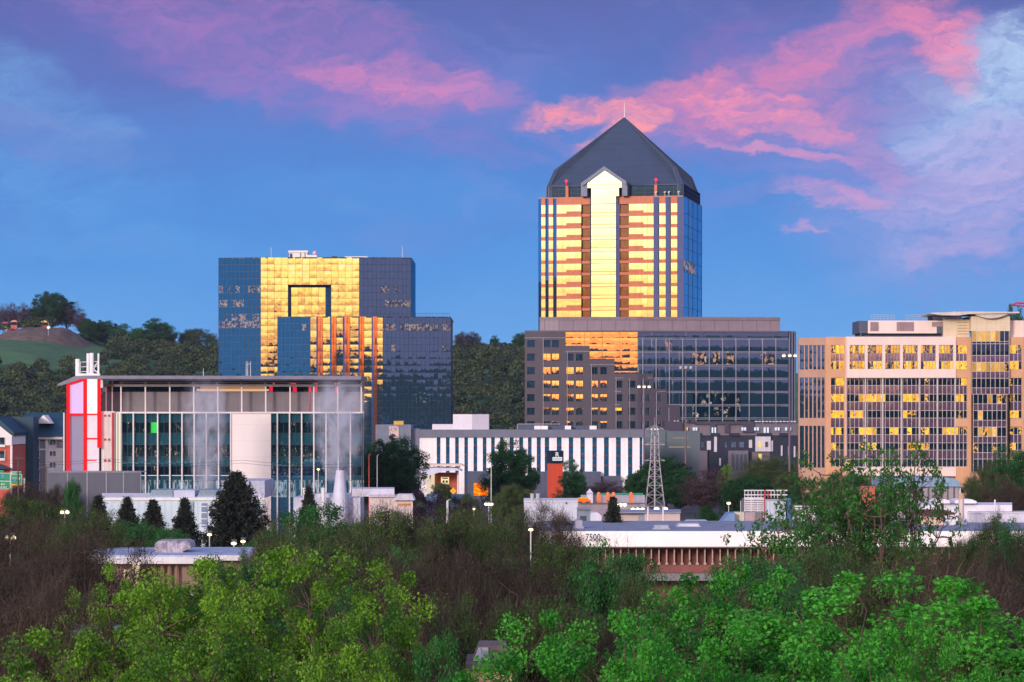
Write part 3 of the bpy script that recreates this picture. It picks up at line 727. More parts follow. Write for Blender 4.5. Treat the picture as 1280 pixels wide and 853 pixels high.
    m.prism([(x0, Dp+1.6), (xm, Dp), (xm2, Dp-.6), (x1, Dp+2.5), (x1, Dp+28), (x0, Dp+28)], z0, z1); m.build('penthouse', pent, t)
    m = MB(); m.prism([(x0-.1, Dp+1.5), (xm, Dp-.12), (xm2, Dp-.75), (x1+.1, Dp+2.3), (x1+.1, Dp+28), (x0, Dp+28)], z1-.8, z1-.0+.02)
    m.build('penthouse_cap', plain('mauve_cap', (.18, .14, .17), .5), t)
    m = MB()
    for i in range(17):
        px = 681+17.7*i; d = (Dp if px < 797 else Dp-.6+(px-797)/179*3.1)-.6
        d = Dp+1.6*(698-px)/23-.03 if px < 698 else (Dp-.6*(px-698)/99-.03 if px < 797 else Dp-.6+3.1*(px-797)/179-.03)
        m.box(X(px, Dp)-.06, X(px, Dp)+.06, d-.02, d+.3, z0, z1-.8)
    m.build('panel_joint', plain('joint', (.12, .1, .13)), t)
granite_block()
# ------------------------------------------------------------ sandstone office building on the right
def stone_building():
    D = 600.0; k = D/F; zz = lambda py: Z(py, D); XX = lambda px: X(px, D)
    t = thing('sandstone_office_building', (XX(1125), D, 0), 'sandstone office building with a cream framed window row and yellow lit rooms', 'office building')
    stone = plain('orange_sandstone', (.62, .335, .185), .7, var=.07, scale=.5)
    stone2 = plain('shaded_sandstone', (.44, .255, .185), .7, var=.07, scale=.5)  # duller copy of the orange stone, shade of the turned facet put into colour
    cream = plain('cream_precast', (.78, .62, .56), .65, var=.04, scale=.3)
    beige = plain('beige_panel', (.70, .58, .42), .6, var=.05, scale=.4, tex=lambda N, co, col: N.mix(N.m('MAXIMUM', N.step(N.m('FRACT', N.m('MULTIPLY', N.xyz(co)[2], .8)), .0, .06, .35, 0), N.step(N.m('FRACT', N.m('MULTIPLY', N.xyz(co)[0], .5)), .0, .04, .35, 0)), col, (.2, .15, .1)))
    Gv = glass('vision_glass', (.10, .13, .18), pillow=.01, tilt=.008, wave=.02, seed=60, body=(.004, .012, .02))
    Gs = glass('spandrel_glass', (.30, .25, .33), pillow=.008, tilt=.006, wave=.03, rough=.10, seed=61, body=(.05, .03, .06))
    Ly = lit_glass('yellow_office_window', (1.0, .60, .05), 1.15, cover=.66, dark=(.03, .02, .02), refl=(.08, .08, .1), seed=62)
    Ls = lit_glass('half_lit_window', (1.0, .60, .10), .9, cover=.34, dark=(.008, .012, .02), refl=(.09, .10, .14), seed=63)
    mats = [Gv, Gs, Ly, Ls]
    zt = zz(421.5)
    A0 = (X(998, D+2.2), D+2.2); A1 = (X(1031.5, D+.6), D+.6)
    xe = XX(1400)
    MB().prism([(A0[0]+.3, D+3), (XX(1031.5), D+1.6), (xe, D+1.6), (xe+20, D+40), (X(1000, D+40), D+40)], 0, zt-.3).build('core_wall', plain('inner_core', (.05, .045, .05), .8), t)
    # floor line pixels: (top, bottom, kind)
    floors = [(431.6, 442, 'v'), (442, 451.5, 's'), (451.5, 461.6, 'v'), (472.6, 482, 'v'), (482, 492.8, 's'), (492.8, 502.4, 'v'), (502.4, 513.4, 's'), (513.4, 522.8, 'v'), (522.8, 534.6, 's'),
              (534.6, 543.6, 'v'), (543.6, 553.8, 's'), (553.8, 562.8, 'v'), (562.8, 574, 's'), (574, 583.5, 'v')]
    rnd = random.Random(5)
    pref = {431.6: .97, 451.5: .75, 472.6: .10, 492.8: .22, 513.4: .30, 534.6: .38, 553.8: .22, 574: .02}
    def field(g, A, B, ncol, sel=lambda a, b: True, boost=0, u0=0, off=0.0):
        for i, (a, b, kd) in enumerate(floors):
            if not sel(a, b): continue
            run = [0]
            def mf(c, r):
                if kd == 's': return 1
                if run[0] > 0: run[0] -= 1; return 2
                q = pref[a]+boost
                x = rnd.random()
                if x < q*.5: run[0] = rnd.choice((0, 1, 2, 3)); return 2
                if x < q*.9: return 3
                return 0
            g.panes(A, B, [zz(b), zz(a)], ncol, mf, .001, u0=u0, v0=i*2)
    def piers(pairs, z0, z1, mb, y0=-.55, y1=1.2, pl=None):
        for a, b in pairs:
            mb.box(XX(a), XX(b), D+y0, D+y1, z0, z1)
    # facet A (turned away; its shade is put into the stone colour)
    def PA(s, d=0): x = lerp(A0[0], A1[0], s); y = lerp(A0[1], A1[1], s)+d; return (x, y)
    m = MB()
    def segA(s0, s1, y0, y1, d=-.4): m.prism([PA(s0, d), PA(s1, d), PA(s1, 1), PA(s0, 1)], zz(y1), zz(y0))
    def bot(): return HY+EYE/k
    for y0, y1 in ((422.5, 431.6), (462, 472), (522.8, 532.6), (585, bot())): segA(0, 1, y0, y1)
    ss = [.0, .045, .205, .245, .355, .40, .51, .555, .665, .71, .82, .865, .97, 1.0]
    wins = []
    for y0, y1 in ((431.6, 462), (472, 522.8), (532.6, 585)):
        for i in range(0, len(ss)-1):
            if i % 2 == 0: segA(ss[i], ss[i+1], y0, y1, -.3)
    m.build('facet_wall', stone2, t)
    Gd = glass('slate_glass', (.24, .27, .34), pillow=.02, tilt=.01, wave=.03, seed=65)
    for j, (y0, y1) in enumerate(((431.6, 462), (472, 522.8), (532.6, 585))):
        n = {0: 3, 1: 5, 2: 5}[j]; g = MB()
        for i in range(1, len(ss)-1, 2):
            g.panes(PA(ss[i]), PA(ss[i+1]), arange(zz(y1), zz(y0), n), 1, lambda c, r: 1 if (j == 1 and i in (3, 5) and r in (2, 0) and rnd.random() < .6) else 0, .001, u0=i*3, v0=j*7)
        g.build('facet_window', [Gd, Ls], t)
    # facet B + pier wall (orange)
    m = MB()
    m.box(XX(1031.5), XX(1038.4), D-.45, D+1.2, 0, zt); m.box(XX(1055), XX(1057), D-.45, D+1.2, 0, zt)
    for y0, y1 in ((421.5, 431.6), (461.6, 472.6), (583.5, bot())): m.box(XX(1038.4), XX(1055), D-.45, D+1.2, zz(y1), zz(y0))
    m.box(XX(1208.6), XX(1213.4), D-.45, D+1.2, 0, zt)
    for y0, y1 in ((421.5, 431.6), (461.6, 472.6), (583.5, bot()), (523.5, 533.6)): m.box(XX(1194), XX(1208.6), D-.45, D+1.2, zz(y1), zz(y0))
    m.box(XX(1256.5), XX(1261.8), D-.45, D+1.2, 0, zz(493))
    m.box(XX(1259.5), XX(1261.8), D-.45, D+1.2, 0, zt)
    m.box(XX(1213.4), XX(1215.3), D-.45, D+.5, 0, zz(493))
    m.box(XX(1277), XX(1279.5), D-.45, D+1.2, 0, zt)
    for y0, y1 in ((421.5, 431.6), (461.6, 472.6), (523.5, 533.6), (565, 575)): m.box(XX(1261.8), XX(1277), D-.45, D+1.2, zz(y1), zz(y0))
    for y0, y1 in ((421.5, 431.6), (461.6, 472.6), (583.5, bot())): m.box(XX(1281), XX(1400), D-.6, D+1.2, zz(y1), zz(y0))
    m.build('sandstone_wall', stone, t)
    for pa, pb, nn_, bo in ((1038.4, 1055, 5, .25), (1194, 1208.6, 4, .15), (1261.8, 1277, 4, .2), (1281, 1400, 30, .1)):
        g = MB(); field(g, (XX(pa), D), (XX(pb), D), nn_, boost=bo, u0=int(pa)); g.build('window_column', mats, t)
    # cream framed field
    m = MB()
    op = [(1061.5, 1080.5), (1084, 1102.3), (1106, 1124.4), (1128, 1146.6), (1150.3, 1169), (1172.8, 1191)]
    m.box(XX(1057), XX(1194.3), D-.75, D+.9, zz(431.6), zt+.05); m.box(XX(1057), XX(1194.3), D-.75, D+.9, zz(472.6), zz(461.6))
    e = [1057]+[v for ab in op for v in ab]+[1194.3]
    for i in range(0, len(e), 2): m.box(XX(e[i]), XX(e[i+1]), D-.75, D+.9, zz(461.6), zz(431.6))
    m.box(XX(1057), XX(1194.3), D-.6, D+.9, zz(595.5), zz(584))
    m.build('cream_frame', cream, t)
    MB().box(XX(1057), XX(1194.3), D+.5, D+1.4, 0, zz(596)).build('base_wall', stone2, t)
    for i, (a, b) in enumerate(op):
        g = MB(); field(g, (XX(a), D-.05), (XX(b), D-.05), 5, lambda q, w: w < 463, boost=.35 if i < 3 else .0, u0=i*9); o = g.build('window', mats, t)
        m = MB(); m.bars((XX(a), D-.05), (XX(b), D-.05), [zz(461.6), zz(451.5), zz(442), zz(431.6)], 5, .11, .12); m.build('frame', M_mull_l, o)
    g = MB(); field(g, (XX(1057), D), (XX(1194.3), D), 25, lambda q, w: q > 470, u0=100); g.build('curtain_wall', mats, t)
    m = MB(); zl = [zz(583.8)]+[zz(b) for a, b, c in reversed(floors) if a > 470]+[zz(472.8)]
    zl = sorted(set(zl))
    m.bars((XX(1057), D), (XX(1194.3), D), zl, 25, .09, .1, vw=.10)
    for px in (1058, 1081.5, 1103, 1126.5, 1149, 1171.5, 1193.6): m.box(XX(px)-.15, XX(px)+.15, D-.4, D, zz(584), zz(472.6))
    for px in (1038.4, 1044, 1049.5, 1055, 1194, 1199, 1204, 1208.6, 1261.8, 1267, 1272, 1277):
        m.box(XX(px)-.06, XX(px)+.06, D-.12, D, zz(583.5), zz(431.6))
    for a, b in ((1038.4, 1055), (1194, 1208.6), (1261.8, 1277)):
        for z in zl+[zz(442), zz(451.5)]: m.box(XX(a), XX(b), D-.1, D, z-.04, z+.04)
    m.build('mullion', plain('cream_mullion', (.52, .45, .44), .5), t)
    # glazed bay
    Db = D-1.2; g = MB(); zb = lambda y: Z(y, Db)
    rows = [(414, 427, 'top'), (427, 430, 'v'), (430, 444.5, 'd'), (444.5, 453, 's'), (453, 464.5, 'lit'), (464.5, 473, 's'), (473, 485, 'd'), (485, 493, 's'), (493, 505, 'h'), (505, 513.5, 's'), (513.5, 525.5, 'h'), (525.5, 534, 's'), (534, 546, 'h'), (546, 554, 's'), (554, 566, 'h'), (566, 574, 's'), (574, 590, 'd')]
    for i, (a, b, kd) in enumerate(rows):
        l, r_ = (1213.5, 1260) if b < 494 else (1215.3, 1256.5)
        def mf(c, r): return {'s': 1, 'top': 2 if c < 6 else 0, 'v': 0, 'd': 0, 'lit': 2 if c < 7 else 3, 'h': 2 if rnd.random() < .10 else (3 if rnd.random() < .25 else 0)}[kd]
        g.panes((XX(l), Db), (XX(r_), Db), [zb(b), zb(a)], 8 if l < 1214 else 7, mf, .001, u0=200, v0=i*2)
    g.panes((XX(1213.5), D+.3), (XX(1213.5), Db), [zb(b) for a, b, c in reversed(rows)]+[zb(414)], 1); g.panes((XX(1260), Db), (XX(1260), D+.3), [zb(b) for a, b, c in reversed(rows)]+[zb(414)], 1)
    g.build('glazed_bay', [Gv, Gs, lit_glass('bright_bay', (1.0, .66, .16), .75, cover=.95, dark=(.05, .05, .04), refl=(.07, .07, .09), seed=70), Ls], t)
    m = MB()
    for i, (a, b, kd) in enumerate(rows):
        l, r_ = (1213.5, 1260) if b < 494 else (1215.3, 1256.5)
        m.box(XX(l), XX(r_), Db-.1, Db, zb(b)-.05, zb(b)+.05)
    for c in range(9): m.box(XX(1213.5+46.5*c/8)-.05, XX(1213.5+46.5*c/8)+.05, Db-.14, Db, zb(493), zb(414))
    for c in range(8): m.box(XX(1215.3+41.2*c/7)-.05, XX(1215.3+41.2*c/7)+.05, Db-.14, Db, zb(590), zb(493))
    m.build('mullion', plain('cream_mullion', (.52, .45, .44), .5), t)
    m = MB(); m.box(XX(1212.5), XX(1261), Db-.2, Db+12, zb(414), zb(395.5)); m.build('bay_head', beige, t)
    m = MB(); m.box(XX(1212.5), XX(1261), Db+.05, Db+.9, zb(590), 0); m.build('bay_base', stone2, t)
    # curved canopy roof
    m = MB(); zc = lambda y: Z(y, D-3)
    m.slab([(XX(1160), zc(392.2)), (XX(1161), zc(391.2)), (XX(1206), zc(389.6)), (XX(1271), zc(390)), (XX(1271), zc(391.6)), (XX(1210), zc(392.6)), (XX(1196), zc(394.4)), (XX(1176), zc(394.2))], D-3, D+14)
    arc = [(XX(lerp(1214, 1258, i/10)), zc(392.4+5.8*math.sin(math.pi*i/10))) for i in range(11)]
    m.slab(arc[::-1], D-2.6, D+6)
    m.build('canopy', plain('pale_fascia', (.62, .55, .50), .4), t)
    m = MB(); m.box(XX(1168), XX(1204), D+2, D+10, zz(400), zz(393.5)); m.build('canopy_glazing', Gv, t)
    # penthouse with louvres
    m = MB(); m.box(XX(1086.5), XX(1180), D+2, D+14, zz(416.6), zz(400.6)); m.build('penthouse', cream, t)
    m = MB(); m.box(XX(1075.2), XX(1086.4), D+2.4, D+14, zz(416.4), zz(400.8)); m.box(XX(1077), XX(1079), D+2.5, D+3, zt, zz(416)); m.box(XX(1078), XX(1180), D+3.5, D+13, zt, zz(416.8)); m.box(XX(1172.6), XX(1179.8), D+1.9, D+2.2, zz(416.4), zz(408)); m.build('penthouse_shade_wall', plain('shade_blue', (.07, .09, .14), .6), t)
    for a, b in ((1089.3, 1099.5), (1122.3, 1143.8), (1166.5, 1179.5)):
        m = MB()
        y1 = 413.5 if a < 1160 else 408
        n = 9
        for i in range(n): z = lerp(zz(y1), zz(402.3), i/n); m.slab([(XX(a), z), (XX(b), z), (XX(b), z+.12), (XX(a), z+.12)][::-1], D+1.82, D+1.98)
        m.box(XX(a), XX(b), D+1.96, D+1.99, zz(y1), zz(402.3))
        m.build('louvre', plain('mauve_louvre', (.36, .26, .28), .6), t)
    m = MB(); m.box(XX(1180), XX(1212.4), D+1, D+12, zt, zz(399.5)); m.build('stair_block', beige, t)
    m = MB(); m.box(XX(1261.2), XX(1281), D+1, D+12, zt, zz(400.6)); m.box(XX(1281), XX(1400), D+3, D+12, zt, zz(402)); m.build('penthouse', cream, t)
    m = MB()
    for i in range(5): z = lerp(zz(418), zz(402), i/4.5); m.box(XX(1197.5), XX(1212), D+.9, D+1.0, z, z+.2)
    m.build('louvre', plain('tan_louvre', (.5, .36, .2), .6), t)
    m = MB()
    for a, b in ((1093, 1123), (1137, 1165)):
        zc0 = zz(400.6)
        for z in (.55, 1.0, 1.35): m.box(XX(a), XX(b), D+6, D+6.05, zc0+z, zc0+z+.05)
        for i in range(8): x = lerp(XX(a), XX(b), i/7); m.box(x-.02, x+.02, D+6, D+6.05, zc0, zc0+1.4)
    m.build('roof_rail', M_steel, t)
    m = MB(); m.box(XX(1195), XX(1198), D+4, D+5, zc(392), zc(388)); m.box(XX(1199.5), XX(1202), D+4, D+5, zc(392), zc(388.4)); m.build('roof_vent', plain('tan_vent', (.5, .45, .35), .6), t)
    m = MB(); m.box(XX(1056.8), XX(1057.4), D-.9, D-.4, 0, zt); m.build('corner_trim', cream, t)
stone_building()

# small red crane jib behind the right-hand building
def crane():
    D = 900; t = thing('tower_crane', (X(1283, D), D, 0), 'red lattice crane jib showing above the roof at the right edge', 'crane')
    m = MB(); P = [(X(1264, D), D, Z(381.5, D)), (X(1340, D), D, Z(389, D))]
    tip = Vector(P[0]); end = Vector(P[1]); top0 = Vector((X(1271, D), D, Z(378.6, D))); top1 = Vector((X(1340, D), D, Z(384, D)))
    m.tube(tip, end, .28, .28, 5); m.tube(tip, top0, .26, .26, 5); m.tube(top0, top1, .26, .26, 5)
    for i in range(14):
        a = tip.lerp(end, (i+.6)/14); b = top0.lerp(top1, (i+.1)/14); c = tip.lerp(end, (i+1.4)/14); m.tube(a, b, .14, .14, 4); m.tube(b, c, .14, .14, 4)
    m.build('jib', plain('crane_red', (.42, .03, .07), .5), t)
    m = MB(); x = X(1341, D)
    for dx in (-1, 1):
        for dy in (-1, 1): m.tube((x+dx, D+dy, 0), (x+dx, D+dy, Z(382, D)), .15)
    for i in range(22):
        z = i*2.2; m.tube((x-1, D-1, z), (x+1, D-1, z+2.2), .08, .08, 4); m.tube((x+1, D+1, z), (x-1, D+1, z+2.2), .08, .08, 4)
    m.build('mast', plain('crane_red', (.42, .03, .07), .5), t)
crane()

# ------------------------------------------------------------ glass exhibition hall with the red-lit corner
def red_hall():
    D = 420.0; k = D/F; zz = lambda py: Z(py, D); XX = lambda px: X(px, D)
    t = thing('red_lit_glass_building', (XX(270), D, 0), 'teal glass building with white fins and a red outlined glowing corner tower', 'building')
    teal = glass('teal_glass', (.20, .30, .34), pillow=.006, tilt=.004, wave=.01, seed=80, body=(.008, .06, .085))
    dark = glass('dark_teal_glass', (.08, .13, .17), pillow=.006, tilt=.004, wave=.012, seed=81, body=(.002, .012, .02))
    lit = lit_glass('evening_interior', (1.0, .72, .38), .6, cover=.17, dark=(.003, .02, .03), refl=(.08, .13, .17), fine=2.5, seed=82)
    litb = lit_glass('bright_interior', (.30, .48, .60), .7, cover=.5, dark=(.01, .06, .09), refl=(.08, .13, .17), fine=3, seed=83)
    green = emit('green_screen', (.05, .75, .12), .8)
    fin = plain('white_fin', (.72, .66, .66), .45, var=.04)
    zr = zz(516)
    xl, xr = XX(127), XX(455)
    MB().vbox(100, 453.5, D+3, D+42, 0, zr-.1).build('core_wall', M_core, t)
    MB().vbox(127, 455, D+.3, D+42, zr-.6, zr).build('terrace_slab', fin, t)
    # main glazing; bands in px
    bands = [(516, 528, 0), (528, 541.5, 1), (541.5, 556, 0), (556, 571, 1), (571, 583, 0), (583, 594.5, 1), (594.5, 600, 0), (600, 622, 2), (622, 672, 0)]
    rnd = random.Random(9)
    fins = [152+15.2*i for i in range(10)]+[347+15.2*i for i in range(8)]
    def glaz(x0, x1, n, name):
        g = MB()
        for i, (a, b, kd) in enumerate(bands):
            def mf(c, r):
                px = lerp(x0, x1, (c+.5)/n)
                if kd == 0: return 0 if b < 600 or a > 610 else 0
                if a == 528: return (5 if 187 < px < 195 else (2 if rnd.random() < (.35 if px < 260 else .25) else 1))
                if a == 556: return 2 if rnd.random() < .75 else 1
                if a == 583: return 2 if rnd.random() < .22 else 1
                return 3 if rnd.random() < .65 else 0
            g.panes((XX(x0), D), (XX(x1), D), [zz(b), zz(a)], n, mf, .0008, u0=int(x0), v0=i*3)
        g.build(name, [teal, dark, lit, litb, dark, green], t)
    glaz(150, 289.5, 36, 'curtain_wall'); glaz(339.5, 455, 30, 'curtain_wall')
    # side
    g = MB(); g.panes((xr, D), (X(455, D+42), D+42), arange(0, zr, 6), 14); g.build('side_curtain_wall', teal, t)
    wp = plain('white_wall_panel', (.80, .72, .70), .55, var=.03, scale=.2, tex=lambda N, co, col: N.mix(N.step(N.m('FRACT', N.m('MULTIPLY', N.xyz(co)[2], .42)), .0, .03, .3, 0), col, (.3, .28, .3)))
    MB().box(XX(289.5), XX(339), D-.35, D+1, 0, zr+.05).build('white_wall_panel', wp, t)
    m = MB()
    for px in fins+[453.5]: m = MB(); m.box(XX(px)-.09, XX(px)+.09, D-.55, D, 0, zr); m.build('white_fin', fin, t)
    m = MB(); m.box(XX(128), XX(455), D-.5, D+.3, zr-.12, zr+.12)
    for y in (594.5,): m.box(XX(152), XX(289), D-.1, D, zz(y)-.05, zz(y)+.05)
    m.build('white_rail', fin, t)
    m = MB()
    for px in fins[:-1]: m.box(XX(px+7.6)-.03, XX(px+7.6)+.03, D-.08, D, 0, zr)
    for a, b, kd in bands[:-1]: m.box(XX(150), XX(289), D-.06, D, zz(b)-.03, zz(b)+.03); m.box(XX(340), XX(455), D-.06, D, zz(b)-.03, zz(b)+.03)
    m.build('mullion', M_mull, t)
    # set-back upper storey
    Du = D+2.5; zu = lambda y: Z(y, Du)
    mesh = plain('translucent_screen', (.17, .15, .18), .5, var=.12, scale=.5, tex=lambda N, co, col: N.mix(N.step(N.m('FRACT', N.m('MULTIPLY', N.xyz(co)[0], 1.1)), .0, .12, .3, 0), col, (.1, .1, .13)))
    MB().box(X(128, Du), X(454, Du), Du, Du+.3, zr, zu(490)).build('screen_wall', mesh, t)
    g = MB(); g.panes((X(128, Du), Du+.2), (X(454, Du), Du+.2), [zu(490), zu(481)], 40, lambda c, r: 1 if (15 <= c <= 24) else 0)
    g.build('clerestory_window', [dark, emit('orange_strip_light', (1.0, .42, .16), .32)], t)
    g = MB(); g.box(X(246, Du), X(336, Du), Du-.1, Du-.02, zu(489), zu(486.6)); g.build('lit_strip', emit('peach_strip', (1.0, .62, .38), .6), t)
    g = MB()
    for a, b, y0, y1 in ((337, 341, 482, 490), (341, 343.5, 478, 481), (364, 370, 478, 481), (366, 371, 484, 490), (391, 397, 478, 481), (386, 389, 484, 490), (392, 397, 482, 490), (419, 422, 484, 492), (386.6, 387.6, 490, 515), (418, 425, 478, 481)):
        g = MB(); g.box(X(a, Du), X(b, Du), Du-.16, Du-.06, zu(y1), zu(y0)); g.build('red_light', emit('red_glow', (.9, .02, .06), .75), t)
    m = MB()
    for px in (132.5, 140, 151, 181.5, 212, 242, 272, 302, 332, 362.5, 392, 422, 451.5):
        w = .07 if px < 145 else .1; m = MB(); m.box(XX(px)-w, XX(px)+w, D+.2, D+.45, zr, zz(477)); m.build('upper_post', fin, t)
    m = MB(); m.box(XX(126), XX(453), D+.1, D+.6, zz(483.5), zz(480.4)); m.box(XX(148), XX(453), D+.05, D+.3, zz(478.8), zz(477.6))
    for i in range(10): m.box(XX(150+30*i), XX(153+30*i), D+.1, D+.5, zz(480.4), zz(475))
    m.build('roof_beam', plain('beam_grey', (.22, .20, .22), .5), t)
    MB().box(XX(134), XX(452), Du-.05, Du+.1, zu(481), zu(476)).build('shadow_gap', M_core, t)
    # roof slab with the upturned tip
    m = MB(); m.slab([(XX(75.5), zz(482.2)), (XX(78), zz(479.5)), (XX(97), zz(471)), (XX(108), zz(470)), (XX(453), zz(470.5)), (XX(453), zz(475)), (XX(106), zz(474)), (XX(80), zz(482.6))], D-3, D+14)
    m.build('roof', plain('lilac_roof', (.17, .165, .23), .4, .1), t)
    m = MB()
    for px in (247, 301.5, 303.5, 307): m.tube((XX(px), D+8, zz(469)), (XX(px), D+8, zz(469)+(1.1 if px < 300 else 2.2)), .05, .03, 5)
    m.tube((XX(302), D+8, zz(469)+1.6), (XX(307), D+8, zz(469)+1.9), .03, .03, 4)
    m.build('roof_antenna', M_white, t)
    # glowing corner tower
    Dc = D-2.0; xx = lambda px: X(px, Dc); zc = lambda y: Z(y, Dc)
    red = emit('red_neon', (1.0, .015, .02), 1.0)
    def lightbox(name, rgb, s0, s1, ya, yb):
        if name in MATS: return MATS[name]
        m_, T, N, out = new_mat(name)
        co = N.n('ShaderNodeTexCoord').outputs['UV']; v = N.xyz(co)[1]
        e = N.n('ShaderNodeEmission'); N.put(e.inputs[0], rgb); N.put(e.inputs[1], N.m('MULTIPLY', N.m('ADD', s0, N.m('MULTIPLY', N.noise(co, .5, 2), .25)), s1))
        d = N.n('ShaderNodeBsdfPrincipled'); d.inputs['Base Color'].default_value = (.20, .20, .32, 1); d.inputs['Roughness'].default_value = .3
        a = N.n('ShaderNodeAddShader'); T.links.new(e.outputs[0], a.inputs[0]); T.links.new(d.outputs[0], a.inputs[1]); T.links.new(a.outputs[0], out.inputs[0])
        MATS[name] = m_; return m_
    def sl(x): return lerp(479.5, 470.8, (x-86)/(125-86)) if x < 112 else 473.5
    m = MB(); m.slab([(xx(87), zc(517)), (xx(106), zc(517)), (xx(106), zc(476)), (xx(87), zc(482))], Dc-.02, Dc+.3); m.build('glowing_panel', lightbox('pink_lightbox', (.75, .45, .85), .5, .9, 0, 1), t)
    m = MB(); m.box(xx(87), xx(106), Dc-.02, Dc+.3, 0, zc(517.5)); m.build('lilac_glass_panel', lightbox('lilac_lightbox', (.32, .36, .62), .3, .25, 0, 1), t)
    m = MB(); m.box(xx(108), xx(124), Dc-.3, Dc, zc(518), zc(474)); m.build('glowing_panel', lightbox('white_lightbox', (1.0, .80, .80), .75, 1.0, 0, 1), t)
    m = MB(); m.box(xx(108), xx(124), Dc-.3, Dc, 0, zc(518.5)); m.build('glowing_panel', lightbox('pale_lightbox', (.9, .68, .66), .5, .9, 0, 1), t)
    m = MB()
    def bar(a, b, y0, y1, d=.5): m.box(xx(a), xx(b), Dc-d, Dc+.1, zc(y1), zc(y0))
    bar(84, 87.6, 481, 672); bar(104.8, 109.4, 474, 672); bar(122.2, 126, 472.5, 560)
    bar(86, 126, 517.2, 519.2); bar(109, 123, 547.6, 549.6, .45); bar(109, 121, 574.6, 576.2, .45)
    m.slab([(xx(84), zc(482.5)), (xx(106), zc(474.8)), (xx(106), zc(473.2)), (xx(84), zc(480.6))][::-1], Dc-.5, Dc+.1)
    m.build('red_frame', red, t)
    m = MB(); m.box(xx(126.2), xx(129), Dc-.4, Dc+2, zc(485), zc(472.8)); m.build('white_corner', fin, t)
    # slatted white bay
    m = MB(); m.box(xx(126.2), xx(143), Dc+.3, D+2, 0, zr+.2); m.build('slatted_wall', plain('pale_slats', (.66, .60, .58), .6, tex=lambda N, co, col: N.mix(N.step(N.m('FRACT', N.m('MULTIPLY', N.xyz(co)[0], 1.6)), .0, .2, .4, 0), col, (.25, .2, .22))), t)
    m = MB(); m.box(xx(139.8), xx(142), Dc-.0, Dc+.3, 0, zr)
    for y in (518.4, 548.3, 574.5):
        for px in (129.8, 134.8): m.box(xx(px), xx(px+2.6), Dc+.18, Dc+.29, zc(y+2.6), zc(y))
    m.build('red_marker', plain('deep_red', (.42, .02, .05), .5), t)
    m = MB(); m.box(xx(144.4), xx(145.8), Dc+.5, D+.2, 0, zr); m.box(xx(147.4), xx(149.2), Dc+.5, D+.2, 0, zr); m.build('glowing_fin', emit('cream_glow', (1.0, .85, .7), .75), t)
    MB().box(XX(142.8), XX(151), D-.9, D-.2, 0, zr-.1).build('dark_recess', M_core, t)
    m = MB(); m.box(xx(77.8), xx(79.4), Dc+1, Dc+1.4, 0, zc(516)); m.build('edge_fin', fin, t); MB().box(xx(79.4), xx(84), Dc+1.1, Dc+20, 0, zc(516)).build('edge_wall', M_core, t)
    # roof antennas
    zb = Z(469.5, D+2); m = MB(); q = D+2
    for px, y0, y1, w in ((97.2, 449, 470, .36), (110.4, 442, 468, .26), (114.8, 441.5, 468, .30), (123.2, 442, 467, .14), (100.4, 452, 469, .06)):
        m = MB(); m.tube((X(px, q), q, Z(y1, q)), (X(px, q), q, Z(y0, q)), w, w, 8); m.build('antenna_cylinder', plain('antenna_white', (.85, .82, .84), .5), t)
    m = MB()
    for y in (453, 459, 465): m.tube((X(97, q), q+.2, Z(y, q)), (X(123, q), q+.2, Z(y-1, q)), .06, .06, 4)
    for a, b in ((108, 123), (115, 122)): m.tube((X(a, q), q, Z(466, q)), (X(b, q), q, Z(453, q)), .05, .05, 4); m.tube((X(b, q), q, Z(466, q)), (X(a, q), q, Z(459, q)), .05, .05, 4)
    m.box(X(96, q), X(125, q), q-.3, q+.6, Z(470, q)-.3, Z(467.2, q))
    m.build('antenna_mast', plain('antenna_white', (.85, .82, .84), .5), t)
red_hall()

def panel_wall():
    D = 385.0
    t = thing('precast_panel_wall', (X(117, D), D, 0), 'long blank slate grey panel wall with thin pale joints below the red outlined tower', 'wall')
    m = MB(); m.vbox(60, 176, D, D+6, 0, Z(590, D)); m.build('wall', plain('slate_panel', (.09, .095, .13), .6, var=.1, scale=.2), t)
    m = MB()
    for px in (84.5, 109, 133, 154.5): m = MB(); m.box(X(px, D)-.07, X(px, D)+.07, D-.05, D+.02, 0, Z(590.5, D)); m.build('pale_joint', M_mull_l, t)
    m = MB()
    m.box(X(60, D), X(176.3, D), D-.06, D+6.06, Z(590.8, D), Z(589.8, D)); m.box(X(175.6, D), X(176.4, D), D-.05, D+.3, 0, Z(590, D)); m.build('coping', M_mull_l, t)
panel_wall()

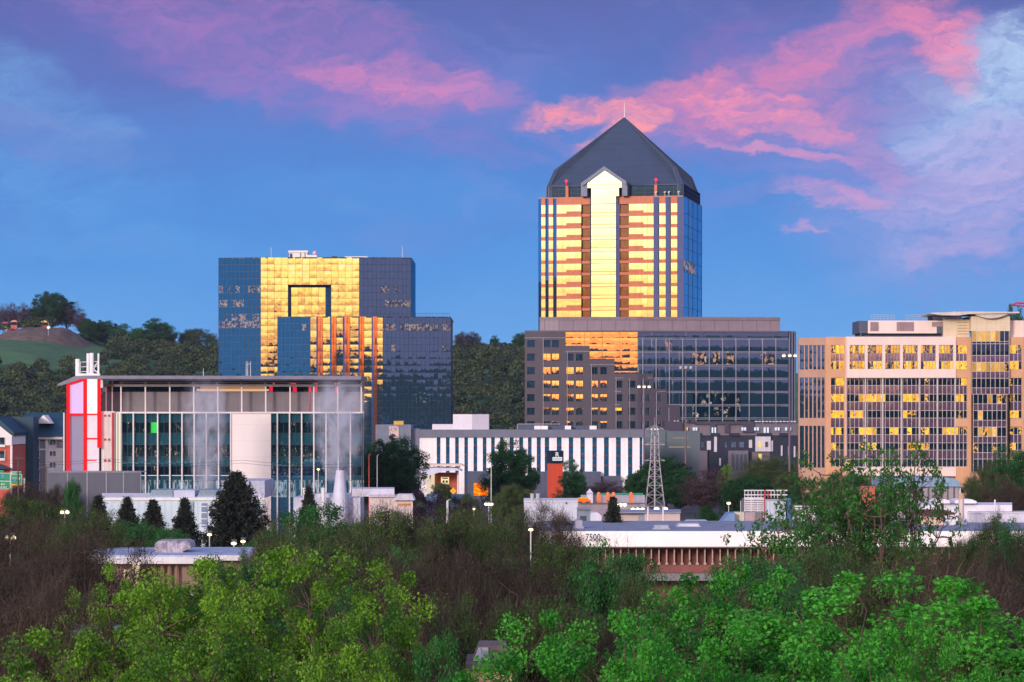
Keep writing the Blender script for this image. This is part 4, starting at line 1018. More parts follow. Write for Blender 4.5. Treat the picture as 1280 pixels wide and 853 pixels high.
def corrugated_shed():
    D = 345.0; zt = Z(624, D)
    t = thing('corrugated_warehouse', (X(230, D), D, 0), 'pale blue corrugated metal warehouse with low rooflights behind the small spruces', 'warehouse')
    cor = plain('corrugated_blue_white', (.50, .60, .70), .45, .2, var=.05, tex=lambda N, co, col: N.mix(N.step(N.m('FRACT', N.m('MULTIPLY', N.xyz(co)[0], 1.25)), .0, .5, .30, 0), col, (.25, .32, .42)))
    m = MB(); m.vbox(128, 330, D, D+20, 0, zt); m.build('wall', cor, t)
    m = MB(); m.vbox(127.6, 330.5, D-.15, D+20, zt-.15, zt+.18); m.build('eaves_trim', M_white, t)
    for a, b in ((183, 213.5), (244, 271)):
        m = MB(); m.slab([(X(a, D), zt+.18), (X(b, D), zt+.18), (X(b, D), zt+1.05), (X(a+4, D), zt+1.05)][::-1], D+2, D+9)
        m.build('rooflight', glass('rooflight_glass', (.35, .45, .6), rough=.2, seed=91, body=(.05, .09, .16)), t)
    m = MB(); m.box(X(214, D), X(241, D), D+2.2, D+9, zt+.18, zt+1.0); m.box(X(276, D), X(330, D), D+1, D+14, zt+.1, zt+2.2); m.build('roof_box', plain('lilac_box', (.42, .44, .55), .6), t)
    m = MB(); m.box(X(226, D), X(242, D), D-.2, D, 0, zt-.3); m.build('wall_panel', plain('shade_panel', (.30, .36, .46), .5), t)
    m = MB(); m.box(X(252, D), X(259, D), D-.12, D, zt-3.4, zt-.5); m.build('door', plain('slate_door', (.16, .22, .34), .5), t)
    m = MB()
    for i in range(4): m.box(X(252, D), X(259, D), D-.16, D-.12, zt-3.2+.75*i, zt-3.1+.75*i)
    m.build('door_rail', M_white, t)
corrugated_shed()

def shops_left():
    # hotel with teal roof and gable
    D = 520.0; zz = lambda y: Z(y, D); XX = lambda p: X(p, D)
    t = thing('gabled_hotel', (XX(40), D, 0), 'grey and white hotel wing with a dark teal roof and a small white gable', 'hotel')
    grey = plain('grey_siding', (.24, .225, .26), .7, tex=lambda N, co, col: N.mix(N.step(N.m('FRACT', N.m('MULTIPLY', N.xyz(co)[2], 2.5)), .0, .3, .25, 0), col, (.1, .1, .12)))
    wh = plain('white_siding', (.74, .70, .70), .7, var=.04)
    m = MB(); m.vbox(17.5, 57.5, D, D+12, 0, zz(549)); m.build('wall', grey, t)
    m = MB(); m.vbox(57.5, 78.5, D+1.0, D+16, 0, zz(549)); m.box(XX(16), XX(78.5), D-.5, D+16, zz(549.3), zz(545.8)); m.box(XX(17.3), XX(58), D-.12, D, zz(563), zz(561)); m.box(XX(57), XX(60), D-.14, D+1, 0, zz(549)); m.box(XX(15.5), XX(17.6), D-.1, D+1, 0, zz(549)); m.build('white_trim', wh, t)
    m = MB(); m.prism([(XX(15), D-.8), (XX(79), D-.8), (XX(79), D+17), (XX(15), D+17)], zz(545.8), zz(516), top=[(XX(24), D+7), (XX(79), D+7), (XX(79), D+10), (XX(24), D+10)])
    m.build('roof', plain('teal_roof', (.012, .05, .085), .6, tex=lambda N, co, col: N.mix(N.step(N.m('FRACT', N.m('MULTIPLY', N.xyz(co)[0], 1.1)), .0, .12, .5, 0), col, (.03, .10, .15))), t)
    m = MB(); m.slab([(XX(43), zz(529.6)), (XX(53.5), zz(519)), (XX(64), zz(529.6))][::-1], D+.6, D+7); m.build('gable', wh, t)
    rows = [549.5+14*i for i in range(5)]
    G = glass('hotel_window', (.25, .32, .36), seed=95, body=(.01, .02, .03))
    for r, y in enumerate(rows):
        for px in (31.5, 37.0 , 44, 49.5-.5):
            pass
        for px in (34.2, 46.4):
            w = MB(); w.panes((XX(px-3), D-.03), (XX(px+3), D-.03), [zz(y+6.8), zz(y+.6)], 2, u0=int(px), v0=r); o = w.build('window', G, t)
            f = MB(); f.box(XX(px-3.5), XX(px-2.9), D-.14, D, zz(y+7), zz(y)); f.box(XX(px+2.9), XX(px+3.5), D-.14, D, zz(y+7), zz(y)); f.box(XX(px-.25), XX(px+.25), D-.14, D, zz(y+7), zz(y)); f.box(XX(px-3.4), XX(px+3.4), D-.15, D, zz(y+9.8), zz(y+8.2)); f.build('frame', wh, o)
        if r < 3:
            w = MB(); w.panes((XX(61.5), D+.95), (XX(68.5), D+.95), [zz(y+6.8), zz(y+1)], 2, u0=70, v0=r); o = w.build('window', G, t)
            f = MB(); f.box(XX(64.7), XX(65.3), D+.85, D+.95, zz(y+6.8), zz(y+1)); f.build('frame', wh, o)
    m = MB(); m.box(XX(70), XX(78), D+.9, D+1, zz(560), zz(551)); m.build('grey_panel', grey, t)
    # brick house at the left edge
    D = 500.0
    t = thing('red_brick_building', (X(0, D), D, 0), 'red brick gabled building cut off by the left edge', 'building')
    m = MB(); m.box(X(-60, D), X(15, D), D, D+14, 0, Z(556, D)); m.build('wall', plain('red_brick', (.52, .10, .07), .8, tex=lambda N, co, col: N.mix(N.step(N.m('FRACT', N.m('MULTIPLY', N.xyz(co)[2], 3.0)), .0, .25, .2, 0), col, (.2, .1, .1))), t)
    m = MB(); m.slab([(X(-60, D), Z(557, D)), (X(15, D), Z(557, D)), (X(15, D), Z(546.5, D)), (X(16, D), Z(545.2, D)), (X(-4, D), Z(529.5, D)), (X(-24, D), Z(545, D)), (X(-60, D), Z(545, D))][::-1], D-.2, D+14); m.box(X(13, D), X(15.6, D), D-.12, D, 0, Z(556, D)); m.build('upper_wall', wh, t)
    m = MB(); m.slab([(X(-60, D), Z(545, D)), (X(-24, D), Z(544.6, D)), (X(-4, D), Z(529, D)), (X(17, D), Z(544.8, D)), (X(18, D), Z(541, D)), (X(-4, D), Z(521, D)), (X(-60, D), Z(521, D))][::-1], D-.1, D+15); m.box(X(-60, D), X(25, D), D+14, D+20, 0, Z(521, D)); m.build('roof', plain('teal_roof', (.012, .05, .085)), t)
    for y in (549, 566):
        w = MB(); w.panes((X(0, D), D-.24), (X(6.3, D), D-.24), [Z(y+7, D), Z(y-2, D)], 2); o = w.build('window', G, t); f = MB(); f.box(X(-.6, D), X(0, D), D-.3, D-.18, Z(y+8, D), Z(y-3, D)); f.box(X(6.3, D), X(6.9, D), D-.3, D-.18, Z(y+8, D), Z(y-3, D)); f.box(X(-.6, D), X(6.9, D), D-.3, D-.18, Z(y+10, D), Z(y+7, D)); f.build('frame', wh, o)
    m = MB(); m.slab([(X(-60, D), Z(587, D)), (X(17, D), Z(586, D)), (X(0, D), Z(579.5, D)), (X(-60, D), Z(579.5, D))], D-2, D-.3); m.build('porch_roof', plain('navy_roof', (.02, .03, .07), .7), t)
    # highway signs on a gantry
    D = 440.0
    t = thing('highway_sign_gantry', (X(14, D), D, 0), 'green highway signs with an orange exit only strip on a steel gantry', 'road sign')
    gr = plain('sign_green', (.0, .28, .13), .45, var=.04); wt = emit('retroreflective_white', (.75, .85, .8), .75) if False else plain('sign_white', (.85, .88, .85), .5, var=.02)
    m = MB(); m.tube((X(-40, D), D+.5, Z(600, D)), (X(30, D), D+.5, Z(600, D)), .12); m.tube((X(-40, D), D+.5, Z(607, D)), (X(30, D), D+.5, Z(607, D)), .12)
    for i in range(10): a = -40+7*i; m.tube((X(a, D), D+.5, Z(600, D)), (X(a+7, D), D+.5, Z(607, D)), .06)
    m.tube((X(30, D), D+.5, 0), (X(30, D), D+.5, Z(598, D)), .2); m.tube((X(-40, D), D+.5, 0), (X(-40, D), D+.5, Z(598, D)), .2)
    m.build('gantry', M_steel, t)
    m = MB(); m.box(X(-14, D), X(13, D), D, D+.12, Z(611.5, D), Z(591.5, D)); m.box(X(-14, D), X(4.5, D), D, D+.12, Z(591.2, D), Z(588, D)); o = m.build('sign_panel', gr, t)
    m = MB(); 
    for a, b, c, d in ((-14, 13, 611.5, 611.1), (-14, 13, 591.9, 591.5)): m.box(X(a, D), X(b, D), D-.03, D, Z(c, D), Z(d, D))
    m.box(X(12.6, D), X(13, D), D-.03, D, Z(611.5, D), Z(591.5, D))
    text_mb(m, 'Normandale', X(4.2, D), D-.05, Z(602.4, D), .26, 2.0); text_mb(m, 'Blvd', X(3.8, D), D-.05, Z(606.4, D), .26); text_mb(m, '1/2 MILE', X(4, D), D-.05, Z(610, D), .24)
    m.build('lettering', wt, o)
    m = MB(); m.box(X(2.3, D), X(5.4, D), D-.05, D-.01, Z(597.6, D), Z(593.2, D)); text = m.build('route_shield', plain('shield_blue', (.12, .25, .7), .5), o)
    m = MB(); m.box(X(13.6, D), X(27.6, D), D, D+.12, Z(605.5, D), Z(593, D)); m.box(X(15.5, D), X(26.5, D), D, D+.12, Z(592.8, D), Z(589.6, D)); o = m.build('sign_panel', gr, t)
    m = MB()
    for a, b, c, d in ((13.6, 27.6, 593.4, 593), (15.5, 26.5, 590, 589.6)): m.box(X(a, D), X(b, D), D-.03, D, Z(c, D), Z(d, D))
    for a in (13.6, 27.3): m.box(X(a, D), X(a+.35, D), D-.03, D, Z(605.5, D), Z(593, D))
    text_mb(m, 'SOUTH', X(18.6, D), D-.05, Z(598.3, D), .16); text_mb(m, 'EXIT', X(18.5, D), D-.05, Z(592.2, D), .2)
    m.slab([(X(23.5, D), Z(600.5, D)), (X(24.3, D), Z(600.5, D)), (X(24.6, D), Z(598.5, D)), (X(25.2, D), Z(598.7, D)), (X(24.6, D), Z(596.6, D)), (X(23, D), Z(597.8, D)), (X(23.8, D), Z(598.2, D))], D-.06, D-.01)
    m.build('lettering', wt, o)
    m = MB(); m.box(X(17.2, D), X(20.2, D), D-.05, D-.01, Z(602.2, D), Z(599, D)); m.build('route_shield', plain('shield_blue', (.12, .25, .7), .5), o)
    m = MB(); m.box(X(13.6, D), X(27.6, D), D-.01, D+.12, Z(610, D), Z(605.6, D)); o = m.build('exit_strip', plain('sign_orange', (.9, .42, .02), .5), t)
    m = MB(); text_mb(m, 'EXIT ONLY', X(20.6, D), D-.06, Z(608.9, D), .26, 1.45); m.build('lettering', plain('sign_black', (.02, .02, .02)), o)
shops_left()

# ------------------------------------------------------------ striped white hotel in the centre and its neighbours
def striped_hotel():
    D = 620.0; zz = lambda y: Z(y, D); XX = lambda p: X(p, D)
    t = thing('striped_white_hotel', (XX(664), D, 0), 'long low white hotel with regular blue window stripes and a grey upper band', 'hotel')
    wh = plain('hotel_white', (.84, .80, .82), .6, var=.08, scale=.35)
    gy = plain('hotel_grey', (.14, .15, .21), .6, var=.08)
    top, bot_ = 547, 607
    MB().box(XX(523.5), XX(806), D+.5, D+15, 0, zz(541)).build('core_wall', gy, t)
    stripes = [(546, 550.5), (557.5, 562), (569, 573.5), (580.5, 585), (592, 596.5), (603.5, 608), (614, 618.5), (625, 629.5), (637, 642), (649, 654), (660, 664.5), (671, 676), (681, 686.5), (696, 702), (711, 716.5), (725.5, 731), (740.5, 746), (755, 761), (770, 776), (785, 790.5), (799.5, 803)]
    m = MB(); e = [523.5]+[v for s in stripes for v in s]+[805.5]
    for i in range(0, len(e)-1, 2): m.box(XX(e[i]), XX(e[i+1]), D, D+.6, 0, zz(top))
    m.build('white_wall', wh, t)
    rows = [(547.5, 555.5), (559, 568), (571.5, 580.5), (584, 593), (596.5, 605)]
    G = glass('hotel_blue_window', (.12, .28, .38), pillow=.01, seed=100, body=(.008, .07, .15))
    brown = plain('window_spandrel', (.05, .04, .07), .6)
    cnt = 0
    for a, b in stripes:
        for j, (r0, r1) in enumerate(rows):
            w = MB(); w.panes((XX(a), D+.3), (XX(b), D+.3), [zz(r1), zz(r0)], 1, u0=int(a), v0=j)
            cnt += 1
            w.build('window', G, t) if cnt <= 100 else w.build('window', G, t)
    m = MB()
    for a, b in stripes:
        ed = [547]+[v for r in rows for v in r]+[HY+EYE*F/D]
        for i in range(0, len(ed), 2): m.box(XX(a), XX(b), D+.15, D+.6, zz(ed[i+1]), zz(ed[i]))
    m.build('spandrel', brown, t)
    m = MB(); m.box(XX(514), XX(812), D-.3, D+15, zz(547), zz(537.2)); m.build('grey_band', gy, t)
    m = MB(); m.box(XX(470), XX(514), D-2, D+14, 0, zz(531)); m.box(XX(514), XX(524), D-.2, D+12, 0, zz(536)); m.build('grey_wing', plain('wing_grey', (.16, .18, .25), .6), t)
    m = MB(); m.box(XX(487), XX(499.5), D-2.2, D-1.9, zz(548), zz(532.8)); m.build('mottled_panel', plain('mottled', (.50, .38, .38), .8, var=.5, scale=3.0), t)
    m = MB(); m.box(XX(492), XX(504), D+1, D+3, zz(531), zz(526.5)); m.build('rooftop_unit', plain('unit_yellow', (.6, .38, .04), .5), t)
    m = MB(); m.box(XX(540), XX(566), D+2, D+9, zz(537.2), zz(530.5)); m.prism([(XX(566), D+2), (XX(590), D+1), (XX(611), D+3), (XX(611), D+12), (XX(566), D+12)], zz(537.2), zz(518)); m.build('penthouse', plain('penthouse_white', (.66, .62, .70), .6, var=.04), t)
    for a, b in ((668, 676), (676.5, 685), (706.5, 714), (737.5, 746)): m = MB(); m.box(XX(a), XX(b), D+2, D+5, zz(537), zz(532.5)); m.build('rooftop_unit', wh, t)
    m = MB(); m.box(XX(647), XX(668), D+3, D+8, zz(537), zz(531)); m.box(XX(685), XX(706), D+4, D+8, zz(537), zz(531.5)); m.box(XX(714), XX(737), D+4, D+8, zz(537), zz(532.5)); m.build('rooftop_unit', plain('plant_blue', (.06, .08, .14), .6), t)
    m = MB(); m.box(XX(646.3), XX(700), D+2.9, D+3, zz(530.6), zz(530)); m.box(XX(646.3), XX(647), D+2.9, D+3, zz(537), zz(530)); m.build('roof_rail', M_steel, t)
    # dark podium below
    m = MB(); m.box(XX(585), XX(620), D-6, D, 0, zz(589)); m.box(XX(665), XX(750), D-6, D-.02, 0, zz(589.5)); m.box(XX(750), XX(775), D-5, D-.02, 0, zz(595)); m.build('podium', plain('podium_slate', (.07, .08, .13), .6), t)
    m = MB(); m.box(XX(776), XX(800), D-4, D-.02, 0, zz(600)); m.build('low_wing', wh, t)
    # entrance canopy
    D = 575.0; xx = lambda p: X(p, D); z_ = lambda y: Z(y, D)
    t = thing('entrance_pavilion', (xx(545), D, 0), 'orange walled entrance pavilion under a wide pale swooping canopy', 'building')
    m = MB(); m.box(xx(541), xx(572), D+2, D+10, 0, z_(592)); m.build('wall', plain('terracotta', (.50, .10, .045), .6), t)
    m = MB(); m.slab([(xx(526), z_(593)), (xx(524), z_(586.5)), (xx(545), z_(584.3)), (xx(572), z_(585)), (xx(578), z_(588.5)), (xx(572), z_(588)), (xx(556), z_(588.4)), (xx(535), z_(595))][::-1], D-4, D+8); m.build('canopy', plain('canopy_lilac', (.58, .58, .70), .5), t)
    m = MB(); m.slab([(xx(524), z_(582.5)), (xx(580), z_(582.5)), (xx(577), z_(580)), (xx(528), z_(580.4))][::-1], D-3, D+6)
    for px in (533, 542, 552, 563, 574): m.box(xx(px), xx(px+1.6), D-2, D-1.6, z_(587), z_(582.5))
    m.build('upper_canopy', plain('canopy_cream', (.7, .55, .42), .5), t)
    m = MB(); m.box(xx(533), xx(543), D+1.5, D+2.4, 0, z_(593)); m.build('glowing_wall', emit('warm_lit_wall', (1.0, .80, .55), .65), t)  # light on the entrance wall is put in as emission
    for px in (537, 571.5): m = MB(); m.box(xx(px), xx(px+1.8), D-1, D-.5, 0, z_(590)); m.build('column', M_cream, t)
    m = MB(); m.box(xx(551), xx(561), D+1.85, D+1.99, z_(606), z_(597)); o = m.build('lit_door', emit('door_light', (1.0, .82, .40), .8), t)
    m = MB(); m.box(xx(552.5), xx(559.5), D+1.75, D+1.85, z_(599), z_(597.6)); m.box(xx(553), xx(555.5), D+1.75, D+1.85, z_(604), z_(601)); m.box(xx(557), xx(559.5), D+1.75, D+1.85, z_(604), z_(601)); m.build('door_leaf', M_dark, o)
    # signs
    D = 560.0
    t = thing('orange_sign_pylon', (X(695, D), D, 0), 'tall orange pylon with a black head bearing a white R and name', 'sign')
    xl, xm, xr = X(684.5, D), X(689.8, D), X(703.5, D)
    pl = [(xl, D+1.6), (xm, D-.6), (xr, D+.1), (xr-.8, D+2.2)]
    m = MB(); m.prism(pl, 0, Z(579.5, D)); m.build('pylon_body', plain('pylon_orange', (.62, .075, .03), .45, var=.04), t)
    pl2 = [(x + (x-xm)*.06, y) for x, y in pl]
    m = MB(); m.prism([(xl-.15, D+1.6), (xm-.1, D-.75), (xr+.15, D-.05), (xr-.7, D+2.3)], Z(579.3, D), Z(563.5, D)); h = m.build('sign_head', plain('sign_navy', (.008, .012, .025), .4), t)
    m = MB(); text_mb(m, 'R', X(696.4, D), D-.86, Z(571, D), .95); m.box(X(690.6, D), X(702.6, D), D-.84, D-.74, Z(576, D), Z(571.6, D)); m.build('lettering', emit('sign_lit_white', (.9, .88, .95), .8), h)
    m = MB(); text_mb(m, 'RADISSON', X(696.6, D), D-.92, Z(575, D), .42, 1.6, depth=.02); m.build('lettering', plain('sign_ink', (.03, .03, .04)), h)
    D = 540.0
    t = thing('billboard_screen', (X(601, D), D, 0), 'square glowing orange video screen beside the dark round tree', 'billboard')
    if 1:
        m_, T, N, out = new_mat('fire_screen'); uv = N.n('ShaderNodeTexCoord').outputs['Object']
        n = N.noise(N.vm('MULTIPLY', uv, (1.1, 1, 1.6)), 1.1, 3, .6, .8); e = N.n('ShaderNodeEmission')
        N.put(e.inputs[0], N.ramp(n, [(.30, (.75, .03, .0)), (.48, (1, .14, .0)), (.6, (1, .42, .01)), (.72, (1, .6, .25))])); e.inputs[1].default_value = 1.0; T.links.new(e.outputs[0], out.inputs[0])
    m = MB(); m.box(X(592, D), X(610, D), D-.05, D+.02, Z(620, D), Z(604, D)); m.build('screen', m_, t)
    m = MB(); m.box(X(591.3, D), X(610.7, D), D+.02, D+.5, Z(620.6, D), Z(603.4, D)); m.tube((X(601, D), D+.3, 0), (X(601, D), D+.3, Z(620, D)), .25); m.build('frame', M_dark, t)
    D = 530.0
    t = thing('diamond_warning_sign', (X(566.5, D), D, 0), 'yellow diamond warning sign on a thin post by the pavilion', 'road sign')
    m = MB(); a = X(566.5, D); r_ = .62; z = Z(614, D); m.slab([(a-r_, z), (a, z-r_*1.1), (a+r_, z), (a, z+r_*1.1)], D-.03, D+.03); m.build('sign_plate', plain('warning_yellow', (.85, .48, .02), .5, var=.03), t)
    m = MB(); m.tube((a, D+.06, 0), (a, D+.06, z), .05); m.build('post', M_steel, t)
    t = thing('advisory_sign_board', (X(723, D), D, 0), 'narrow yellow sign board right of the orange pylon', 'road sign')
    m = MB(); m.box(X(720.5, D), X(725, D), D, D+.08, Z(617.5, D), Z(611, D)); m.build('sign_plate', plain('warning_yellow', (.85, .48, .02)), t); m = MB(); m.box(X(722, D), X(723.6, D), D-.03, D, Z(616.5, D), Z(612, D)); m.build('black_arrow', M_dark, t); m = MB(); m.tube((X(722.8, D), D+.1, 0), (X(722.8, D), D+.1, Z(616, D)), .05); m.build('post', M_steel, t)
striped_hotel()

def dark_apartments():
    D = 690.0; zz = lambda y: Z(y, D); XX = lambda p: X(p, D)
    t = thing('navy_apartment_building', (XX(925), D, 0), 'low navy and taupe apartment building with small white lit windows and one white bay', 'apartment building')
    navy = plain('navy_cladding', (.012, .018, .045), .6, var=.2); taupe = plain('taupe_wall', (.16, .13, .165), .7); wh = plain('bay_white', (.58, .54, .62), .6)
    m = MB(); m.vbox(873, 999, D, D+18, 0, zz(544.5))
    for a, b in ((862, 878), (889, 900), (912, 925), (947, 965), (975, 985)): m.box(XX(a), XX(b), D-.5, D+2, zz(545), zz(541.6))
    m.build('wall', navy, t)
    m = MB(); m.box(XX(845), XX(1000), D+6, D+16, 0, zz(529.5)); m.build('upper_wall', taupe, t)
    m = MB(); m.box(XX(860), XX(870), D+5, D+6, zz(528.5), zz(524)); m.box(XX(832), XX(855), D+5, D+15, 0, zz(527)); m.box(XX(870), XX(945), D+5.5, D+16, zz(531), zz(527.2)); m.box(XX(890), XX(897), D+5.4, D+6, zz(541), zz(531)); m.box(XX(908), XX(914), D+5.4, D+6, zz(541), zz(531)); m.box(XX(931), XX(945), D+5.4, D+6, zz(541), zz(531)); m.build('dark_roof_band', plain('roof_plum', (.05, .04, .07), .6), t)
    Lw = emit('white_window_light', (.75, .82, 1.0), .85); Ly = emit('yellow_window_light', (1, .72, .2), .8)
    for a, b in ((843.8, 846), (847, 849.5), (850.2, 852.8), (867.8, 870.2), (871, 873.4), (929, 931.5), (932.3, 934.8), (945, 947.5), (948.5, 951), (957, 959.5), (961, 963.5), (971, 973.5), (974.5, 977), (984, 986.5), (989, 991.5), (891.5, 893.5), (895, 897)):
        big = a in (957, 961, 891.5, 895)
        w = MB(); w.box(XX(a), XX(b), D+5.2, D+5.38, zz(541.5 if big else 538.5), zz(534.6)); w.build('lit_window', Lw, t)
    w = MB(); w.box(XX(859), XX(861.3), D+5.2, D+5.38, zz(538.3), zz(534.4)); w.build('lit_window', Ly, t)
    m = MB()
    for i in range(12): a = 946+4.4*i; m.box(XX(a), XX(a+3.2), D+5, D+6.1, zz(527.9), zz(526.4))
    for a in (844, 848, 859, 862, 864): m.box(XX(a), XX(a+1.6), D+5, D+6.1, zz(527.4), zz(525.8))
    m.build('roof_rail', wh, t)
    # white bay and window bays
    m = MB(); m.box(XX(944), XX(963), D-.8, D, zz(564.5), zz(545.8)); m.build('white_bay', wh, t)
    m = MB(); m.box(XX(948), XX(951.5), D-.9, D-.8, zz(559.5), zz(552.5)); m.build('lit_window', Ly, t)
    m = MB(); m.box(XX(956), XX(959.5), D-.9, D-.8, zz(559), zz(552.3)); m.build('window', M_dark, t)
    for y in (567.5, 583):
        m = MB(); m.box(XX(948), XX(952), D-.3, D-.2, zz(y+7), zz(y)); m.build('lit_window', Ly, t)
    m = MB()
    for a, b, y0, y1 in ((892.5, 896, 546, 565), (883.5, 888.5, 551.5, 562.5), (936, 940, 550, 560), (962, 966, 551, 564.5), (985, 987.5, 558, 575), (992, 994, 558, 572), (976, 978, 557, 570), (899, 901, 573, 582)): m = MB(); m.box(XX(a), XX(b), D-.3, D, zz(y1), zz(y0)); m.build('white_panel', wh, t)
    G = glass('bluegrey_window', (.35, .42, .55), body=(.05, .07, .12), seed=110)
    for a, b in ((914, 920), (924, 930), (906, 908.5), (876, 880)):
        m = MB(); m.panes((XX(a), D-.1), (XX(b), D-.1), [zz(559.5), zz(552.5)], 3); m.build('window', G, t)
    m = MB(); m.box(XX(910), XX(935), D-.9, D-.02, 0, zz(563.5)); m.box(XX(874), XX(884), D-.9, D-.02, 0, zz(563.5)); m.box(XX(940), XX(962), D-.15, D-.02, 0, zz(565)); m.build('taupe_bay', taupe, t)
    for i in range(4):
        m = MB(); a = 914+5.2*i; m.panes((XX(a), D-.95), (XX(a+3.6), D-.95), [zz(588), zz(568)], 1, u0=i); m.build('window', plain('shade_glass', (.06, .08, .12), .2), t)
    # grey block
    D = 650.0
    t = thing('blank_grey_block', (X(855, D), D, 0), 'blank grey green block with one warm lit soffit behind the lattice tower', 'building')
    m = MB(); m.vbox(833, 875, D, D+12, 0, Z(539.2, D)); m.box(X(806, D), X(835, D), D+1, D+12, 0, Z(538, D)); m.build('wall', plain('grey_green_wall', (.10, .135, .165), .6, var=.07, scale=.15), t)
    m = MB(); m.box(X(836, D), X(863, D), D-.06, D-.01, Z(559.5, D), Z(558.6, D)); m.box(X(841, D), X(860, D), D-.06, D-.01, Z(548, D), Z(547.4, D)); m.build('lit_soffit', emit('amber_line', (.7, .5, .25), .55), t)
    m = MB(); m.box(X(832, D), X(833, D), D-.1, D+.1, Z(560, D), Z(538, D)); m.build('dark_edge', M_dark, t)
dark_apartments()
# ------------------------------------------------------------ ground, roads, hills
def noise1(x, s=0): return math.sin(x*1.7+s)*.5+math.sin(x*3.9+s*2.1)*.28+math.sin(x*8.3+s*.7)*.15
def interp(x, pts):
    if x <= pts[0][0]: return pts[0][1]
    for (a, b), (c, d) in zip(pts, pts[1:]):
        if x <= c: return b+(d-b)*(x-a)/(c-a)
    return pts[-1][1]
M_grass = plain('rough_grass', (.05, .085, .03), .95, var=.4, scale=.12)
m = MB(); m.poly([(-16000, -16000, 0), (16000, -16000, 0), (16000, 24000, 0), (-16000, 24000, 0)]); struct(m.build('ground', M_grass))
m = MB(); m.poly([(-60, 262, .008), (200, 262, .008), (200, 330, .008), (-60, 330, .008)]); m.poly([(-80, 360, .008), (220, 360, .008), (220, 600, .008), (-80, 600, .008)]); struct(m.build('car_park', M_asph))
m = MB(); m.poly([(-260, 604, .012), (260, 604, .012), (260, 617, .012), (-260, 617, .012)]); struct(m.build('road', plain('road_asphalt', (.06, .06, .065), .9)))
m = MB()
for i in range(60): m.poly([(-250+9*i, 610.4, .018), (-247+9*i, 610.4, .018), (-247+9*i, 610.6, .018), (-250+9*i, 610.6, .018)])
struct(m.build('lane_markings', plain('road_paint', (.7, .7, .68), .8)))

CREST = [(-400, 66), (-60, 62), (0, 61), (50, 62.5), (95, 61), (130, 54), (200, 50), (280, 46), (420, 46), (560, 47.5), (610, 48), (670, 46), (900, 40), (1280, 40), (1700, 38)]
HY0, HY1 = 1150.0, 1500.0
def hill_z(x, y):
    px = CX + x/1500.0*F
    h = interp(px, CREST)
    t = (y-HY0)/(HY1-HY0)
    if t <= 0: return -.5
    if t < 1:
        base = h*(t*t*(3-2*t))**.9
        if px < 150:   # bare ski slope with a terrace and a mound near the top
            base += 0
        return base + noise1(x*.02+y*.013)*1.0*t
    return h + noise1(x*.02+y*.013)*1.0 - max(0, (t-1.5))*10
def build_hill():
    nx, ny = 170, 60
    xs = np.linspace(-620, 620, nx); ys = np.linspace(1145, 2100, ny)
    vs = [(x, y, hill_z(x, y)) for y in ys for x in xs]
    fs = [(j*nx+i, j*nx+i+1, (j+1)*nx+i+1, (j+1)*nx+i) for j in range(ny-1) for i in range(nx-1)]
    me = bpy.data.meshes.new('hill'); me.from_pydata(vs, [], fs); me.polygons.foreach_set('use_smooth', [True]*len(fs)); me.update()
    m_, T, N, out = new_mat('hill_turf'); b = N.n('ShaderNodeBsdfPrincipled'); b.inputs['Roughness'].default_value = .95
    co = N.n('ShaderNodeTexCoord').outputs['Object']; n = N.noise(co, .02, 8, .65); n2 = N.noise(co, .12, 6, .6)
    col = N.mix(N.step(N.m('ADD', N.m('MULTIPLY', n, .6), N.m('MULTIPLY', n2, .5)), .4, .72), (.025, .085, .035), (.06, .15, .05)); N.put(b.inputs['Base Color'], col); T.links.new(b.outputs[0], out.inputs[0])
    me.materials.append(m_)
    struct(bpy.data.objects.new('hill', me)); o = bpy.data.objects['hill']; C.objects.link(o)
    # bare earth mound high on the slope
    cx, cy = X(54, 1462), 1462; nx_, ny_ = 60, 30; vs = []; fs = []
    for j in range(ny_):
        for i in range(nx_):
            u = i/(nx_-1)*2-1; v = j/(ny_-1)*2-1; x = cx+u*25; y = cy+v*34
            w = max(0, 1-(abs(u)**2.2)-abs(v)**2.6)
            vs.append((x, y, hill_z(x, y)-.6+min(w, .8)*4.6*(1+.1*noise1(x*.4, y*.1))))
    fs = [(j*nx_+i, j*nx_+i+1, (j+1)*nx_+i+1, (j+1)*nx_+i) for j in range(ny_-1) for i in range(nx_-1)]
    me = bpy.data.meshes.new('earth_mound'); me.from_pydata(vs, [], fs); me.polygons.foreach_set('use_smooth', [True]*len(fs)); me.materials.append(plain('bare_earth', (.12, .085, .07), .95, var=.3, scale=.15)); me.update()
    o = bpy.data.objects.new('earth_mound', me); C.objects.link(o); struct(o)
build_hill()
# wooded ridge behind the camera: the skyline that the mirror glass reflects
def ridge_z(x, y):
    c = 44 + noise1(x*.006, 2)*6 + noise1(x*.021, 5)*2.5
    w = max(0.0, 1-abs(y+560)/130.0); w = w*w*(3-2*w)
    return c*w-.5
def build_ridge():
    nx, ny = 120, 14; xs = np.linspace(-900, 900, nx); ys = np.linspace(-700, -430, ny)
    vs = [(x, y, ridge_z(x, y)) for y in ys for x in xs]
    fs = [(j*nx+i, j*nx+i+1, (j+1)*nx+i+1, (j+1)*nx+i) for j in range(ny-1) for i in range(nx-1)]
    me = bpy.data.meshes.new('ridge'); me.from_pydata(vs, [], fs); me.materials.append(M_grass); me.update()
    o = bpy.data.objects.new('hill', me); C.objects.link(o); struct(o)
build_ridge()

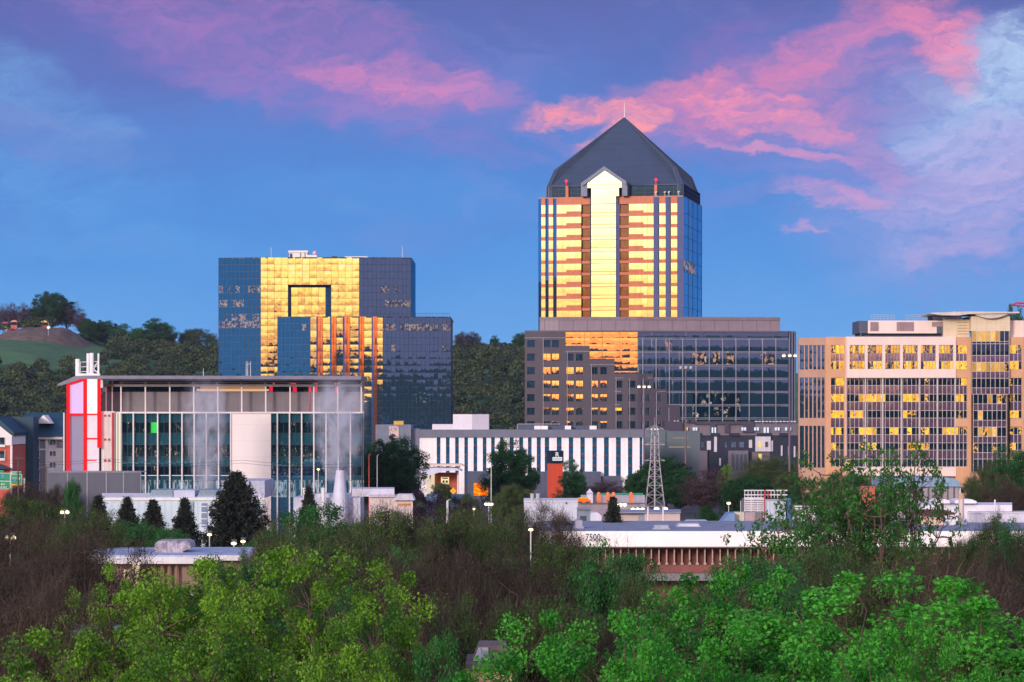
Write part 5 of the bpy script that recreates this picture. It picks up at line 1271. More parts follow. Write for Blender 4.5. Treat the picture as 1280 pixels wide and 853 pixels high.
# ------------------------------------------------------------ low buildings and fittings of the middle ground
def long_shed():
    D = 240.0; zz = lambda y: Z(y, D); XX = lambda p: X(p, D)
    t = thing('brown_columned_building', (XX(900), D, 0), 'long low building with a cream sloping fascia numbered 7500 over brown columns', 'building')
    br = plain('red_brown_wall', (.20, .085, .065), .8, var=.1)
    m = MB(); m.box(XX(676), XX(1420), D+2, D+26, 0, zz(664)-.2); m.build('wall', br, t)
    m = MB(); m.box(XX(676), XX(1420), D-.2, D+.3, zz(716), zz(706)); m.box(XX(676), XX(1420), D+1.9, D+2.1, zz(708), zz(684)); m.build('spandrel_wall', plain('brown_panel', (.24, .085, .075), .8), t)
    m = MB(); m.box(XX(676), XX(1420), D-.1, D+.4, zz(726), zz(716.3)); m.build('grey_plinth', plain('plinth_grey', (.22, .21, .22), .8), t)
    m = MB(); cream = plain('cream_fascia', (.90, .82, .73), .6, var=.05, scale=.15)
    y0, y1 = D-.7, D+.5
    m.poly([(XX(674), y0, zz(683.2)), (XX(1422), y0, zz(683.2)), (XX(1422), y1, zz(664.6)), (XX(674), y1, zz(664.6))]); m.poly([(XX(674), y1, zz(664.6)), (XX(1422), y1, zz(664.6)), (XX(1422), y1+.6, zz(664.6)), (XX(674), y1+.6, zz(664.6))])
    m.poly([(XX(674), y0, zz(683.2)), (XX(674), y1, zz(664.6)), (XX(674), y1+.6, zz(664.6)), (XX(674), D+2, zz(683.2))]); m.poly([(XX(674), y0, zz(683.2)), (XX(674), D+2, zz(683.2)), (XX(1422), D+2, zz(683.2)), (XX(1422), y0, zz(683.2))])
    f = m.build('fascia', cream, t)
    m = MB(); m.box(XX(674), XX(1422), y0-.04, y0+.04, zz(684.6), zz(683)); m.build('fascia_edge', plain('bronze_edge', (.16, .12, .10), .6), t)
    m = MB(); text_mb(m, '7500', XX(741), D-.55, zz(675.6), .62, 1.25, depth=.03); m.build('house_number', plain('number_black', (.03, .025, .03), .5), f)
    m = MB(); m.box(XX(678), XX(1418), D+1.1, D+26, zz(664.6)-.25, zz(664.6)-.06); m.build('roof', plain('slate_roof_sheet', (.22, .25, .32), .7, var=.2), t)
    i = 0
    for n in range(70):
        px = 737+9.55*n
        if px > 1410: break
        m = MB(); m.box(XX(px), XX(px+1.5), D-.1, D+.25, zz(704), zz(684)); m.box(XX(px-.8), XX(px+2.3), D-.35, D+.3, zz(706), zz(703.6)); m.build('column', plain('column_tan', (.48, .33, .27), .7), t)
    m = MB()
    for n in range(0, 70, 1):
        px = 739.5+9.55*n
        if px < 1405: m.box(XX(px), XX(px+2.6 if n % 2 else px+1.8), D+1.85, D+1.9, zz(704), zz(686))
    m.build('window_strip', plain('dark_window', (.012, .01, .015), .2), t)
    # roof furniture, each a thing of its own
    zr = zz(664.6)-.06
    for a, b, d, h, lab, col in ((717, 730, D+8, .7, 'low lilac roof box at the left end of the cream fascia building', (.30, .30, .38)), (816, 838, D+6, .35, 'flat grey duct lying on the roof behind the 7500 fascia', (.35, .36, .42)), (846, 876, D+12, .25, 'long thin pale duct on the roof right of the flat grey duct', (.5, .5, .58))):
        o = MB().box(X(a, d), X(b, d), d, d+2.5, zr, zr+h*.25).box(X(a, d)+.15, X(b, d)-.15, d+.2, d+2.3, zr+h*.25, zr+h).build('roof_duct', plain('duct_%d' % a, col, .6)); tag(o, lab, 'roof duct')
long_shed()

def low_roof_left():
    D = 190.0; zz = lambda y: Z(y, D); XX = lambda p: X(p, D)
    t = thing('flat_roofed_pavilion', (XX(215), D, 0), 'flat roofed pale building half hidden behind the yellow green trees, light on its wall', 'building')
    m = MB(); m.box(XX(100), XX(303), D, D+10, 0, zz(702)); m.build('wall', plain('tan_wall', (.35, .24, .18), .8), t)
    m = MB(); m.box(XX(96), XX(250), D-1, D+11, zz(704), zz(695.5)); m.box(XX(250), XX(306), D-1, D+11, zz(700), zz(693.5)); m.build('roof_edge', plain('pale_fascia_white', (.70, .66, .68), .5), t)
    m = MB(); m.box(XX(97), XX(305), D-.8, D+10.8, zz(695.5)-.02, zz(693.4)+.0); m.build('roof', plain('bluish_roof', (.34, .40, .52), .6, var=.2), t)
    m = MB(); m.slab([(XX(186), zz(693)), (XX(186.5), zz(683)), (XX(190), zz(679)), (XX(226), zz(678.5)), (XX(231), zz(681)), (XX(232), zz(688)), (XX(222), zz(692)), (XX(222), zz(695))][::-1], D+3, D+6); m.build('roof_unit', plain('mottled_grey_unit', (.34, .30, .36), .7, var=.55, scale=2.5), t)
    m = MB(); m.box(XX(166), XX(175), D-.06, D, zz(730), zz(704)); m.box(XX(155), XX(162), D-.06, D, zz(740), zz(712)); m.build('lit_wall_patch', emit('lit_wall_glow', (1.0, .82, .48), .9), t)  # glowing panels stand in for light falling on the wall
    m = MB()
    for i in range(6): m = MB(); m.box(XX(176+9*i), XX(177.5+9*i), D-.5, D-.2, 0, zz(703)); m.build('column', plain('red_column', (.30, .14, .10), .7), t)
    m = MB(); m.box(XX(130), XX(300), D-1.5, D-.4, zz(743), zz(740.5)); m.build('balcony_edge', M_white, t)
    # nearer blue roof low at the left edge and a small tan hut, seen through the trees
    D = 120.0
    t = thing('blue_roofed_shed', (X(60, D), D, 0), 'low shed with a pale blue roof glimpsed between dark trees at the left edge', 'shed')
    m = MB(); m.box(X(-60, D), X(170, D), D, D+7, 0, Z(812, D)); m.build('wall', plain('grey_shed_wall', (.2, .2, .22), .8), t)
    m = MB(); m.slab([(X(-62, D), Z(812, D)), (X(172, D), Z(812, D)), (X(170, D), Z(796, D)), (X(-60, D), Z(796, D))][::-1], D-.4, D+7.4); m.build('roof', plain('pale_blue_roof', (.40, .47, .62), .6, var=.15), t)
    m = MB(); m.box(X(4, D), X(10, D), D-.3, D-.1, Z(848, D), Z(826, D)); m.build('door', M_white, t)
    D = 86.0
    t = thing('small_tan_hut', (X(602, D), D, 0), 'small tan walled hut with a dark roof edge at the bottom of the picture', 'hut')
    m = MB(); m.box(X(583, D), X(640, D), D, D+3, 0, Z(837, D)); m.build('wall', plain('tan_hut_wall', (.62, .40, .28), .8), t)
    m = MB(); m.box(X(582, D), X(645, D), D-.25, D+3.2, Z(837, D), Z(829, D)); m.slab([(X(590, D), Z(829, D)), (X(640, D), Z(829, D)), (X(632, D), Z(809, D)), (X(598, D), Z(809, D))][::-1], D+.5, D+2.5); m.build('roof', plain('hut_roof', (.13, .10, .10), .8), t)
    m = MB(); m.slab([(X(591, D), Z(828, D)), (X(612, D), Z(828, D)), (X(610, D), Z(811, D)), (X(598, D), Z(811, D))][::-1], D+.42, D+.52); m.build('roof_patch', plain('lavender_sheet', (.38, .38, .52), .5), t)
low_roof_left()

def middle_bits():
    # white warehouse and roof stacks
    D = 300.0
    t = thing('white_block_building', (X(695, D), D, 0), 'bluish white windowless block left of the small dark spruce', 'building')
    m = MB(); m.vbox(655, 722, D, D+10, 0, Z(627, D)); m.build('wall', plain('bluish_white', (.56, .58, .68), .6, var=.04), t)
    m = MB(); m.vbox(654.6, 722.4, D-.1, D+10, Z(627.3, D), Z(626.2, D)); m.build('roof_edge', M_white, t)
    m = MB(); m.box(X(707, D), X(708.5, D), D-.15, D, Z(630, D), Z(628, D)); m.build('wall_lamp', M_dark, t)
    for i, px in enumerate((665.5, 672.5)):
        o = MB().tube((X(px, D), D+3, Z(627, D)), (X(px, D), D+3, Z(618.5, D)), .22, .22, 10).tube((X(px, D), D+3, Z(618.5, D)), (X(px, D), D+3, Z(618, D)), .27, .27, 10).build('roof_stack', M_steel); tag(o, ('left' if i == 0 else 'right')+' one of two grey drums on the bluish white block', 'vent stack', 'grey drums on the white block')
    D = 280.0
    t = thing('blue_grey_kiosk', (X(735, D), D, 0), 'small slate blue box building beside the white block and the spruce', 'kiosk')
    m = MB(); m.box(X(722, D), X(738, D), D, D+3, 0, Z(636, D)); m.build('wall', plain('slate_blue', (.20, .25, .34), .6), t); m = MB(); m.box(X(721.5, D), X(739, D), D-.3, D+3.2, Z(637, D), Z(635.8, D)); m.build('roof', M_roofgrey, t)
    m = MB(); m.box(X(725, D), X(733, D), D-.04, D, Z(652, D), Z(645, D)); m.build('door', M_dark, t)
    D = 290.0
    t = thing('white_tent', (X(743, D), D, 0), 'small white tent like shed between the kiosk and the spruce', 'tent')
    m = MB(); m.slab([(X(736, D), 0), (X(752, D), 0), (X(752, D), Z(645, D)), (X(747, D), Z(641, D)), (X(740, D), Z(641, D)), (X(736, D), Z(646, D))][::-1], D, D+3); m.build('canvas', plain('tent_white', (.66, .64, .74), .7), t)
    D = 330.0
    t = thing('tan_walled_depot', (X(810, D), D, 0), 'low tan walled depot behind the 7500 roof with two white vent pipes', 'building')
    m = MB(); m.vbox(758, 798, D, D+10, 0, Z(641, D)); m.vbox(806, 850, D-.6, D+10, 0, Z(641.5, D)); m.build('wall', plain('tan_precast', (.56, .44, .42), .7, var=.05), t)
    m = MB(); m.vbox(798, 806, D-.2, D+8, 0, Z(642, D)); m.vbox(757, 851, D-.8, D+10, Z(641.5, D), Z(640.4, D)); m.build('grey_trim', plain('slate_trim', (.26, .28, .36), .6), t)
    m = MB(); m.box(X(838, D), X(842, D), D-.8, D-.6, Z(657, D), Z(654, D)); m.box(X(845, D), X(850, D), D-.8, D-.6, Z(657, D), Z(654, D)); m.build('window', M_white, t)
    for px, yt in ((810, 635.5), (829, 635.5)):
        d = 300; o = MB().tube((X(px, d), d, 0), (X(px, d), d, Z(yt, d)), .09, .09, 8).tube((X(px, d), d, Z(yt, d)), (X(px, d), d, Z(yt, d)+.12), .14, .05, 8).build('vent_pipe', M_white); tag(o, ('left' if px < 820 else 'right')+' white vent pipe standing before the tan depot wall', 'pipe', 'white vent pipes by the depot')
    # motorway wall
    D = 460.0
    t = thing('noise_barrier', (X(770, D), D, 0), 'long lavender grey highway barrier with a green rail on top', 'barrier')
    m = MB(); m.box(X(726, D), X(806, D), D, D+.5, 0, Z(619, D)); m.build('wall', plain('lavender_concrete', (.36, .34, .42), .8), t)
    m = MB(); m.box(X(735, D), X(804, D), D-.05, D+.3, Z(618.6, D), Z(616.6, D)); m.build('green_rail', plain('rail_green', (.01, .26, .20), .5), t)
    m = MB(); m.box(X(700, D-40), X(800, D-40), D-40, D-39, 0, Z(629, D-40)); m.build('lower_wall', plain('mauve_concrete', (.30, .24, .29), .8), t)
    m = MB(); m.box(X(724, D-40), X(806, D-40), D-40.1, D-39, Z(630.5, D-40), Z(629, D-40)); m.build('coping', plain('coping_dark', (.1, .13, .14), .8), t)
    D = 450.0
    t = thing('orange_truck', (X(729, D), D, 0), 'orange box truck parked in front of the grey barrier', 'truck')
    m = MB(); m.box(X(722, D), X(735.5, D), D-2.4, D-.6, Z(629, D), Z(623, D)); m.box(X(736, D), X(738.3, D), D-2.3, D-.7, Z(629, D), Z(625, D)); m.build('body', plain('truck_orange', (.85, .16, .01), .4, var=.04), t)
    m = MB(); m.box(X(722.5, D), X(735, D), D-2.2, D-.8, Z(622.9, D), Z(621.8, D)); m.build('load', plain('load_yellow', (.75, .45, .03)), t)
    for px in (724.5, 734): o = MB().tube((X(px, D), D-2.5, Z(629.6, D)), (X(px, D), D-2.2, Z(629.6, D)), .42, .42, 12).build('wheel', M_dark, t)
    m = MB(); m.box(X(720, D), X(739, D), D-2.5, D, 0, Z(631.5, D)); o = m.build('retaining_ledge', plain('ledge', (.2, .19, .2))); tag(o, 'dark concrete ledge under the orange truck', 'ledge')
    D = 455
    for px, w, c, lab in ((741, 1.3, (.66, .66, .74), 'small white pointed tent roof above the highway barrier'),):
        m = MB(); m.prism([(X(734, D), D+2), (X(741.5, D), D+2), (X(741.5, D), D+4), (X(734, D), D+4)], 0, Z(617, D)); m.prism([(X(733.5, D), D+1.8), (X(742, D), D+1.8), (X(742, D), D+4.2), (X(733.5, D), D+4.2)], Z(617, D), Z(611.5, D), top=[(X(737.6, D), D+2.9), (X(737.8, D), D+2.9), (X(737.8, D), D+3.1), (X(737.6, D), D+3.1)]); tag(m.build('canopy_tent', plain('tent_white', c)), lab, 'tent')
    cones = [(748.5, 'leftmost'), (760, 'second'), (767, 'third'), (789, 'rightmost')]
    for px, w in cones:
        D = 452; m = MB(); m.tube((X(px, D), D, Z(618.5, D)), (X(px, D), D, Z(615.3, D)), .30, .22, 8); m.box(X(px, D)-.36, X(px, D)+.36, D-.3, D+.3, 0, Z(618.5, D)); tag(m.build('traffic_drum', plain('drum_orange', (.75, .22, .08), .5)), w+' of the orange drums along the green barrier rail', 'traffic drum', 'orange drums along the barrier')
    # lattice mast
    D = 500.0; x0 = X(818.5, D); zt = Z(531, D)
    t = thing('lattice_tower', (x0, D, 0), 'pale steel lattice tower with short cross arms in front of trees', 'lattice tower')
    m = MB(); st = plain('pale_steel', (.40, .38, .43), .5, .2)
    def hw(z): return interp(z, [(0, 1.9), (Z(577, D), .78), (zt-1.5, .62), (zt, .25)])
    lv = [0, 2.1, 4.1, 5.8, 7.3, 8.6, Z(577, D), Z(577, D)+1.25, Z(577, D)+2.5, Z(577, D)+3.75, Z(577, D)+5.0, zt-1.5, zt-.4]
    lv = sorted(lv)
    for a, b in zip(lv, lv[1:]):
        A, B = hw(a), hw(b)
        for sx in (-1, 1):
            for sy in (-1, 1): m.tube((x0+sx*A, D+sy*A, a), (x0+sx*B, D+sy*B, b), .06, .06, 4)
        for q in range(4):
            c = [(-1, -1), (1, -1), (1, 1), (-1, 1)]; p, r_ = c[q], c[(q+1) % 4]
            m.tube((x0+p[0]*A, D+p[1]*A, a), (x0+r_[0]*B, D+r_[1]*B, b), .034, .034, 4); m.tube((x0+r_[0]*A, D+r_[1]*A, a), (x0+p[0]*B, D+p[1]*B, b), .034, .034, 4)
            m.tube((x0+p[0]*B, D+p[1]*B, b), (x0+r_[0]*B, D+r_[1]*B, b), .04, .04, 4)
    m.build('lattice', st, t)
    m = MB()
    for y, w in ((576, 1.8), (556, 1.75), (536.5, 1.6)):
        z = Z(y, D)
        m.tube((x0-w, D, z), (x0+w, D, z), .07, .07, 4); m.tube((x0-w, D, z), (x0, D, z+.7), .04, .04, 4); m.tube((x0+w, D, z), (x0, D, z+.7), .04, .04, 4)
    m.tube((x0, D, zt-.4), (x0, D, zt+1.3), .06, .04, 5); m.tube((x0, D, 0), (x0, D, zt-2), .16, .16, 6)
    m.build('cross_arm', st, t)
    m = MB(); 
    for dx in (-.6, .5, .0): m.tube((x0+dx, D-.7, Z(538, D)), (x0+dx, D-.7, Z(535.5, D)), .18, .18, 8)
    m.build('antenna_drum', M_white, t)
    # tall lamp standards
    def mast(px, yt, D, lab, lit, nm='lamp_post', heads=2):
        t = thing(nm, (X(px, D), D, 0), lab, 'street lamp', 'tall twin headed lamp posts')
        zt = Z(yt, D); x = X(px, D)
        MB().tube((x, D, 0), (x, D, zt), .24, .14, 10).build('pole', plain('pole_brown', (.16, .12, .15) if lit != 'x' else (.1, .06, .1), .5, .3), t)
        MB().tube((x-1.1, D, zt), (x+1.1, D, zt), .09, .09, 6).build('cross_bar', plain('pole_brown', (.16, .12, .15)), t)
        L = emit('warm_lamp', (1.0, .80, .45), 2.4) if lit else plain('unlit_lamp', (.6, .6, .62), .3)
        for s in (-1, 0, 1):
            y0 = D+(-.5 if s == 0 else 0)
            h = MB().prism([(x+s*1.0-.34, y0-.3), (x+s*1.0+.34, y0-.3), (x+s*1.0+.34, y0+.3), (x+s*1.0-.34, y0+.3)], zt-.02, zt+.22, top=[(x+s*1.0-.2, y0-.2), (x+s*1.0+.2, y0-.2), (x+s*1.0+.2, y0+.2), (x+s*1.0-.2, y0+.2)]).build('lamp_head', M_steel, t)
            MB().ball((x+s*1.0, y0, zt-.15), .30, 10, 6, .6).build('lamp_lens', L, h)
    mast(805, 483, 560, 'lit lamp post in front of the granite block, left of the lattice tower', True)
    mast(986.8, 444, 500, 'tallest lit lamp post, beside the left corner of the sandstone building', True)
    mast(857, 459.5, 560, 'unlit dark lamp post rising in front of the gridded glass facade', False)
    def glow(px, py, D, lab, w=1.0, rgb=(1.0, .86, .45), s=3.0, pole=True, n=1):
        t = thing('floodlight', (X(px, D), D, 0), lab, 'floodlight')
        x, z = X(px, D), Z(py, D)
        MB().tube((x, D, 0), (x, D, z-.1), .07, .05, 6).build('post', M_steel, t)
        hd = MB().box(x-w*.55, x+w*.55, D-.05, D+.5, z+.12, z+.3).build('hood', M_dark, t)
        for i in range(n):
            xx_ = x if n == 1 else x+(-.5+i/(n-1))*w*.8
            MB().ball((xx_, D-.1, z), w/(2.2*n)+.06, 10, 6, .55 if n == 1 else .8).build('lamp_lens', emit('flood_%d' % int(s*10+rgb[2]*100), rgb, s), hd)
    glow(776, 631.2, 420, 'bright cream floodlight right of the small spruce top', 1.5, n=3)
    glow(797, 637.2, 400, 'bright floodlight at the left foot of the lattice tower', 1.7, n=3)
    glow(826, 637, 400, 'bright floodlight at the right foot of the lattice tower', 1.5, n=2)
    glow(611, 630.5, 300, 'wide cream light panel above the brown bare trees', .75, n=3)
    glow(592.5, 636.5, 300, 'small round light left of the wide cream light panel', .25)
    glow(81, 640.5, 260, 'twin yellow lamp on a post at left above the dark trees', .6, n=2)
    glow(13, 672.5, 200, 'faint twin lamp low at the left edge in the dark trees', .6, n=2, s=1.6)
    glow(262, 668.5, 232, 'glowing yellow lamp at the left foot of the big conifer', .3, rgb=(1, .85, .3))
    glow(292.5, 679.5, 215, 'left one of two small lamps under the big conifer', .35, s=2.2)
    glow(304, 677, 215, 'right one of two small lamps under the big conifer', .3, s=2.2)
    glow(663.5, 662.3, 175, 'small white lamp in the brown thicket left of the cream fascia', .2)
    glow(910.8, 629.4, 380, 'round white lamp left of the slatted cooling unit', .5, s=2.5)
    glow(398, 587, 415, 'round lamp at the foot of the teal glass facade', .4, s=2.0)
    glow(211.5, 768, 100, 'pale lamp glowing inside the left yellow green tree', .25, s=1.0)
    # cooling units with frames on the roof right of centre
    D = 300.0
    t = thing('cooling_unit', (X(945, D), D, 0), 'white slatted cooling unit with open steel railing and a red pipe', 'cooling unit')
    wh = plain('unit_white', (.66, .64, .68), .5)
    z0, zm, zt = 0, Z(623, D), Z(612.5, D)
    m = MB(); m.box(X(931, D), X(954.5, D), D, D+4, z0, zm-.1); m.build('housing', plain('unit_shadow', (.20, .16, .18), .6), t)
    for i in range(7):
        z = Z(641.5-2.7*i, D); m = MB(); m.box(X(930.5, D), X(954.5, D), D-.12, D, z, z+.14); m.build('slat', wh, t)
    m = MB()
    for px in (930.2, 938.5, 946.6, 954): m.box(X(px, D), X(px+.8, D), D-.14, D-.02, z0, zm)
    m.box(X(930, D), X(955, D), D-.15, D, zm-.12, zm+.1); m.build('frame', wh, t)
    m = MB()
    for i in range(13): px = 930.5+4.1*i; m.box(X(px, D), X(px+.7, D), D-.1, D, zm, zt)
    m.box(X(930, D), X(984, D), D-.12, D, zt-.12, zt); m.box(X(930, D), X(984, D), D-.12, D, zm+.3, zm+.42); m.build('railing', wh, t)
    m = MB(); m.box(X(954.6, D), X(956.6, D), D-.3, D-.1, z0, zt); m.box(X(959, D), X(960.5, D), D-.3, D-.1, zm, zt-.1); m.build('red_pipe', plain('pipe_red', (.42, .05, .06), .5), t)
    for px, lab in ((941, 0), (950, 1)): m = MB(); m.tube((X(px, D), D+1.5, zm), (X(px, D), D+1.5, zm+.6), .32, .36, 10); m.build('fan', M_dark, t)
    t = thing('white_plant_cabinet', (X(970, D-4), D-4, 0), 'row of bluish white plant cabinets right of the slatted cooling unit', 'cabinet')
    D2 = D-4
    m = MB(); m.box(X(958.5, D2), X(982, D2), D2, D2+2, 0, Z(625, D2)); m.build('body', plain('cabinet_blue_white', (.50, .58, .68), .4), t)
    m = MB()
    for px in (962, 968.5, 974, 979): m.box(X(px, D2), X(px+.5, D2), D2-.05, D2, 0, Z(626.5, D2))
    m.box(X(958, D2), X(983, D2), D2-.1, D2+2, Z(625.6, D2), Z(624.6, D2)); m.build('seam', M_steel, t)
    m = MB(); m.box(X(984, D2), X(989, D2), D2+.4, D2+2.4, 0, Z(623.5, D2)); tag(m.build('blue_tank', plain('deep_blue_tank', (.06, .14, .36), .4)), 'deep blue upright tank right of the white plant cabinets', 'tank')
    D3 = 292.0
    t = thing('roof_louvre_box', (X(1005, D3), D3, 0), 'louvred white plant box partly hidden by the slender pale green tree', 'vent')
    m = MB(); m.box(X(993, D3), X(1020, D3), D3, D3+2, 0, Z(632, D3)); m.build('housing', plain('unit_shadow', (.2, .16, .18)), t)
    for i in range(5): z = Z(646-3*i, D3); m = MB(); m.box(X(993, D3), X(1020, D3), D3-.1, D3, z, z+.13); m.build('slat', wh, t)
    D4 = 275.0
    t = thing('white_roof_hatch', (X(1010, D4), D4, 0), 'long white hatch with a dark red underside behind the slender tree', 'roof hatch')
    m = MB(); m.slab([(X(992, D4), Z(653, D4)), (X(1028, D4), Z(653, D4)), (X(1026, D4), Z(645.5, D4)), (X(997, D4), Z(645.5, D4))][::-1], D4, D4+3); m.build('cover', plain('hatch_white', (.74, .72, .78), .5), t)
    m = MB(); m.box(X(970, D4), X(1062, D4), D4+.2, D4+3, 0, Z(653.3, D4)); m.build('base', plain('dark_red_base', (.16, .03, .04), .6), t)
    # white tent shed, blue slanted sheet, tan wall
    D = 270.0
    t = thing('flat_domed_shed', (X(874, D), D, 0), 'low white shed with a faceted roof standing behind the 7500 roof', 'shed')
    m = MB(); m.slab([(X(854, D), Z(663, D)), (X(893, D), Z(663, D)), (X(892.5, D), Z(655.5, D)), (X(886, D), Z(652, D)), (X(862, D), Z(652, D)), (X(854.5, D), Z(656, D))][::-1], D, D+5); m.box(X(855, D), X(892, D), D+.1, D+4.9, 0, Z(663, D)); m.build('shell', plain('shed_lilac_white', (.60, .58, .66), .5), t)
    m = MB()
    for i in range(10): m.box(X(853+9*i, D-6), X(853.7+9*i, D-6), D-6, D-5.9, 0, Z(658, D-6))
    m.box(X(852, D-6), X(938, D-6), D-6, D-5.9, Z(659, D-6), Z(658.2, D-6)); m.box(X(852, D-6), X(938, D-6), D-6, D-5.9, Z(662.5, D-6), Z(662, D-6)); tag(m.build('roof_railing', M_steel), 'thin steel railing along the back of the 7500 roof', 'railing')
    D = 285.0
    t = thing('blue_ramp_cover', (X(912, D), D, 0), 'slanted blue sheet roof rising left of the tan wall', 'canopy')
    m = MB(); m.slab([(X(896, D), Z(658, D)), (X(918, D), Z(658, D)), (X(919, D), Z(641.5, D)), (X(911, D), Z(642, D)), (X(903, D), Z(652, D))][::-1], D, D+4); m.build('sheet', plain('sheet_blue', (.16, .27, .46), .4), t)
    m = MB(); m.box(X(903, D), X(916, D), D-1.0, D-.2, 0, Z(654, D)); m.build('red_base', plain('crate_red', (.28, .04, .04), .6), t)
    t = thing('tan_yard_wall', (X(935, D), D, 0), 'pale tan yard wall in sections below the slatted cooling unit', 'wall')
    m = MB(); m.box(X(919.5, D), X(931, D), D+1, D+3, 0, Z(641, D)); m.build('wall', plain('cream_yard', (.62, .56, .46), .7), t)
    m = MB(); m.box(X(931, D), X(944.5, D), D+.8, D+3, 0, Z(641, D)); m.build('wall', plain('mauve_yard', (.42, .32, .34), .7), t)
    m = MB(); m.box(X(944.5, D), X(954, D), D+.7, D+3, 0, Z(641.5, D)); m.build('wall', plain('grey_yard', (.22, .18, .2), .7), t)
    for px in (926, 902.8): pass
    o = MB().tube((X(926, D), D, 0), (X(926, D), D, Z(626, D)), .05, .04, 6).build('steel_post', M_steel); tag(o, 'thin steel post in front of the cream yard wall', 'post')
    # right side: white buildings, chimney, dome roof
    D = 262.0
    t = thing('white_roof_building', (X(1230, D), D, 0), 'white building with rounded rooftop units behind the round chimney', 'building')
    wh2 = plain('warm_white_wall', (.70, .67, .71), .6, var=.05, scale=.3)
    m = MB(); m.vbox(1150, 1265, D+4, D+12, 0, Z(631.5, D+4)); m.build('wall', wh2, t)
    m = MB(); m.slab([(X(1177, D), Z(633, D)), (X(1198, D), Z(633, D)), (X(1197, D), Z(627.5, D)), (X(1190, D), Z(626, D)), (X(1181, D), Z(626.5, D)), (X(1176, D), Z(629.5, D))][::-1], D+5, D+8); m.build('rounded_unit', wh2, t)
    m = MB(); m.slab([(X(1205, D), Z(632.5, D)), (X(1231, D), Z(632.5, D)), (X(1232, D), Z(629, D)), (X(1226, D), Z(626.5, D)), (X(1210, D), Z(626, D)), (X(1204, D), Z(628, D))][::-1], D+5, D+8); m.build('rounded_unit', wh2, t)
    m = MB(); m.box(X(1183, D), X(1230, D), D+3.7, D+3.95, Z(632.3, D), Z(631.2, D)); m.build('shadow_gap', M_dark, t)
    m = MB(); m.vbox(1209, 1330, D, D+5, 0, Z(641, D)); m.build('lower_wall', plain('grey_white_wall', (.56, .54, .62), .6, tex=lambda N, co, col: N.mix(N.step(N.m('FRACT', N.m('MULTIPLY', N.xyz(co)[0], 1.3)), .0, .1, .25, 0), col, (.3, .3, .36))), t)
    m = MB(); m.box(X(1209, D), X(1330, D), D-.1, D, Z(641.5, D), Z(640.7, D)); m.build('coping', M_white, t)
    o = MB().tube((X(1250.5, D), D+3, 0), (X(1250.5, D), D+3, Z(626, D)), .07, .07, 8).build('vent_pipe', M_white); tag(o, 'slim white vent pipe on the white building near the right edge', 'pipe')
    D = 258.0
    t = thing('round_chimney', (X(1201.5, D), D, 0), 'round pinkish chimney with a tan collar in front of the white building', 'chimney')
    x = X(1201.5, D); MB().tube((x, D, 0), (x, D, Z(623, D)), .27, .25, 14).build('flue', plain('flue_pink', (.62, .50, .47), .5, .1), t)
    MB().tube((x, D, Z(623, D)), (x, D, Z(617.5, D)), .30, .28, 14).build('collar', plain('collar_tan', (.55, .33, .16), .5), t)
    MB().tube((x, D, Z(617.5, D)), (x, D, Z(616.5, D)), .31, .31, 14).tube((x-.1, D, Z(616.5, D)), (x-.1, D, Z(610, D)), .09, .05, 8).build('cap', M_steel, t)
    m = MB(); m.poly([(X(1206, D), D, Z(659, D)), (X(1210, D), D, Z(659, D)), (X(1209, D), D+.6, Z(648, D)), (X(1206, D), D+.6, Z(652, D))]); m.box(X(1196, D), X(1207, D), D-.2, D+.6, 0, Z(654, D)); m.build('duct', plain('duct_blue', (.36, .42, .55), .4), t)
    D = 256.0
    t = thing('maroon_awning_hut', (X(1175, D), D, 0), 'small tan hut under a flat maroon awning left of the round chimney', 'hut')
    m = MB(); m.box(X(1150, D), X(1179, D), D, D+3, 0, Z(643.5, D)); m.build('wall', plain('peach_wall', (.66, .48, .38), .7), t)
    m = MB(); m.slab([(X(1148, D), Z(643.5, D)), (X(1192, D), Z(643.5, D)), (X(1192, D), Z(641, D)), (X(1184, D), Z(638.2, D)), (X(1152, D), Z(638.2, D))][::-1], D-.8, D+3.2); m.build('awning', plain('awning_maroon', (.12, .03, .04), .7), t)
    m = MB(); m.box(X(1179, D), X(1194, D), D-.2, D+2.6, 0, Z(649.5, D)); m.build('white_annex', wh2, t)
    m = MB(); m.box(X(1181, D), X(1185, D), D-.26, D-.2, Z(656, D), Z(651.5, D)); m.build('window', plain('annex_window', (.12, .22, .34), .2), t)
    D = 330.0
    t = thing('blue_barrel_roof_hall', (X(1165, D), D, 0), 'hall with a pale blue barrel roof below the sandstone building', 'hall')
    m = MB(); pr = [(X(1120, D), Z(609, D)), (X(1200, D), Z(609, D))]+[(X(1120+80*math.cos(math.pi/2*0)*1, D), Z(609, D))][:0]
    prof = [(X(1100, D), Z(608.5, D)), (X(1201, D), Z(608.5, D)), (X(1199, D), Z(602, D)), (X(1193, D), Z(598.5, D)), (X(1182, D), Z(597, D)), (X(1150, D), Z(596.3, D)), (X(1110, D), Z(597, D)), (X(1100, D), Z(600, D))]
    m.slab(prof[::-1], D, D+8); m.build('roof', plain('barrel_blue', (.24, .36, .52), .4, .1), t)
    m = MB(); m.box(X(1102, D), X(1199, D), D+.3, D+7.7, 0, Z(608.6, D)); m.build('wall', plain('barrel_wall', (.34, .30, .33), .7), t)
    m = MB()
    for i in range(12): m.box(X(1104+8*i, D), X(1105+8*i, D), D+.1, D+.3, 0, Z(609, D))
    m.build('post', plain('dusk_post', (.12, .1, .12)), t)
    o = MB().box(X(1082, D), X(1098, D), D+3, D+6, 0, Z(609, D)).build('red_roofed_kiosk', plain('kiosk_red', (.5, .13, .08), .6)); tag(o, 'small red topped kiosk seen through the slender green tree', 'kiosk')
    # centre left: white cone and low white roofs
    D = 330.0
    t = thing('white_hoppers', (X(425, D), D, 0), 'tapered white stack standing at the foot of the steam by the teal glass', 'stack')
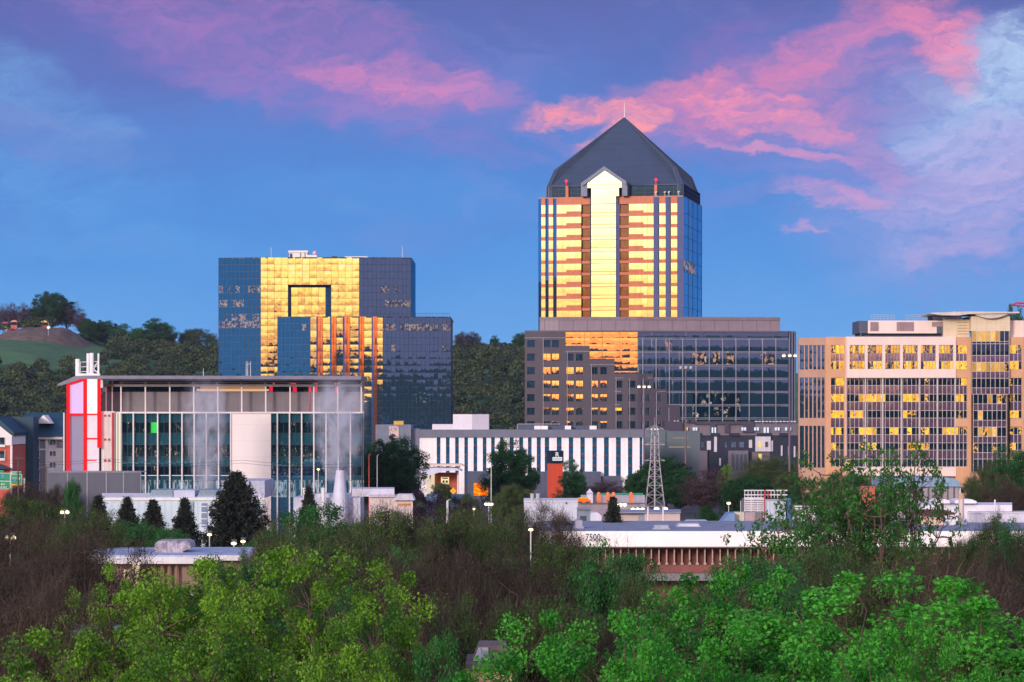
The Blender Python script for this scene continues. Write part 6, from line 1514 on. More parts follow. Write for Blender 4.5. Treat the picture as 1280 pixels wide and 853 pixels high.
    m = MB(); m.tube((X(425, D), D, 0), (X(425, D), D, Z(622, D)), 1.15, .85, 16); m.tube((X(425, D), D, Z(622, D)), (X(425.5, D), D, Z(588, D)), .85, .5, 16); m.build('stack_shell', plain('stack_white', (.55, .55, .66), .5), t)
    t.name = 'white_stack'
    for px, yt, w, lab in ((381.5, 611, .25, 'left short white flue below the teal glass facade'), (404, 611, .22, 'right short white flue below the teal glass facade')):
        o = MB().tube((X(px, D), D, 0), (X(px, D), D, Z(yt, D)), w, w, 10).tube((X(px, D), D, Z(yt, D)), (X(px, D), D, Z(yt-1, D)), w*1.3, w*1.3, 10).build('flue', M_white); tag(o, lab, 'flue', 'short white flues')
    m = MB(); m.box(X(366, D), X(450, D), D+1, D+9, 0, Z(622.5, D)); m.box(X(392, D), X(440, D), D+1.5, D+6, 0, Z(618, D)); tag(m.build('low_white_building', plain('lowroof_lilac', (.50, .50, .60), .6)), 'low lilac white flat building around the tapered stack', 'building')
    D = 270.0
    t = thing('cream_block_house', (X(492, D), D, 0), 'pinkish white block house with stepped flat roofs behind bare branches', 'building')
    m = MB(); m.vbox(461.5, 516, D, D+8, 0, Z(621, D)); m.build('wall', plain('pinkish_render', (.66, .54, .54), .7, var=.08), t)
    m = MB(); m.vbox(440, 493, D+3, D+9, Z(622, D), Z(612.2, D)); m.slab([(X(493, D), Z(625.5, D)), (X(518.5, D), Z(625.5, D)), (X(515, D), Z(618, D)), (X(497, D), Z(618, D))][::-1], D-.4, D+3); m.vbox(461, 494, D-.3, D+3, Z(621.3, D), Z(619.5, D)); m.build('roof', plain('lilac_flat_roof', (.54, .52, .60), .6), t)
    m = MB(); m.box(X(497, D), X(513, D), D-.15, D-.02, Z(631.5, D), Z(629.5, D)); m.build('orange_strip', emit('orange_soffit', (.9, .36, .12), .6), t)
    for px, col, yt, D_, lab in ((461.3, (.5, .07, .07), 569, 420, 'red striped thin mast left of the dark green tree'), (471.5, (.42, .42, .5), 569.5, 420, 'grey thin mast in front of the dark green tree'), (614, (.55, .55, .5), 583, 420, 'thin pale pole in front of the round dark tree'), (559.3, (.66, .66, .68), 626, 300, 'white post in the dark purple shrubs')):
        o = MB().tube((X(px, D_), D_, 0), (X(px, D_), D_, Z(yt, D_)), .16 if px == 559.3 else .1, .12 if px == 559.3 else .06, 8).tube((X(px, D_), D_, Z(yt, D_)), (X(px, D_)+.3, D_, Z(yt, D_)+.15), .05, .03, 5).build('pole', plain('pole_%d' % px, col, .5)); tag(o, lab, 'pole')
    D = 330
    m = MB(); m.box(X(533, D), X(546, D), D, D+4, 0, Z(619, D)); tag(m.build('blue_roofed_container', plain('container_blue', (.13, .20, .34), .5)), 'blue box container behind the dark purple shrubs', 'container')
    m = MB(); m.box(X(564, 500), X(590, 500), 500, 500.4, 0, Z(617.8, 500)); tag(m.build('teal_fence', plain('teal_screen', (.10, .24, .34), .6)), 'low teal screen fence left of the orange screen', 'fence')
    # car at the pavilion
    D = 562.0
    t = thing('parked_car', (X(549, D), D, 1.0), 'dark blue car parked in front of the orange pavilion door', 'car')
    zb = 1.9
    o = MB().box(X(520, D), X(590, D), D-4, D+6, 0, zb).build('drive_bank', M_grass); struct(o)
    x0, x1 = X(540, D), X(563, D); L = x1-x0
    m = MB(); m.slab([(x0, zb+.3), (x1, zb+.3), (x1, zb+.75), (x0+L*.78, zb+.85), (x0+L*.66, zb+1.38), (x0+L*.32, zb+1.4), (x0+L*.16, zb+.9), (x0, zb+.8)][::-1], D-.9, D+.9); m.build('body', plain('car_blue', (.03, .06, .16), .25, .5), t)
    m = MB(); m.slab([(x0+L*.20, zb+.92), (x0+L*.74, zb+.92), (x0+L*.64, zb+1.32), (x0+L*.34, zb+1.34)][::-1], D-.92, D+.92); m.build('window', plain('car_glass', (.02, .03, .05), .1), t)
    for f in (.2, .8): MB().tube((x0+L*f, D-.93, zb+.33), (x0+L*f, D-.7, zb+.33), .33, .33, 12).build('wheel', M_dark, t)
    # hilltop frames
    for px, py, c1, c2, D, lab in ((18, 410, (.40, .10, .09), (.55, .25, .2), 1490, 'red slide tower on the hilltop at far left'), (36, 411, (.06, .20, .45), (.5, .5, .6), 1495, 'small blue stand beside the red slide tower on the hilltop'), (55.5, 410.5, (.42, .06, .05), (.65, .45, .15), 1488, 'dark red stand with a yellow canopy on the hilltop mound'), (7, 412, (.5, .5, .55), (.3, .06, .06), 1495, 'small white and red stand at the left edge of the hilltop')):
        x = X(px, D); z = hill_z(x, D); t = thing('hilltop_stand', (x, D, z), lab, 'stand', 'stands on the hilltop'); zc_ = Z(py, D)
        m = MB()
        for sx in (-1.3, 1.3):
            for sy in (-1, 1): m.tube((x+sx, D+sy, z-1), (x+sx, D+sy, zc_+3), .15, .15, 4)
        m.build('leg', plain('stand_dark', (.05, .04, .06)), t); MB().box(x-1.7, x+1.7, D-1.3, D+1.3, zc_-.6, zc_+1.4).build('deck', plain('stand_%d' % px, c1), t)
        MB().prism([(x-2, D-1.5), (x+2, D-1.5), (x+2, D+1.5), (x-2, D+1.5)], zc_+3, zc_+4, top=[(x-.8, D-.5), (x+.8, D-.5), (x+.8, D+.5), (x-.8, D+.5)]).build('canopy', plain('stand_top_%d' % px, c2), t)
        if px == 18: MB().tube((x-1, D-1.2, zc_-.5), (x-6, D-12, z-2.5), .5, .5, 6).build('slide', plain('slide_red', (.4, .06, .05)), t)
    x = X(60.5, 1440); D = 1440; z = hill_z(x, D)
    t = thing('slope_lamp', (x, D, z), 'white lamp mast standing on the grass slope below the mound', 'lamp'); MB().tube((x, D, z-1), (x, D, z+9), .22, .15, 5).build('mast', M_steel, t); MB().ball((x, D, z+6.3), .8).build('lamp', emit('slope_lamp_glow', (1, .95, .8), .9), t)
middle_bits()
def wires():
    D = 400.0; t = thing('power_line', (X(60, D), D, 0), 'thin sagging power lines on wooden poles before the slate panel wall', 'power line')
    wm = plain('wire_dark', (.03, .03, .04), .6)
    for px in (23, 57.5):
        m = MB(); m.tube((X(px, D), D, 0), (X(px, D), D, Z(570 if px < 40 else 583, D)), .13, .10, 7); m.box(X(px, D)-.9, X(px, D)+.9, D-.06, D+.06, Z(573.5 if px < 40 else 585, D), Z(572.5 if px < 40 else 584, D)); m.build('pole', plain('pole_wood', (.10, .08, .07), .9), t)
    for k, (ya, yb) in enumerate(((572, 577), (575, 581), (597, 598))):
        m = MB(); p = None
        for i in range(25):
            u = i/24; q = (X(lerp(-30, 470, u), D), D, Z(lerp(ya, yb, u)+5*math.sin(math.pi*((u*3) % 1)), D))
            if p: m.tube(p, q, .022, .022, 3, cap=False)
            p = q
        m.build('wire', wm, t)
wires()
# ------------------------------------------------------------ trees
def quads_mesh(name, P, faces, mat, tint=None):
    me = bpy.data.meshes.new(name); nv, nf = len(P), len(faces); k = faces.shape[1]
    me.vertices.add(nv); me.vertices.foreach_set('co', P.astype(np.float32).ravel())
    me.loops.add(nf*k); me.loops.foreach_set('vertex_index', faces.astype(np.int32).ravel())
    me.polygons.add(nf); me.polygons.foreach_set('loop_start', np.arange(0, nf*k, k, dtype=np.int32))
    try: me.polygons.foreach_set('loop_total', np.full(nf, k, dtype=np.int32))
    except Exception: pass
    if tint is not None:
        a = me.attributes.new('tint', 'FLOAT', 'FACE'); a.data.foreach_set('value', np.clip(tint, 0, 1).astype(np.float32))
    me.materials.append(mat); me.update(calc_edges=True); me.validate(); return me
def unit(v): return v/np.maximum(np.linalg.norm(v, axis=-1, keepdims=True), 1e-6)
def leaves(rg, C_, size, tint, up=.5, aspect=.7, out=None):
    """rhombic leaves centred on C_"""
    n = len(C_); d = unit(rg.normal(size=(n, 3)))
    nrm = unit(rg.normal(size=(n, 3))+np.array([0, 0, up])+(out if out is not None else 0))
    a = unit(np.cross(nrm, d)); b = np.cross(nrm, a); s = (size*rg.uniform(.6, 1.35, n))[:, None]
    P = np.stack([C_-a*s, C_+b*s*aspect+nrm*s*.18, C_+a*s, C_-b*s*aspect+nrm*s*.18], 1).reshape(-1, 3)
    return P, np.arange(4*n).reshape(n, 4)
def twigs(rg, C_, L, w, bias, spread=1.0):
    n = len(C_); d = unit(rg.normal(size=(n, 3))*spread+bias); l = (L*rg.uniform(.5, 1.3, n))[:, None]
    sd = unit(np.cross(d, rg.normal(size=(n, 3))))*w
    mid = C_+d*l*.5+rg.normal(size=(n, 3))*.05*L; tip = C_+d*l+rg.normal(size=(n, 3))*.09*L
    P = np.stack([C_-sd, C_+sd, mid+sd*.6, mid-sd*.6, tip], 1).reshape(-1, 3); i = np.arange(n)[:, None]*5
    F1 = np.concatenate([i, i+1, i+2, i+3], 1); F2 = np.concatenate([i+3, i+2, i+4, i+4], 1)
    return P, F1, np.concatenate([i+3, i+2, i+4], 1)
def tubes(segs, n=5):
    """segs: list of polylines [(p, r), ...] -> verts, quads"""
    V = []; Q = []; off = 0
    for pl in segs:
        P = np.array([p for p, r in pl], float); Rr = np.array([r for p, r in pl]); m_ = len(P)
        T = unit(np.gradient(P, axis=0)); ref = np.where(np.abs(T[:, 2:3]) > .9, np.array([[1., 0, 0]]), np.array([[0, 0, 1.]]))
        A = unit(np.cross(T, ref)); B = np.cross(T, A)
        t = np.arange(n)*2*math.pi/n
        ring = P[:, None]+(A[:, None]*np.cos(t)[None, :, None]+B[:, None]*np.sin(t)[None, :, None])*Rr[:, None, None]
        V.append(ring.reshape(-1, 3))
        i = np.arange(m_-1)[:, None]*n; j = np.arange(n)[None]
        q = np.stack([i+j, i+(j+1) % n, i+n+(j+1) % n, i+n+j], -1).reshape(-1, 4)+off
        Q.append(q); off += m_*n
    return np.concatenate(V), np.concatenate(Q)
def curve(p0, p1, r0, r1, sag=.15, k=6, rg=None, wob=.04):
    p0, p1 = np.array(p0, float), np.array(p1, float); d = p1-p0; L = np.linalg.norm(d)
    t = np.linspace(0, 1, k)[:, None]; b = np.array([0, 0, 1.0])*L*sag
    P = p0*(1-t)+p1*t - b*(4*t*(1-t))*1.0
    if rg is not None: P[1:-1] += rg.normal(size=(k-2, 3))*L*wob
    return [(P[i], r0+(r1-r0)*(i/(k-1))) for i in range(k)]
def make_tree(kind, seed):
    """12 m high, 10 m wide prototype; returns list of (part name, mesh)"""
    rg = np.random.default_rng(seed)
    K = dict(
        maple=dict(nc=360, cr=.52, nl=300, ls=.056, c=((.008, .10, .014), (.115, .52, .045)), cz=7.4, rz=4.5, twig=10, shape=1.0),
        yellow=dict(nc=290, cr=.50, nl=250, ls=.054, c=((.012, .085, .012), (.22, .44, .026)), cz=7.2, rz=4.7, twig=14, shape=.9),
        bare=dict(nc=420, cr=.62, nl=40, ls=.05, c=((.022, .022, .010), (.085, .060, .028)), cz=7.2, rz=4.8, twig=85, shape=1.0),
        bud=dict(nc=400, cr=.62, nl=130, ls=.055, c=((.028, .075, .014), (.11, .22, .035)), cz=7.2, rz=4.8, twig=60, shape=1.0),
        shrub=dict(nc=360, cr=.7, nl=170, ls=.07, c=((.014, .075, .020), (.055, .25, .045)), cz=6.8, rz=5.2, twig=25, shape=1.1),
        dense=dict(nc=240, cr=.95, nl=190, ls=.12, c=((.010, .050, .016), (.035, .13, .03)), cz=6.4, rz=5.6, twig=2, shape=1.25),
        poplar=dict(nc=150, cr=.62, nl=34, ls=.115, c=((.02, .09, .015), (.07, .24, .035)), cz=7.2, rz=4.8, twig=4, shape=.55),
        purple=dict(nc=220, cr=.8, nl=110, ls=.10, c=((.010, .006, .016), (.035, .016, .045)), cz=6.4, rz=5.4, twig=14, shape=1.1),
        pink=dict(nc=240, cr=.9, nl=60, ls=.10, c=((.07, .035, .045), (.17, .09, .10)), cz=6.8, rz=5.2, twig=40, shape=1.0),
        skeleton=dict(nc=70, cr=.9, nl=0, ls=.05, c=((.03, .02, .02), (.05, .04, .03)), cz=7.4, rz=4.4, twig=14, shape=.6),
    )[kind]
    nc = K['nc']
    u = unit(rg.normal(size=(nc*2, 3)))
    lob = sum(a*np.maximum(0, u@unit(rg.normal(size=3)))**3 for a in (.30, .28, .26, .22, .2, .2, .18))
    rad = (rg.uniform(0, 1, nc*2)**(1/2.2))*np.minimum(.70+lob, 1.08)
    Cn = u*rad[:, None]*np.array([4.9, 4.9, K['rz']])+np.array([0, 0, K['cz']])
    Cn = Cn[Cn[:, 2] > 1.2][:nc]; nc = len(Cn)
    # limbs
    th = 3.0; nl_ = 9; tg = []
    trunk_top = np.array([rg.normal()*.3, rg.normal()*.3, 5.2])
    pl = [curve((0, 0, -.4), trunk_top, .24, .15, 0, 6, rg, .02)]
    limbs = []
    for i in range(nl_+3):
        a = 2*math.pi*i/nl_+rg.uniform(-.3, .3); hgt = rg.uniform(6.0, 10.4); rr = 3.4*math.sin(math.acos(max(-1, min(1, (hgt-6.2)/5.2)))) if i < nl_ else rg.uniform(.2, 1)
        s = rg.uniform(.35, 1.0); st = np.array([0, 0, -.4])*(1-s)+trunk_top*s; e = np.array([rr*math.cos(a), rr*math.sin(a), hgt])
        c = curve(st, e, .11, .035, .10, 7, rg, .03); limbs.append(c); pl.append(c)
    LP = np.array([p for c in limbs for p, r in c[2:]])
    for c in Cn:
        dd = np.linalg.norm(LP-c, axis=1)+np.where(LP[:, 2] > c[2], 2.0, 0); j = int(np.argmin(dd))
        pl.append(curve(LP[j], c, .032, .010, .06, 4, rg, .05))
    V, Q = tubes(pl, 4 if kind not in ('poplar', 'skeleton', 'yellow', 'maple') else 5)
    barks = dict(bare=(.050, .034, .026), bud=(.050, .044, .026), skeleton=(.07, .045, .042), poplar=(.13, .075, .06), maple=(.10, .06, .042), yellow=(.085, .06, .04)).get(kind, (.045, .034, .028))
    bark = plain('bark_'+kind, barks, .9, var=.3, scale=3)
    parts = [('trunk', quads_mesh('trunk', V, Q, bark))]
    P_ = []; F_ = []; T_ = []; off = 0
    if K['nl']:
        n = nc*K['nl']; ct = rg.uniform(-.22, .22, nc)+ (Cn[:, 2]-K['cz'])*.03
        cid = np.repeat(np.arange(nc), K['nl']); sc_ = rg.uniform(.6, 1.25, nc)[cid][:, None]
        v = rg.normal(size=(n, 3)); v = unit(v)*(rg.uniform(0, 1, n)**.45)[:, None]*K['cr']*sc_*np.array([1, 1, .78])
        ctr = Cn[cid]+v
        outd = unit(ctr-np.array([0, 0, 5.0]))*.7
        P, Fq = leaves(rg, ctr, K['ls'], None, .6, .68, outd); tint = .40+ct[cid]*1.25+rg.normal(size=n)*.20
        P_.append(P); F_.append(Fq); T_.append(tint); off += len(P)
        parts.append(('crown', quads_mesh('crown', P, Fq, leaf_mat('leaf_'+kind, *K['c']), tint)))
    if K['twig']:
        n = nc*K['twig']; cid = np.repeat(np.arange(nc), K['twig'])
        ctr = Cn[cid]+rg.normal(size=(n, 3))*K['cr']*.45; bias = unit(Cn[cid]-np.array([0, 0, 3.5]))*.8+np.array([0, 0, .15])
        Lt, wt_ = (.52, .010) if kind in ('bare', 'bud', 'pink') else ((1.0, .014) if kind == 'skeleton' else (.5, .009))
        P, F1, F2 = twigs(rg, ctr, Lt, wt_, bias, .75)
        tri = np.concatenate([F1[:, [0, 1, 2]], F1[:, [0, 2, 3]], F2]); tw = plain('twig_'+kind, tuple(c*1.0 for c in barks), .9, var=.3, scale=.8, each=.4)
        parts.append(('twigs', quads_mesh('twigs', P, tri, tw)))
    return parts
def make_spruce(seed, droop=.25, fat=1.0):
    rg = np.random.default_rng(seed); H = 12.0; V = []; pl = [[((0, 0, -.4), .22), ((0, 0, 6), .13), ((0, 0, H-.2), .03)]]
    Cs = []; Ds = []
    z = 1.0
    while z < H-.15:
        f = (H-z)/(H-1.0); r = (4.6*f**(.62 if fat > .9 else .85)+.12)*fat; nb = int(7+6*f)
        a0 = rg.uniform(0, 6.28)
        for i in range(nb):
            a = a0+2*math.pi*i/nb+rg.normal()*.12; L = r*rg.uniform(.60, 1.22); d = np.array([math.cos(a), math.sin(a), 0])
            tip = np.array([0, 0, z])+d*L+np.array([0, 0, L*(.32-droop)]); base = np.array([0, 0, z])
            midp = (base+tip)/2-np.array([0, 0, .1*L]); pl.append([(base, .04), (midp, .025), (tip, .01)])
            m_ = max(3, int(L*7)); t = rg.uniform(.15, 1.0, m_*4)[:, None]
            Pp = base*(1-t)+tip*t-np.array([0, 0, 1])*(4*t*(1-t))*.08*L; Cs.append(Pp+rg.normal(size=Pp.shape)*.12); Ds.append(np.repeat(d[None], len(Pp), 0))
        z += .34+.22*f
    Cc = np.concatenate(Cs); Dd = np.concatenate(Ds)
    n = len(Cc)*5; idx = np.repeat(np.arange(len(Cc)), 5); ctr = Cc[idx]+rg.normal(size=(n, 3))*.10
    d = unit(Dd[idx]+rg.normal(size=(n, 3))*.75+np.array([0, 0, .15])); s = unit(np.cross(d, rg.normal(size=(n, 3)))); L = rg.uniform(.18, .42, n)[:, None]
    P = np.stack([ctr-s*.035, ctr+d*L*.5-s*.06, ctr+d*L, ctr+d*L*.5+s*.06], 1).reshape(-1, 3)
    tint = rg.uniform(0, 1, len(Cc))[idx]*.5+rg.uniform(0, .5, n)
    V, Q = tubes([[(np.array(p), r) for p, r in q] for q in pl], 4)
    return [('trunk', quads_mesh('trunk', V, Q, plain('bark_spruce', (.06, .045, .035), .9))), ('crown', quads_mesh('crown', P, np.arange(4*n).reshape(n, 4), leaf_mat('leaf_spruce', (.013, .022, .018), (.050, .052, .036), .1), tint))]
PROTO = {}; EXT = {}
def place(name, px, top, D, w, kind, var, label, cat='tree', group=None, base=0.0, squash=1.0, rot=None):
    key = (kind, var)
    if key not in PROTO:
        PROTO[key] = make_spruce(100+var, .22 if var else .34, 1.0 if var == 0 else .8) if kind == 'spruce' else make_tree(kind, 17*var+abs(sum(map(ord, kind))))
    x = X(px, D); h = Z(top, D)-base
    t = thing(name, (x, D, base), label, cat, group); W_ = w/F*D
    if key not in EXT:
        co = []
        for nm, me in PROTO[key]:
            a_ = np.empty(len(me.vertices)*3, dtype=np.float32); me.vertices.foreach_get('co', a_); co.append(a_.reshape(-1, 3))
        co = np.concatenate(co); EXT[key] = (np.percentile(co[:, 2], 99.8), 2*np.percentile(np.abs(co[:, 0]), 98.5))
    zx, wx = EXT[key]; sw = W_/wx; t.scale = (sw, sw*squash, h/zx); t.rotation_euler = (0, 0, rot if rot is not None else random.uniform(0, 6.28))
    for nm, me in PROTO[key]:
        o = bpy.data.objects.new(nm, me); C.objects.link(o); o.parent = t
    return t
G_thick = 'bare and budding trees of the foreground thicket'
def forest():
    # foreground bright green and yellow green trees
    fg = [
        (1075, 724, 84, 430, 'maple', 0, 'vivid green leafy tree, tallest crown at the bottom right'),
        (905, 716, 88, 320, 'maple', 1, 'vivid green leafy tree left of centre in the right foreground group'),
        (735, 770, 76, 330, 'maple', 2, 'low vivid green tree beside the small tan hut'),
        (985, 790, 70, 360, 'maple', 2, 'vivid green tree at the bottom edge with pinkish stems showing'),
        (1165, 788, 74, 220, 'maple', 0, 'small vivid green tree at the right end of the green group'),
        (850, 800, 68, 260, 'maple', 0, 'low vivid green crown along the bottom edge under the leafy trees'),
        (200, 704, 96, 300, 'yellow', 0, 'yellow green tree in front of the flat roofed pavilion'),
        (380, 690, 92, 290, 'yellow', 1, 'tall yellow green tree with a leaning pale limb left of centre'),
        (90, 790, 78, 320, 'yellow', 1, 'yellow green crown in the bottom left corner'),
        (270, 775, 74, 330, 'yellow', 2, 'low yellow green tree at the bottom between the left trees'),
        (475, 740, 86, 220, 'yellow', 2, 'yellow green tree with bare inner branches at the edge of the brown thicket'),
        (430, 810, 70, 250, 'yellow', 0, 'low yellow green crown at the bottom left of the small hut'),
        (130, 715, 104, 190, 'yellow', 2, 'yellow green tree beside the dark bare trees at left'),
    ]
    for a in fg: place('leafy_tree', a[0], a[1], a[2], a[3], a[4], a[5], a[6], group='leafy trees of the foreground')
    br = [
        (20, 650, 150, 190, 'bare', 0, 'dark brown bare tree at the left edge under the road sign'), (95, 668, 128, 200, 'bare', 1, 'dark bare tree with a thick curved limb at left'),
        (-10, 700, 108, 230, 'bare', 2, 'nearest dark bare tree in the left edge thicket'), (55, 725, 96, 200, 'bare', 0, 'bare dark tree above the pale blue shed roof'),
        (40, 622, 215, 150, 'bud', 0, 'grey green budding tree below the grey hotel wing'), (105, 636, 200, 120, 'bud', 1, 'budding tree behind the twin yellow lamp'),
        (170, 652, 222, 130, 'shrub', 0, 'dark green bushy tree below the two small spruces'), (225, 662, 218, 100, 'shrub', 1, 'dark green bush behind the grey rooftop unit'), (118, 668, 205, 110, 'shrub', 1, 'dark bushy tree left of the flat roofed pavilion'),
        (75, 655, 175, 130, 'bud', 2, 'dull green budding tree under the twin yellow lamp'), (345, 668, 205, 120, 'shrub', 0, 'dark green bush right of the big conifer foot'),
        (300, 700, 135, 150, 'shrub', 2, 'deep green shrub in front of the pavilion roof end'),
        (400, 634, 172, 170, 'shrub', 1, 'bright mid green tree below the tapered white stack'), (340, 655, 150, 110, 'bud', 1, 'reddish green budding tree right of the big conifer'),
        (480, 636, 165, 150, 'bud', 0, 'budding tree in front of the pinkish block house'), (450, 662, 140, 190, 'bud', 1, 'brown budding tree above the yellow green trees in the centre'),
        (560, 636, 175, 150, 'bud', 2, 'brown budding tree under the orange video screen'), (612, 638, 185, 120, 'bud', 2, 'olive budding tree below the wide cream light panel'),
        (688, 630, 195, 100, 'bare', 0, 'rounded bare bush in front of the bluish white block'), (648, 636, 195, 80, 'bud', 1, 'budding tree between the orange screen and the white block'),
        (540, 690, 122, 220, 'bare', 0, 'wide brown bare tree in the middle of the thicket'), (640, 690, 118, 200, 'bare', 1, 'brown bare tree right of the middle of the thicket'),
        (700, 676, 128, 150, 'bud', 0, 'budding tree below the left end of the cream fascia'), (775, 684, 132, 120, 'shrub', 2, 'green bush covering the brown columns under the fascia'),
        (745, 706, 118, 150, 'shrub', 0, 'blue green shrub in front of the brown columned building'), (800, 722, 110, 110, 'bud', 2, 'budding shrub at the right end of the central thicket'),
        (600, 745, 98, 230, 'bud', 1, 'pale olive budding tree above the small tan hut'), (700, 750, 96, 180, 'bud', 0, 'olive budding tree left of the vivid green group'), (500, 770, 92, 170, 'bare', 2, 'dark bare tree between the yellow green trees and the tan hut'),
        (580, 642, 225, 90, 'bud', 1, 'olive budding tree around the small round light'), (430, 650, 185, 130, 'shrub', 2, 'fresh green tree in front of the pinkish block house'), (650, 700, 150, 130, 'shrub', 1, 'green bushy tree inside the brown thicket left of the columns'), (500, 690, 150, 120, 'shrub', 0, 'dark green tree in the middle of the brown thicket'),
        (555, 800, 84, 120, 'shrub', 1, 'dark green undergrowth tree left of the tan hut'),
        (400, 745, 112, 200, 'shrub', 2, 'dark shrub showing through the yellow green trees'), (250, 760, 108, 260, 'shrub', 0, 'dark shrub mass under the left yellow green trees'), (780, 765, 104, 160, 'bare', 1, 'bare tree behind the vivid green crowns'),
        (905, 700, 140, 150, 'shrub', 1, 'blue green tree right of the visible brown columns'), (975, 694, 132, 150, 'shrub', 2, 'blue green bushy tree under the slender pale green tree'),
        (1050, 690, 126, 180, 'bud', 1, 'brownish green budding tree behind the tallest vivid green crown'), (1130, 688, 122, 190, 'bud', 2, 'olive brown budding tree below the white buildings'),
        (1200, 690, 116, 180, 'bare', 0, 'russet bare tree right of the vivid green group'), (1265, 680, 126, 170, 'bare', 2, 'dark bare tree at the right edge above the white pipe'),
        (1245, 730, 100, 220, 'bare', 1, 'large russet bare tree filling the lower right edge'), (1290, 770, 88, 170, 'bare', 0, 'nearest russet bare tree at the right edge'),
        (1215, 800, 82, 150, 'bud', 0, 'small olive shrubby tree in the bottom right corner'), (1180, 742, 104, 140, 'bud', 1, 'budding tree behind the right end of the vivid green group'),
        (1245, 645, 190, 90, 'bud', 2, 'pale budding tree in front of the long white wall'), (1210, 672, 178, 80, 'bud', 0, 'low budding tree right of the round chimney foot'),
        (985, 720, 112, 160, 'shrub', 0, 'deep green shrub between the vivid green crowns'), (850, 745, 112, 120, 'shrub', 1, 'deep green bush left of the vivid green trees'), (1285, 655, 175, 80, 'shrub', 2, 'green bush cut by the right edge beside the white wall'),
    ]
    for a in br: place('bare_tree' if a[4] == 'bare' else ('budding_tree' if a[4] == 'bud' else 'bushy_tree'), a[0], a[1], a[2], a[3], a[4], a[5], a[6], group=G_thick)
    for px, top, D, w, v, lab in ((1060, 556, 200, 150, 0, 'slender pale green tree with open branches before the sandstone building'), (1135, 552, 205, 110, 1, 'right hand slender green tree with a reddish stem before the cream facade'), (985, 628, 190, 130, 1, 'smaller open green tree in front of the white plant cabinets'), (1100, 612, 196, 130, 0, 'middle slender green tree leaning between its two taller neighbours'), (1040, 590, 198, 90, 1, 'narrow green tree at the left side of the slender group')):
        place('slender_tree', px, top, D, w, 'poplar', v, lab, group='slender pale green trees')
    for px, top, D, w, v, lab in ((716, 655, 225, 60, 0, 'bare branching tree in front of the house number'), (775, 662, 222, 60, 1, 'small bare tree before the cream fascia right of the number'), (455, 612, 250, 90, 1, 'bare branching tree in front of the pinkish block house'), (500, 620, 240, 80, 0, 'bare twiggy tree at the right corner of the block house'), (1225, 640, 200, 80, 0, 'thin bare tree before the long white wall'), (150, 650, 150, 130, 0, 'bare tree with forking limbs in the dark thicket left of the pavilion'), (530, 668, 130, 150, 1, 'forking bare tree standing out of the brown thicket'), (610, 676, 120, 130, 0, 'pale limbed bare tree above the small tan hut'), (1235, 700, 104, 150, 1, 'forking bare tree among the russet trees at lower right'), (332, 606, 320, 50, 1, 'small bare tree against the lilac wall right of the big conifer')):
        place('bare_branching_tree', px, top, D, w, 'skeleton', v, lab, group='open bare branching trees')
    for px, top, D, w, v, lab in ((295, 593, 290, 96, 0, 'big dark conifer in front of the teal glass facade'), (123, 622, 300, 58, 2, 'leftmost small spruce in front of the panel wall'), (159, 624, 300, 66, 1, 'small spruce second from left before the corrugated warehouse'), (191, 627, 296, 66, 3, 'small spruce third from left before the corrugated warehouse'), (231, 625.5, 290, 66, 1, 'pointed spruce nearest the big conifer'), (766, 624, 262, 60, 3, 'small spruce standing behind the cream fascia'), (386, 611, 290, 56, 1, 'dark conifer tip between the two short white flues')):
        place('conifer', px, top, D, w, 'spruce', v, lab, group='conifers before the pale buildings')
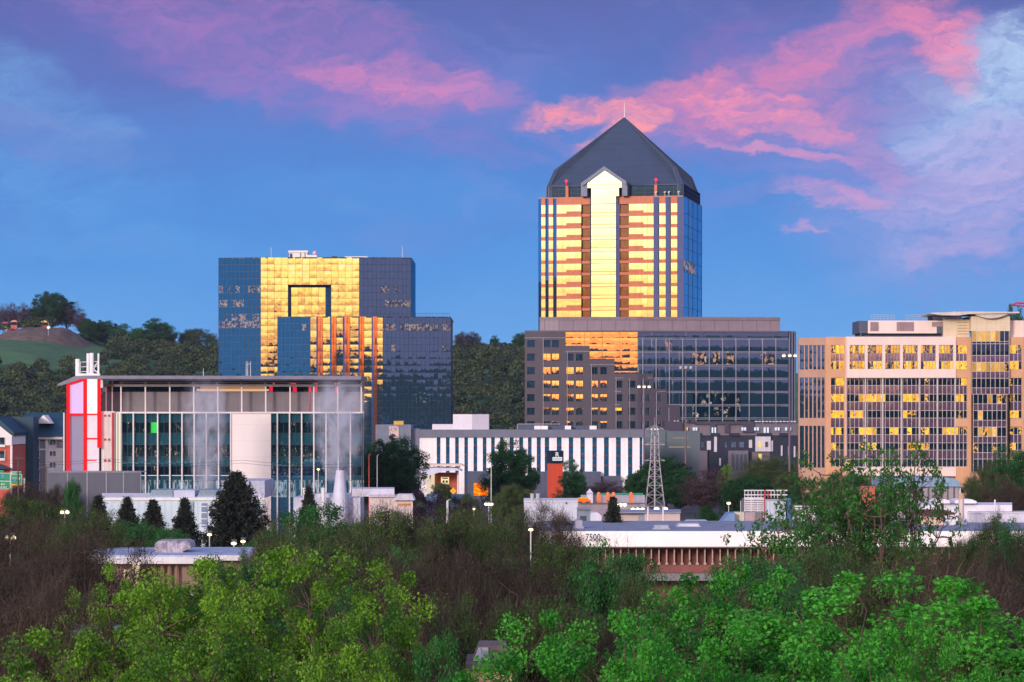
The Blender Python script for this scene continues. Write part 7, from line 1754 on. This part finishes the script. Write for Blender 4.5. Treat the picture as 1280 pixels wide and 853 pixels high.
    for px, top, D, w, kind, v, nm, lab in (
        (497, 546, 470, 66, 'dense', 0, 'round_tree', 'large dark green tree left of the entrance pavilion'), (468, 556, 480, 44, 'dense', 1, 'round_tree', 'dark green tree at the right end of the teal glass building'),
        (641, 552, 480, 68, 'dense', 1, 'round_tree', 'round dark green tree beside the glowing orange screen'), (718, 575, 500, 36, 'shrub', 1, 'round_tree', 'light green young tree right of the orange pylon'),
        (830, 570, 540, 60, 'dense', 0, 'round_tree', 'dark green tree directly behind the lattice tower'), (800, 588, 530, 50, 'dense', 2, 'round_tree', 'dark green tree left of the lattice tower'), (850, 588, 520, 50, 'dense', 1, 'round_tree', 'dark tree right of the lattice tower foot'),
        (882, 586, 480, 74, 'pink', 0, 'blossom_tree', 'pinkish grey budding tree below the navy apartments'), (905, 581, 500, 24, 'yellow', 0, 'round_tree', 'small yellow green tree behind the pinkish one'),
        (958, 570, 510, 84, 'bud', 1, 'round_tree', 'dusky grey green tree in front of the navy apartments'), (918, 600, 470, 40, 'dense', 2, 'round_tree', 'dark tree left of the slatted cooling unit'), (940, 595, 480, 60, 'dense', 0, 'round_tree', 'dark green tree behind the slatted cooling unit'), (985, 590, 500, 50, 'bud', 2, 'round_tree', 'grey budding tree at the left corner of the sandstone building'),
        (540, 612, 330, 66, 'purple', 0, 'purple_shrub', 'dark purple leaved shrub behind the white post'), (578, 622, 320, 50, 'purple', 1, 'purple_shrub', 'dark purple bush left of the brown bare trees'),
        (884, 634, 300, 40, 'dense', 2, 'hedge', 'low dark green hedge left of the blue slanted sheet'), (700, 618, 470, 40, 'dense', 1, 'hedge', 'dark green shrubs at the foot of the orange pylon'), (640, 606, 400, 60, 'bud', 0, 'round_tree', 'olive budding tree in front of the round dark tree'), (755, 600, 540, 60, 'pink', 1, 'blossom_tree', 'mauve bare tree in front of the striped hotel'),
        (1240, 574, 380, 60, 'bud', 1, 'round_tree', 'dark budding tree in front of the glazed bay at right'), (1275, 560, 370, 60, 'shrub', 2, 'round_tree', 'dark green tree at the right edge before the sandstone building'), (1215, 598, 350, 50, 'bud', 0, 'round_tree', 'brown budding tree right of the blue barrel roof'), (1262, 600, 330, 70, 'bare', 1, 'round_tree', 'dark bare tree above the white building at the right edge'),
        (90, 600, 330, 30, 'shrub', 0, 'round_tree', 'small green tree in front of the slate panel wall'), (30, 604, 420, 60, 'bare', 0, 'round_tree', 'bare tree in front of the grey hotel wing'), (70, 606, 380, 40, 'bare', 1, 'round_tree', 'bare tree at the left end of the panel wall'),
        (1060, 590, 420, 90, 'shrub', 0, 'round_tree', 'dark green tree at the base of the sandstone building'), (585, 618, 400, 40, 'bud', 2, 'round_tree', 'thin olive tree under the orange video screen'), (555, 604, 545, 30, 'bud', 0, 'hedge', 'brown hedge in front of the orange pavilion'),
        (1010, 600, 440, 60, 'shrub', 1, 'round_tree', 'dark green tree at the left foot of the sandstone building'),
    ):
        place(nm, px, top, D, w, kind, v, lab, 'hedge' if nm == 'hedge' else ('shrub' if nm == 'purple_shrub' else 'tree'))
forest()

def stuff_wood(name, spots, label, seed, mats, cell=1.1, nleaf=260):
    """a far wood read as one mass: leaf clumps on many crowns, one object"""
    rg = np.random.default_rng(seed); Ps = []; Ts = []; n0 = 0
    for (x, y, z, w, h, tn) in spots:
        nl = int(nleaf*(w/10)**1.3); u = unit(rg.normal(size=(nl, 3))); u[:, 2] = np.abs(u[:, 2])*1.0-.25
        lob = sum(a*np.maximum(0, u@unit(rg.normal(size=3)))**3 for a in (.35, .3, .3, .25))
        r = (rg.uniform(.55, 1, nl))*(.68+lob)
        c = np.array([x, y, z+h*.45])+u*r[:, None]*np.array([w*.5, w*.5, h*.52])
        P, Fq = leaves(rg, c, cell, None, .5, .75, u*.8); Ps.append(P); Ts.append(tn+rg.normal(size=nl)*.10+(u[:, 2]*.05))
    P = np.concatenate(Ps); T = np.concatenate(Ts)
    me = quads_mesh(name, P, np.arange(len(P)).reshape(-1, 4), mats, T); o = bpy.data.objects.new(name, me); C.objects.link(o)
    return tag(o, label, 'woodland', kind='stuff')
def hill_woods():
    rg = random.Random(21)
    lm = leaf_mat('far_leaf', (.012, .030, .016), (.070, .095, .030), .15); lp = None
    spots = []
    for i in range(4200):
        px = rg.uniform(-80, 1360); y = rg.uniform(1165, 1620)
        D_ = y; x = X(px, D_)
        cpx = CX+x/1500*F
        if not (-100 < px < 290 or 545 < px < 680 or px > 1230): continue
        if px < 118:      # bare slope on the left: trees only low down and behind the top
            ypx = HY-(hill_z(x, y)-EYE)*F/y
            if y < 1490 and ypx < 468+14*noise1(px*.05): continue
            if px < 118 and y > 1500: continue
        if 118 <= px < 150 and y < 1500 and (HY-(hill_z(x, y)-EYE)*F/y) < 468 and px < 118+(468-(HY-(hill_z(x, y)-EYE)*F/y))*.9: continue
        w = rg.uniform(8, 14); spots.append((x, y, hill_z(x, y)-.5, w, rg.uniform(8, 13), rg.choice((.15, .3, .42, .5, .62, .75))+rg.uniform(-.06, .06)))
    stuff_wood('hillside_wood', spots, 'dusky green wood covering the far hillside', 5, lm, .62, 300)
    # ridge wood behind the camera (seen only in the mirror glass)
    sp = []
    for i in range(900):
        x = rg.uniform(-460, 460); y = rg.uniform(-620, -480); w = rg.uniform(9, 17); sp.append((x, y, ridge_z(x, y)-1, w, rg.uniform(9, 19), rg.uniform(.1, .6)))
    stuff_wood('ridge_wood', sp, 'dark wooded ridge mirrored in the tower glass', 6, lm, 1.6, 60)
    # single trees along the far skyline
    H = [(64, 366, 1500, 50, 'dense', 0, 'tallest green tree on the left hilltop'), (85, 376, 1505, 42, 'pink', 0, 'reddish bare tree right of the tallest hilltop tree'), (6, 380, 1500, 20, 'pink', 1, 'bare pinkish tree at the left end of the hilltop row'),
         (18, 379, 1502, 17, 'pink', 0, 'second bare tree in the hilltop row'), (30, 379, 1500, 17, 'pink', 1, 'third bare tree in the hilltop row'), (42, 382, 1504, 16, 'bare', 0, 'thin bare tree just left of the tallest hilltop tree'), (48, 390, 1503, 16, 'dense', 1, 'small green tree in the gap of the hilltop row'),
         (102, 392, 1500, 26, 'pink', 1, 'low reddish tree at the right end of the hilltop row'), (112, 400, 1490, 26, 'dense', 2, 'dark green tree at the edge of the hilltop clearing'), (130, 401, 1500, 40, 'dense', 0, 'broad dark tree in the middle of the left skyline'), (150, 405, 1490, 30, 'shrub', 1, 'mid green tree right of the broad dark tree'), (172, 410, 1490, 26, 'shrub', 0, 'low green tree between the broad tree and the rounded tree'),
         (199, 399, 1490, 46, 'dense', 1, 'rounded green tree on the left skyline'), (240, 411, 1500, 44, 'bud', 0, 'greyish bushy tree left of the glass office tower'), (265, 417, 1500, 20, 'bud', 1, 'small grey tree touching the glass office tower'),
         (577, 415, 1500, 22, 'bare', 1, 'grey bare tree on the skyline right of the glass office tower'), (592, 415, 1505, 20, 'bare', 0, 'second grey bare tree on the middle skyline'), (618, 420, 1500, 14, 'dense', 1, 'small dark tree in the middle of the gap skyline'), (650, 417, 1500, 24, 'dense', 2, 'dark tree on the skyline left of the granite block'), (1268, 386, 1100, 40, 'dense', 0, 'dark tree top behind the penthouse at the right edge')]
    for px, top, D, w, kind, v, lab in H:
        x = X(px, D); b = hill_z(x, D)-.6 if D > 1200 else 20.0
        if D <= 1200: b = 0
        place('hill_tree', px, top, D, w, kind, v, lab, group='single trees along the far skyline', base=b)
hill_woods()

# ------------------------------------------------------------ steam
def steam(px0, px1, ytop, ybot, D, lab, dens, seed, lean=0.0):
    x = X((px0+px1)/2, D); w = (px1-px0)/F*D/2; z0, z1 = Z(ybot, D), Z(ytop, D); h = z1-z0
    m = MB(); n = 14; k = 10
    prof = [(.45, 0), (.6, .15), (.8, .35), (.95, .6), (1.0, .8), (.75, .93), (.2, 1.0)]
    for (r0, t0), (r1, t1) in zip(prof, prof[1:]):
        for i in range(n):
            a, b = 2*math.pi*i/n, 2*math.pi*(i+1)/n
            P = lambda r, t, q: (x+lean*t*h+w*r*math.cos(q), D+w*.8*r*math.sin(q), z0+h*t)
            m.poly([P(r0, t0, a), P(r0, t0, b), P(r1, t1, b), P(r1, t1, a)])
    m.poly([(x+w*.45*math.cos(-2*math.pi*i/n), D+w*.36*math.sin(-2*math.pi*i/n), z0) for i in range(n)]); m.poly([(x+lean*h+w*.2*math.cos(2*math.pi*i/n), D+w*.16*math.sin(2*math.pi*i/n), z1) for i in range(n)])
    mt, T, N, out = new_mat('steam_%d' % seed)
    co = N.n('ShaderNodeTexCoord').outputs['Generated']; gx, gy, gz = N.xyz(co)
    cx_ = N.m('SUBTRACT', gx, N.m('ADD', .5, N.m('MULTIPLY', N.m('SUBTRACT', gz, .5), 0.0))); cy_ = N.m('SUBTRACT', gy, .5)
    r2 = N.m('SQRT', N.m('ADD', N.m('MULTIPLY', cx_, cx_), N.m('MULTIPLY', cy_, cy_)))
    wid = N.ramp(gz, [(0, (.20,)*3), (.35, (.34,)*3), (.8, (.44,)*3), (1, (.3,)*3)])
    n1 = N.noise(N.vm('ADD', N.vm('MULTIPLY', co, (3.2, 3.2, 3.6)), (seed, 0, 0)), 1.6, 5, .6, .8)
    f = N.step(N.m('SUBTRACT', wid, r2), -.04, .42)
    fv = N.m('MULTIPLY', N.step(gz, 1.0, .35), N.step(gz, 0, .06))
    den = N.m('MULTIPLY', N.m('MULTIPLY', f, fv), N.m('MULTIPLY', N.step(n1, .36, .70), dens))
    v = N.n('ShaderNodeVolumePrincipled'); v.inputs['Color'].default_value = (.72, .78, 1.0, 1); N.put(v.inputs['Density'], den); v.inputs['Anisotropy'].default_value = -.42
    T.links.new(v.outputs[0], out.inputs['Volume'])
    o = m.build('steam_plume', mt); tag(o, lab, 'steam', kind='stuff')
steam(226, 302, 462, 622, 404, 'left pale column of steam drifting up past the teal glass building', 1.9, 3, -.05)
steam(384, 480, 458, 606, 404, 'right pale column of steam rising from the tapered white stack', 1.7, 8, -.08)

def haze():
    m = MB(); m.box(-1500, 1500, -750, 2300, -1.5, 130)
    mt, T, N, out = new_mat('haze'); v = N.n('ShaderNodeVolumePrincipled'); v.inputs['Color'].default_value = (.62, .74, 1.0, 1); v.inputs['Density'].default_value = .000035
    T.links.new(v.outputs[0], out.inputs['Volume']); o = m.build('haze', mt); o['kind'] = 'stuff'; o['label'] = 'thin blue evening haze over the far hills'; o['category'] = 'haze'
haze()
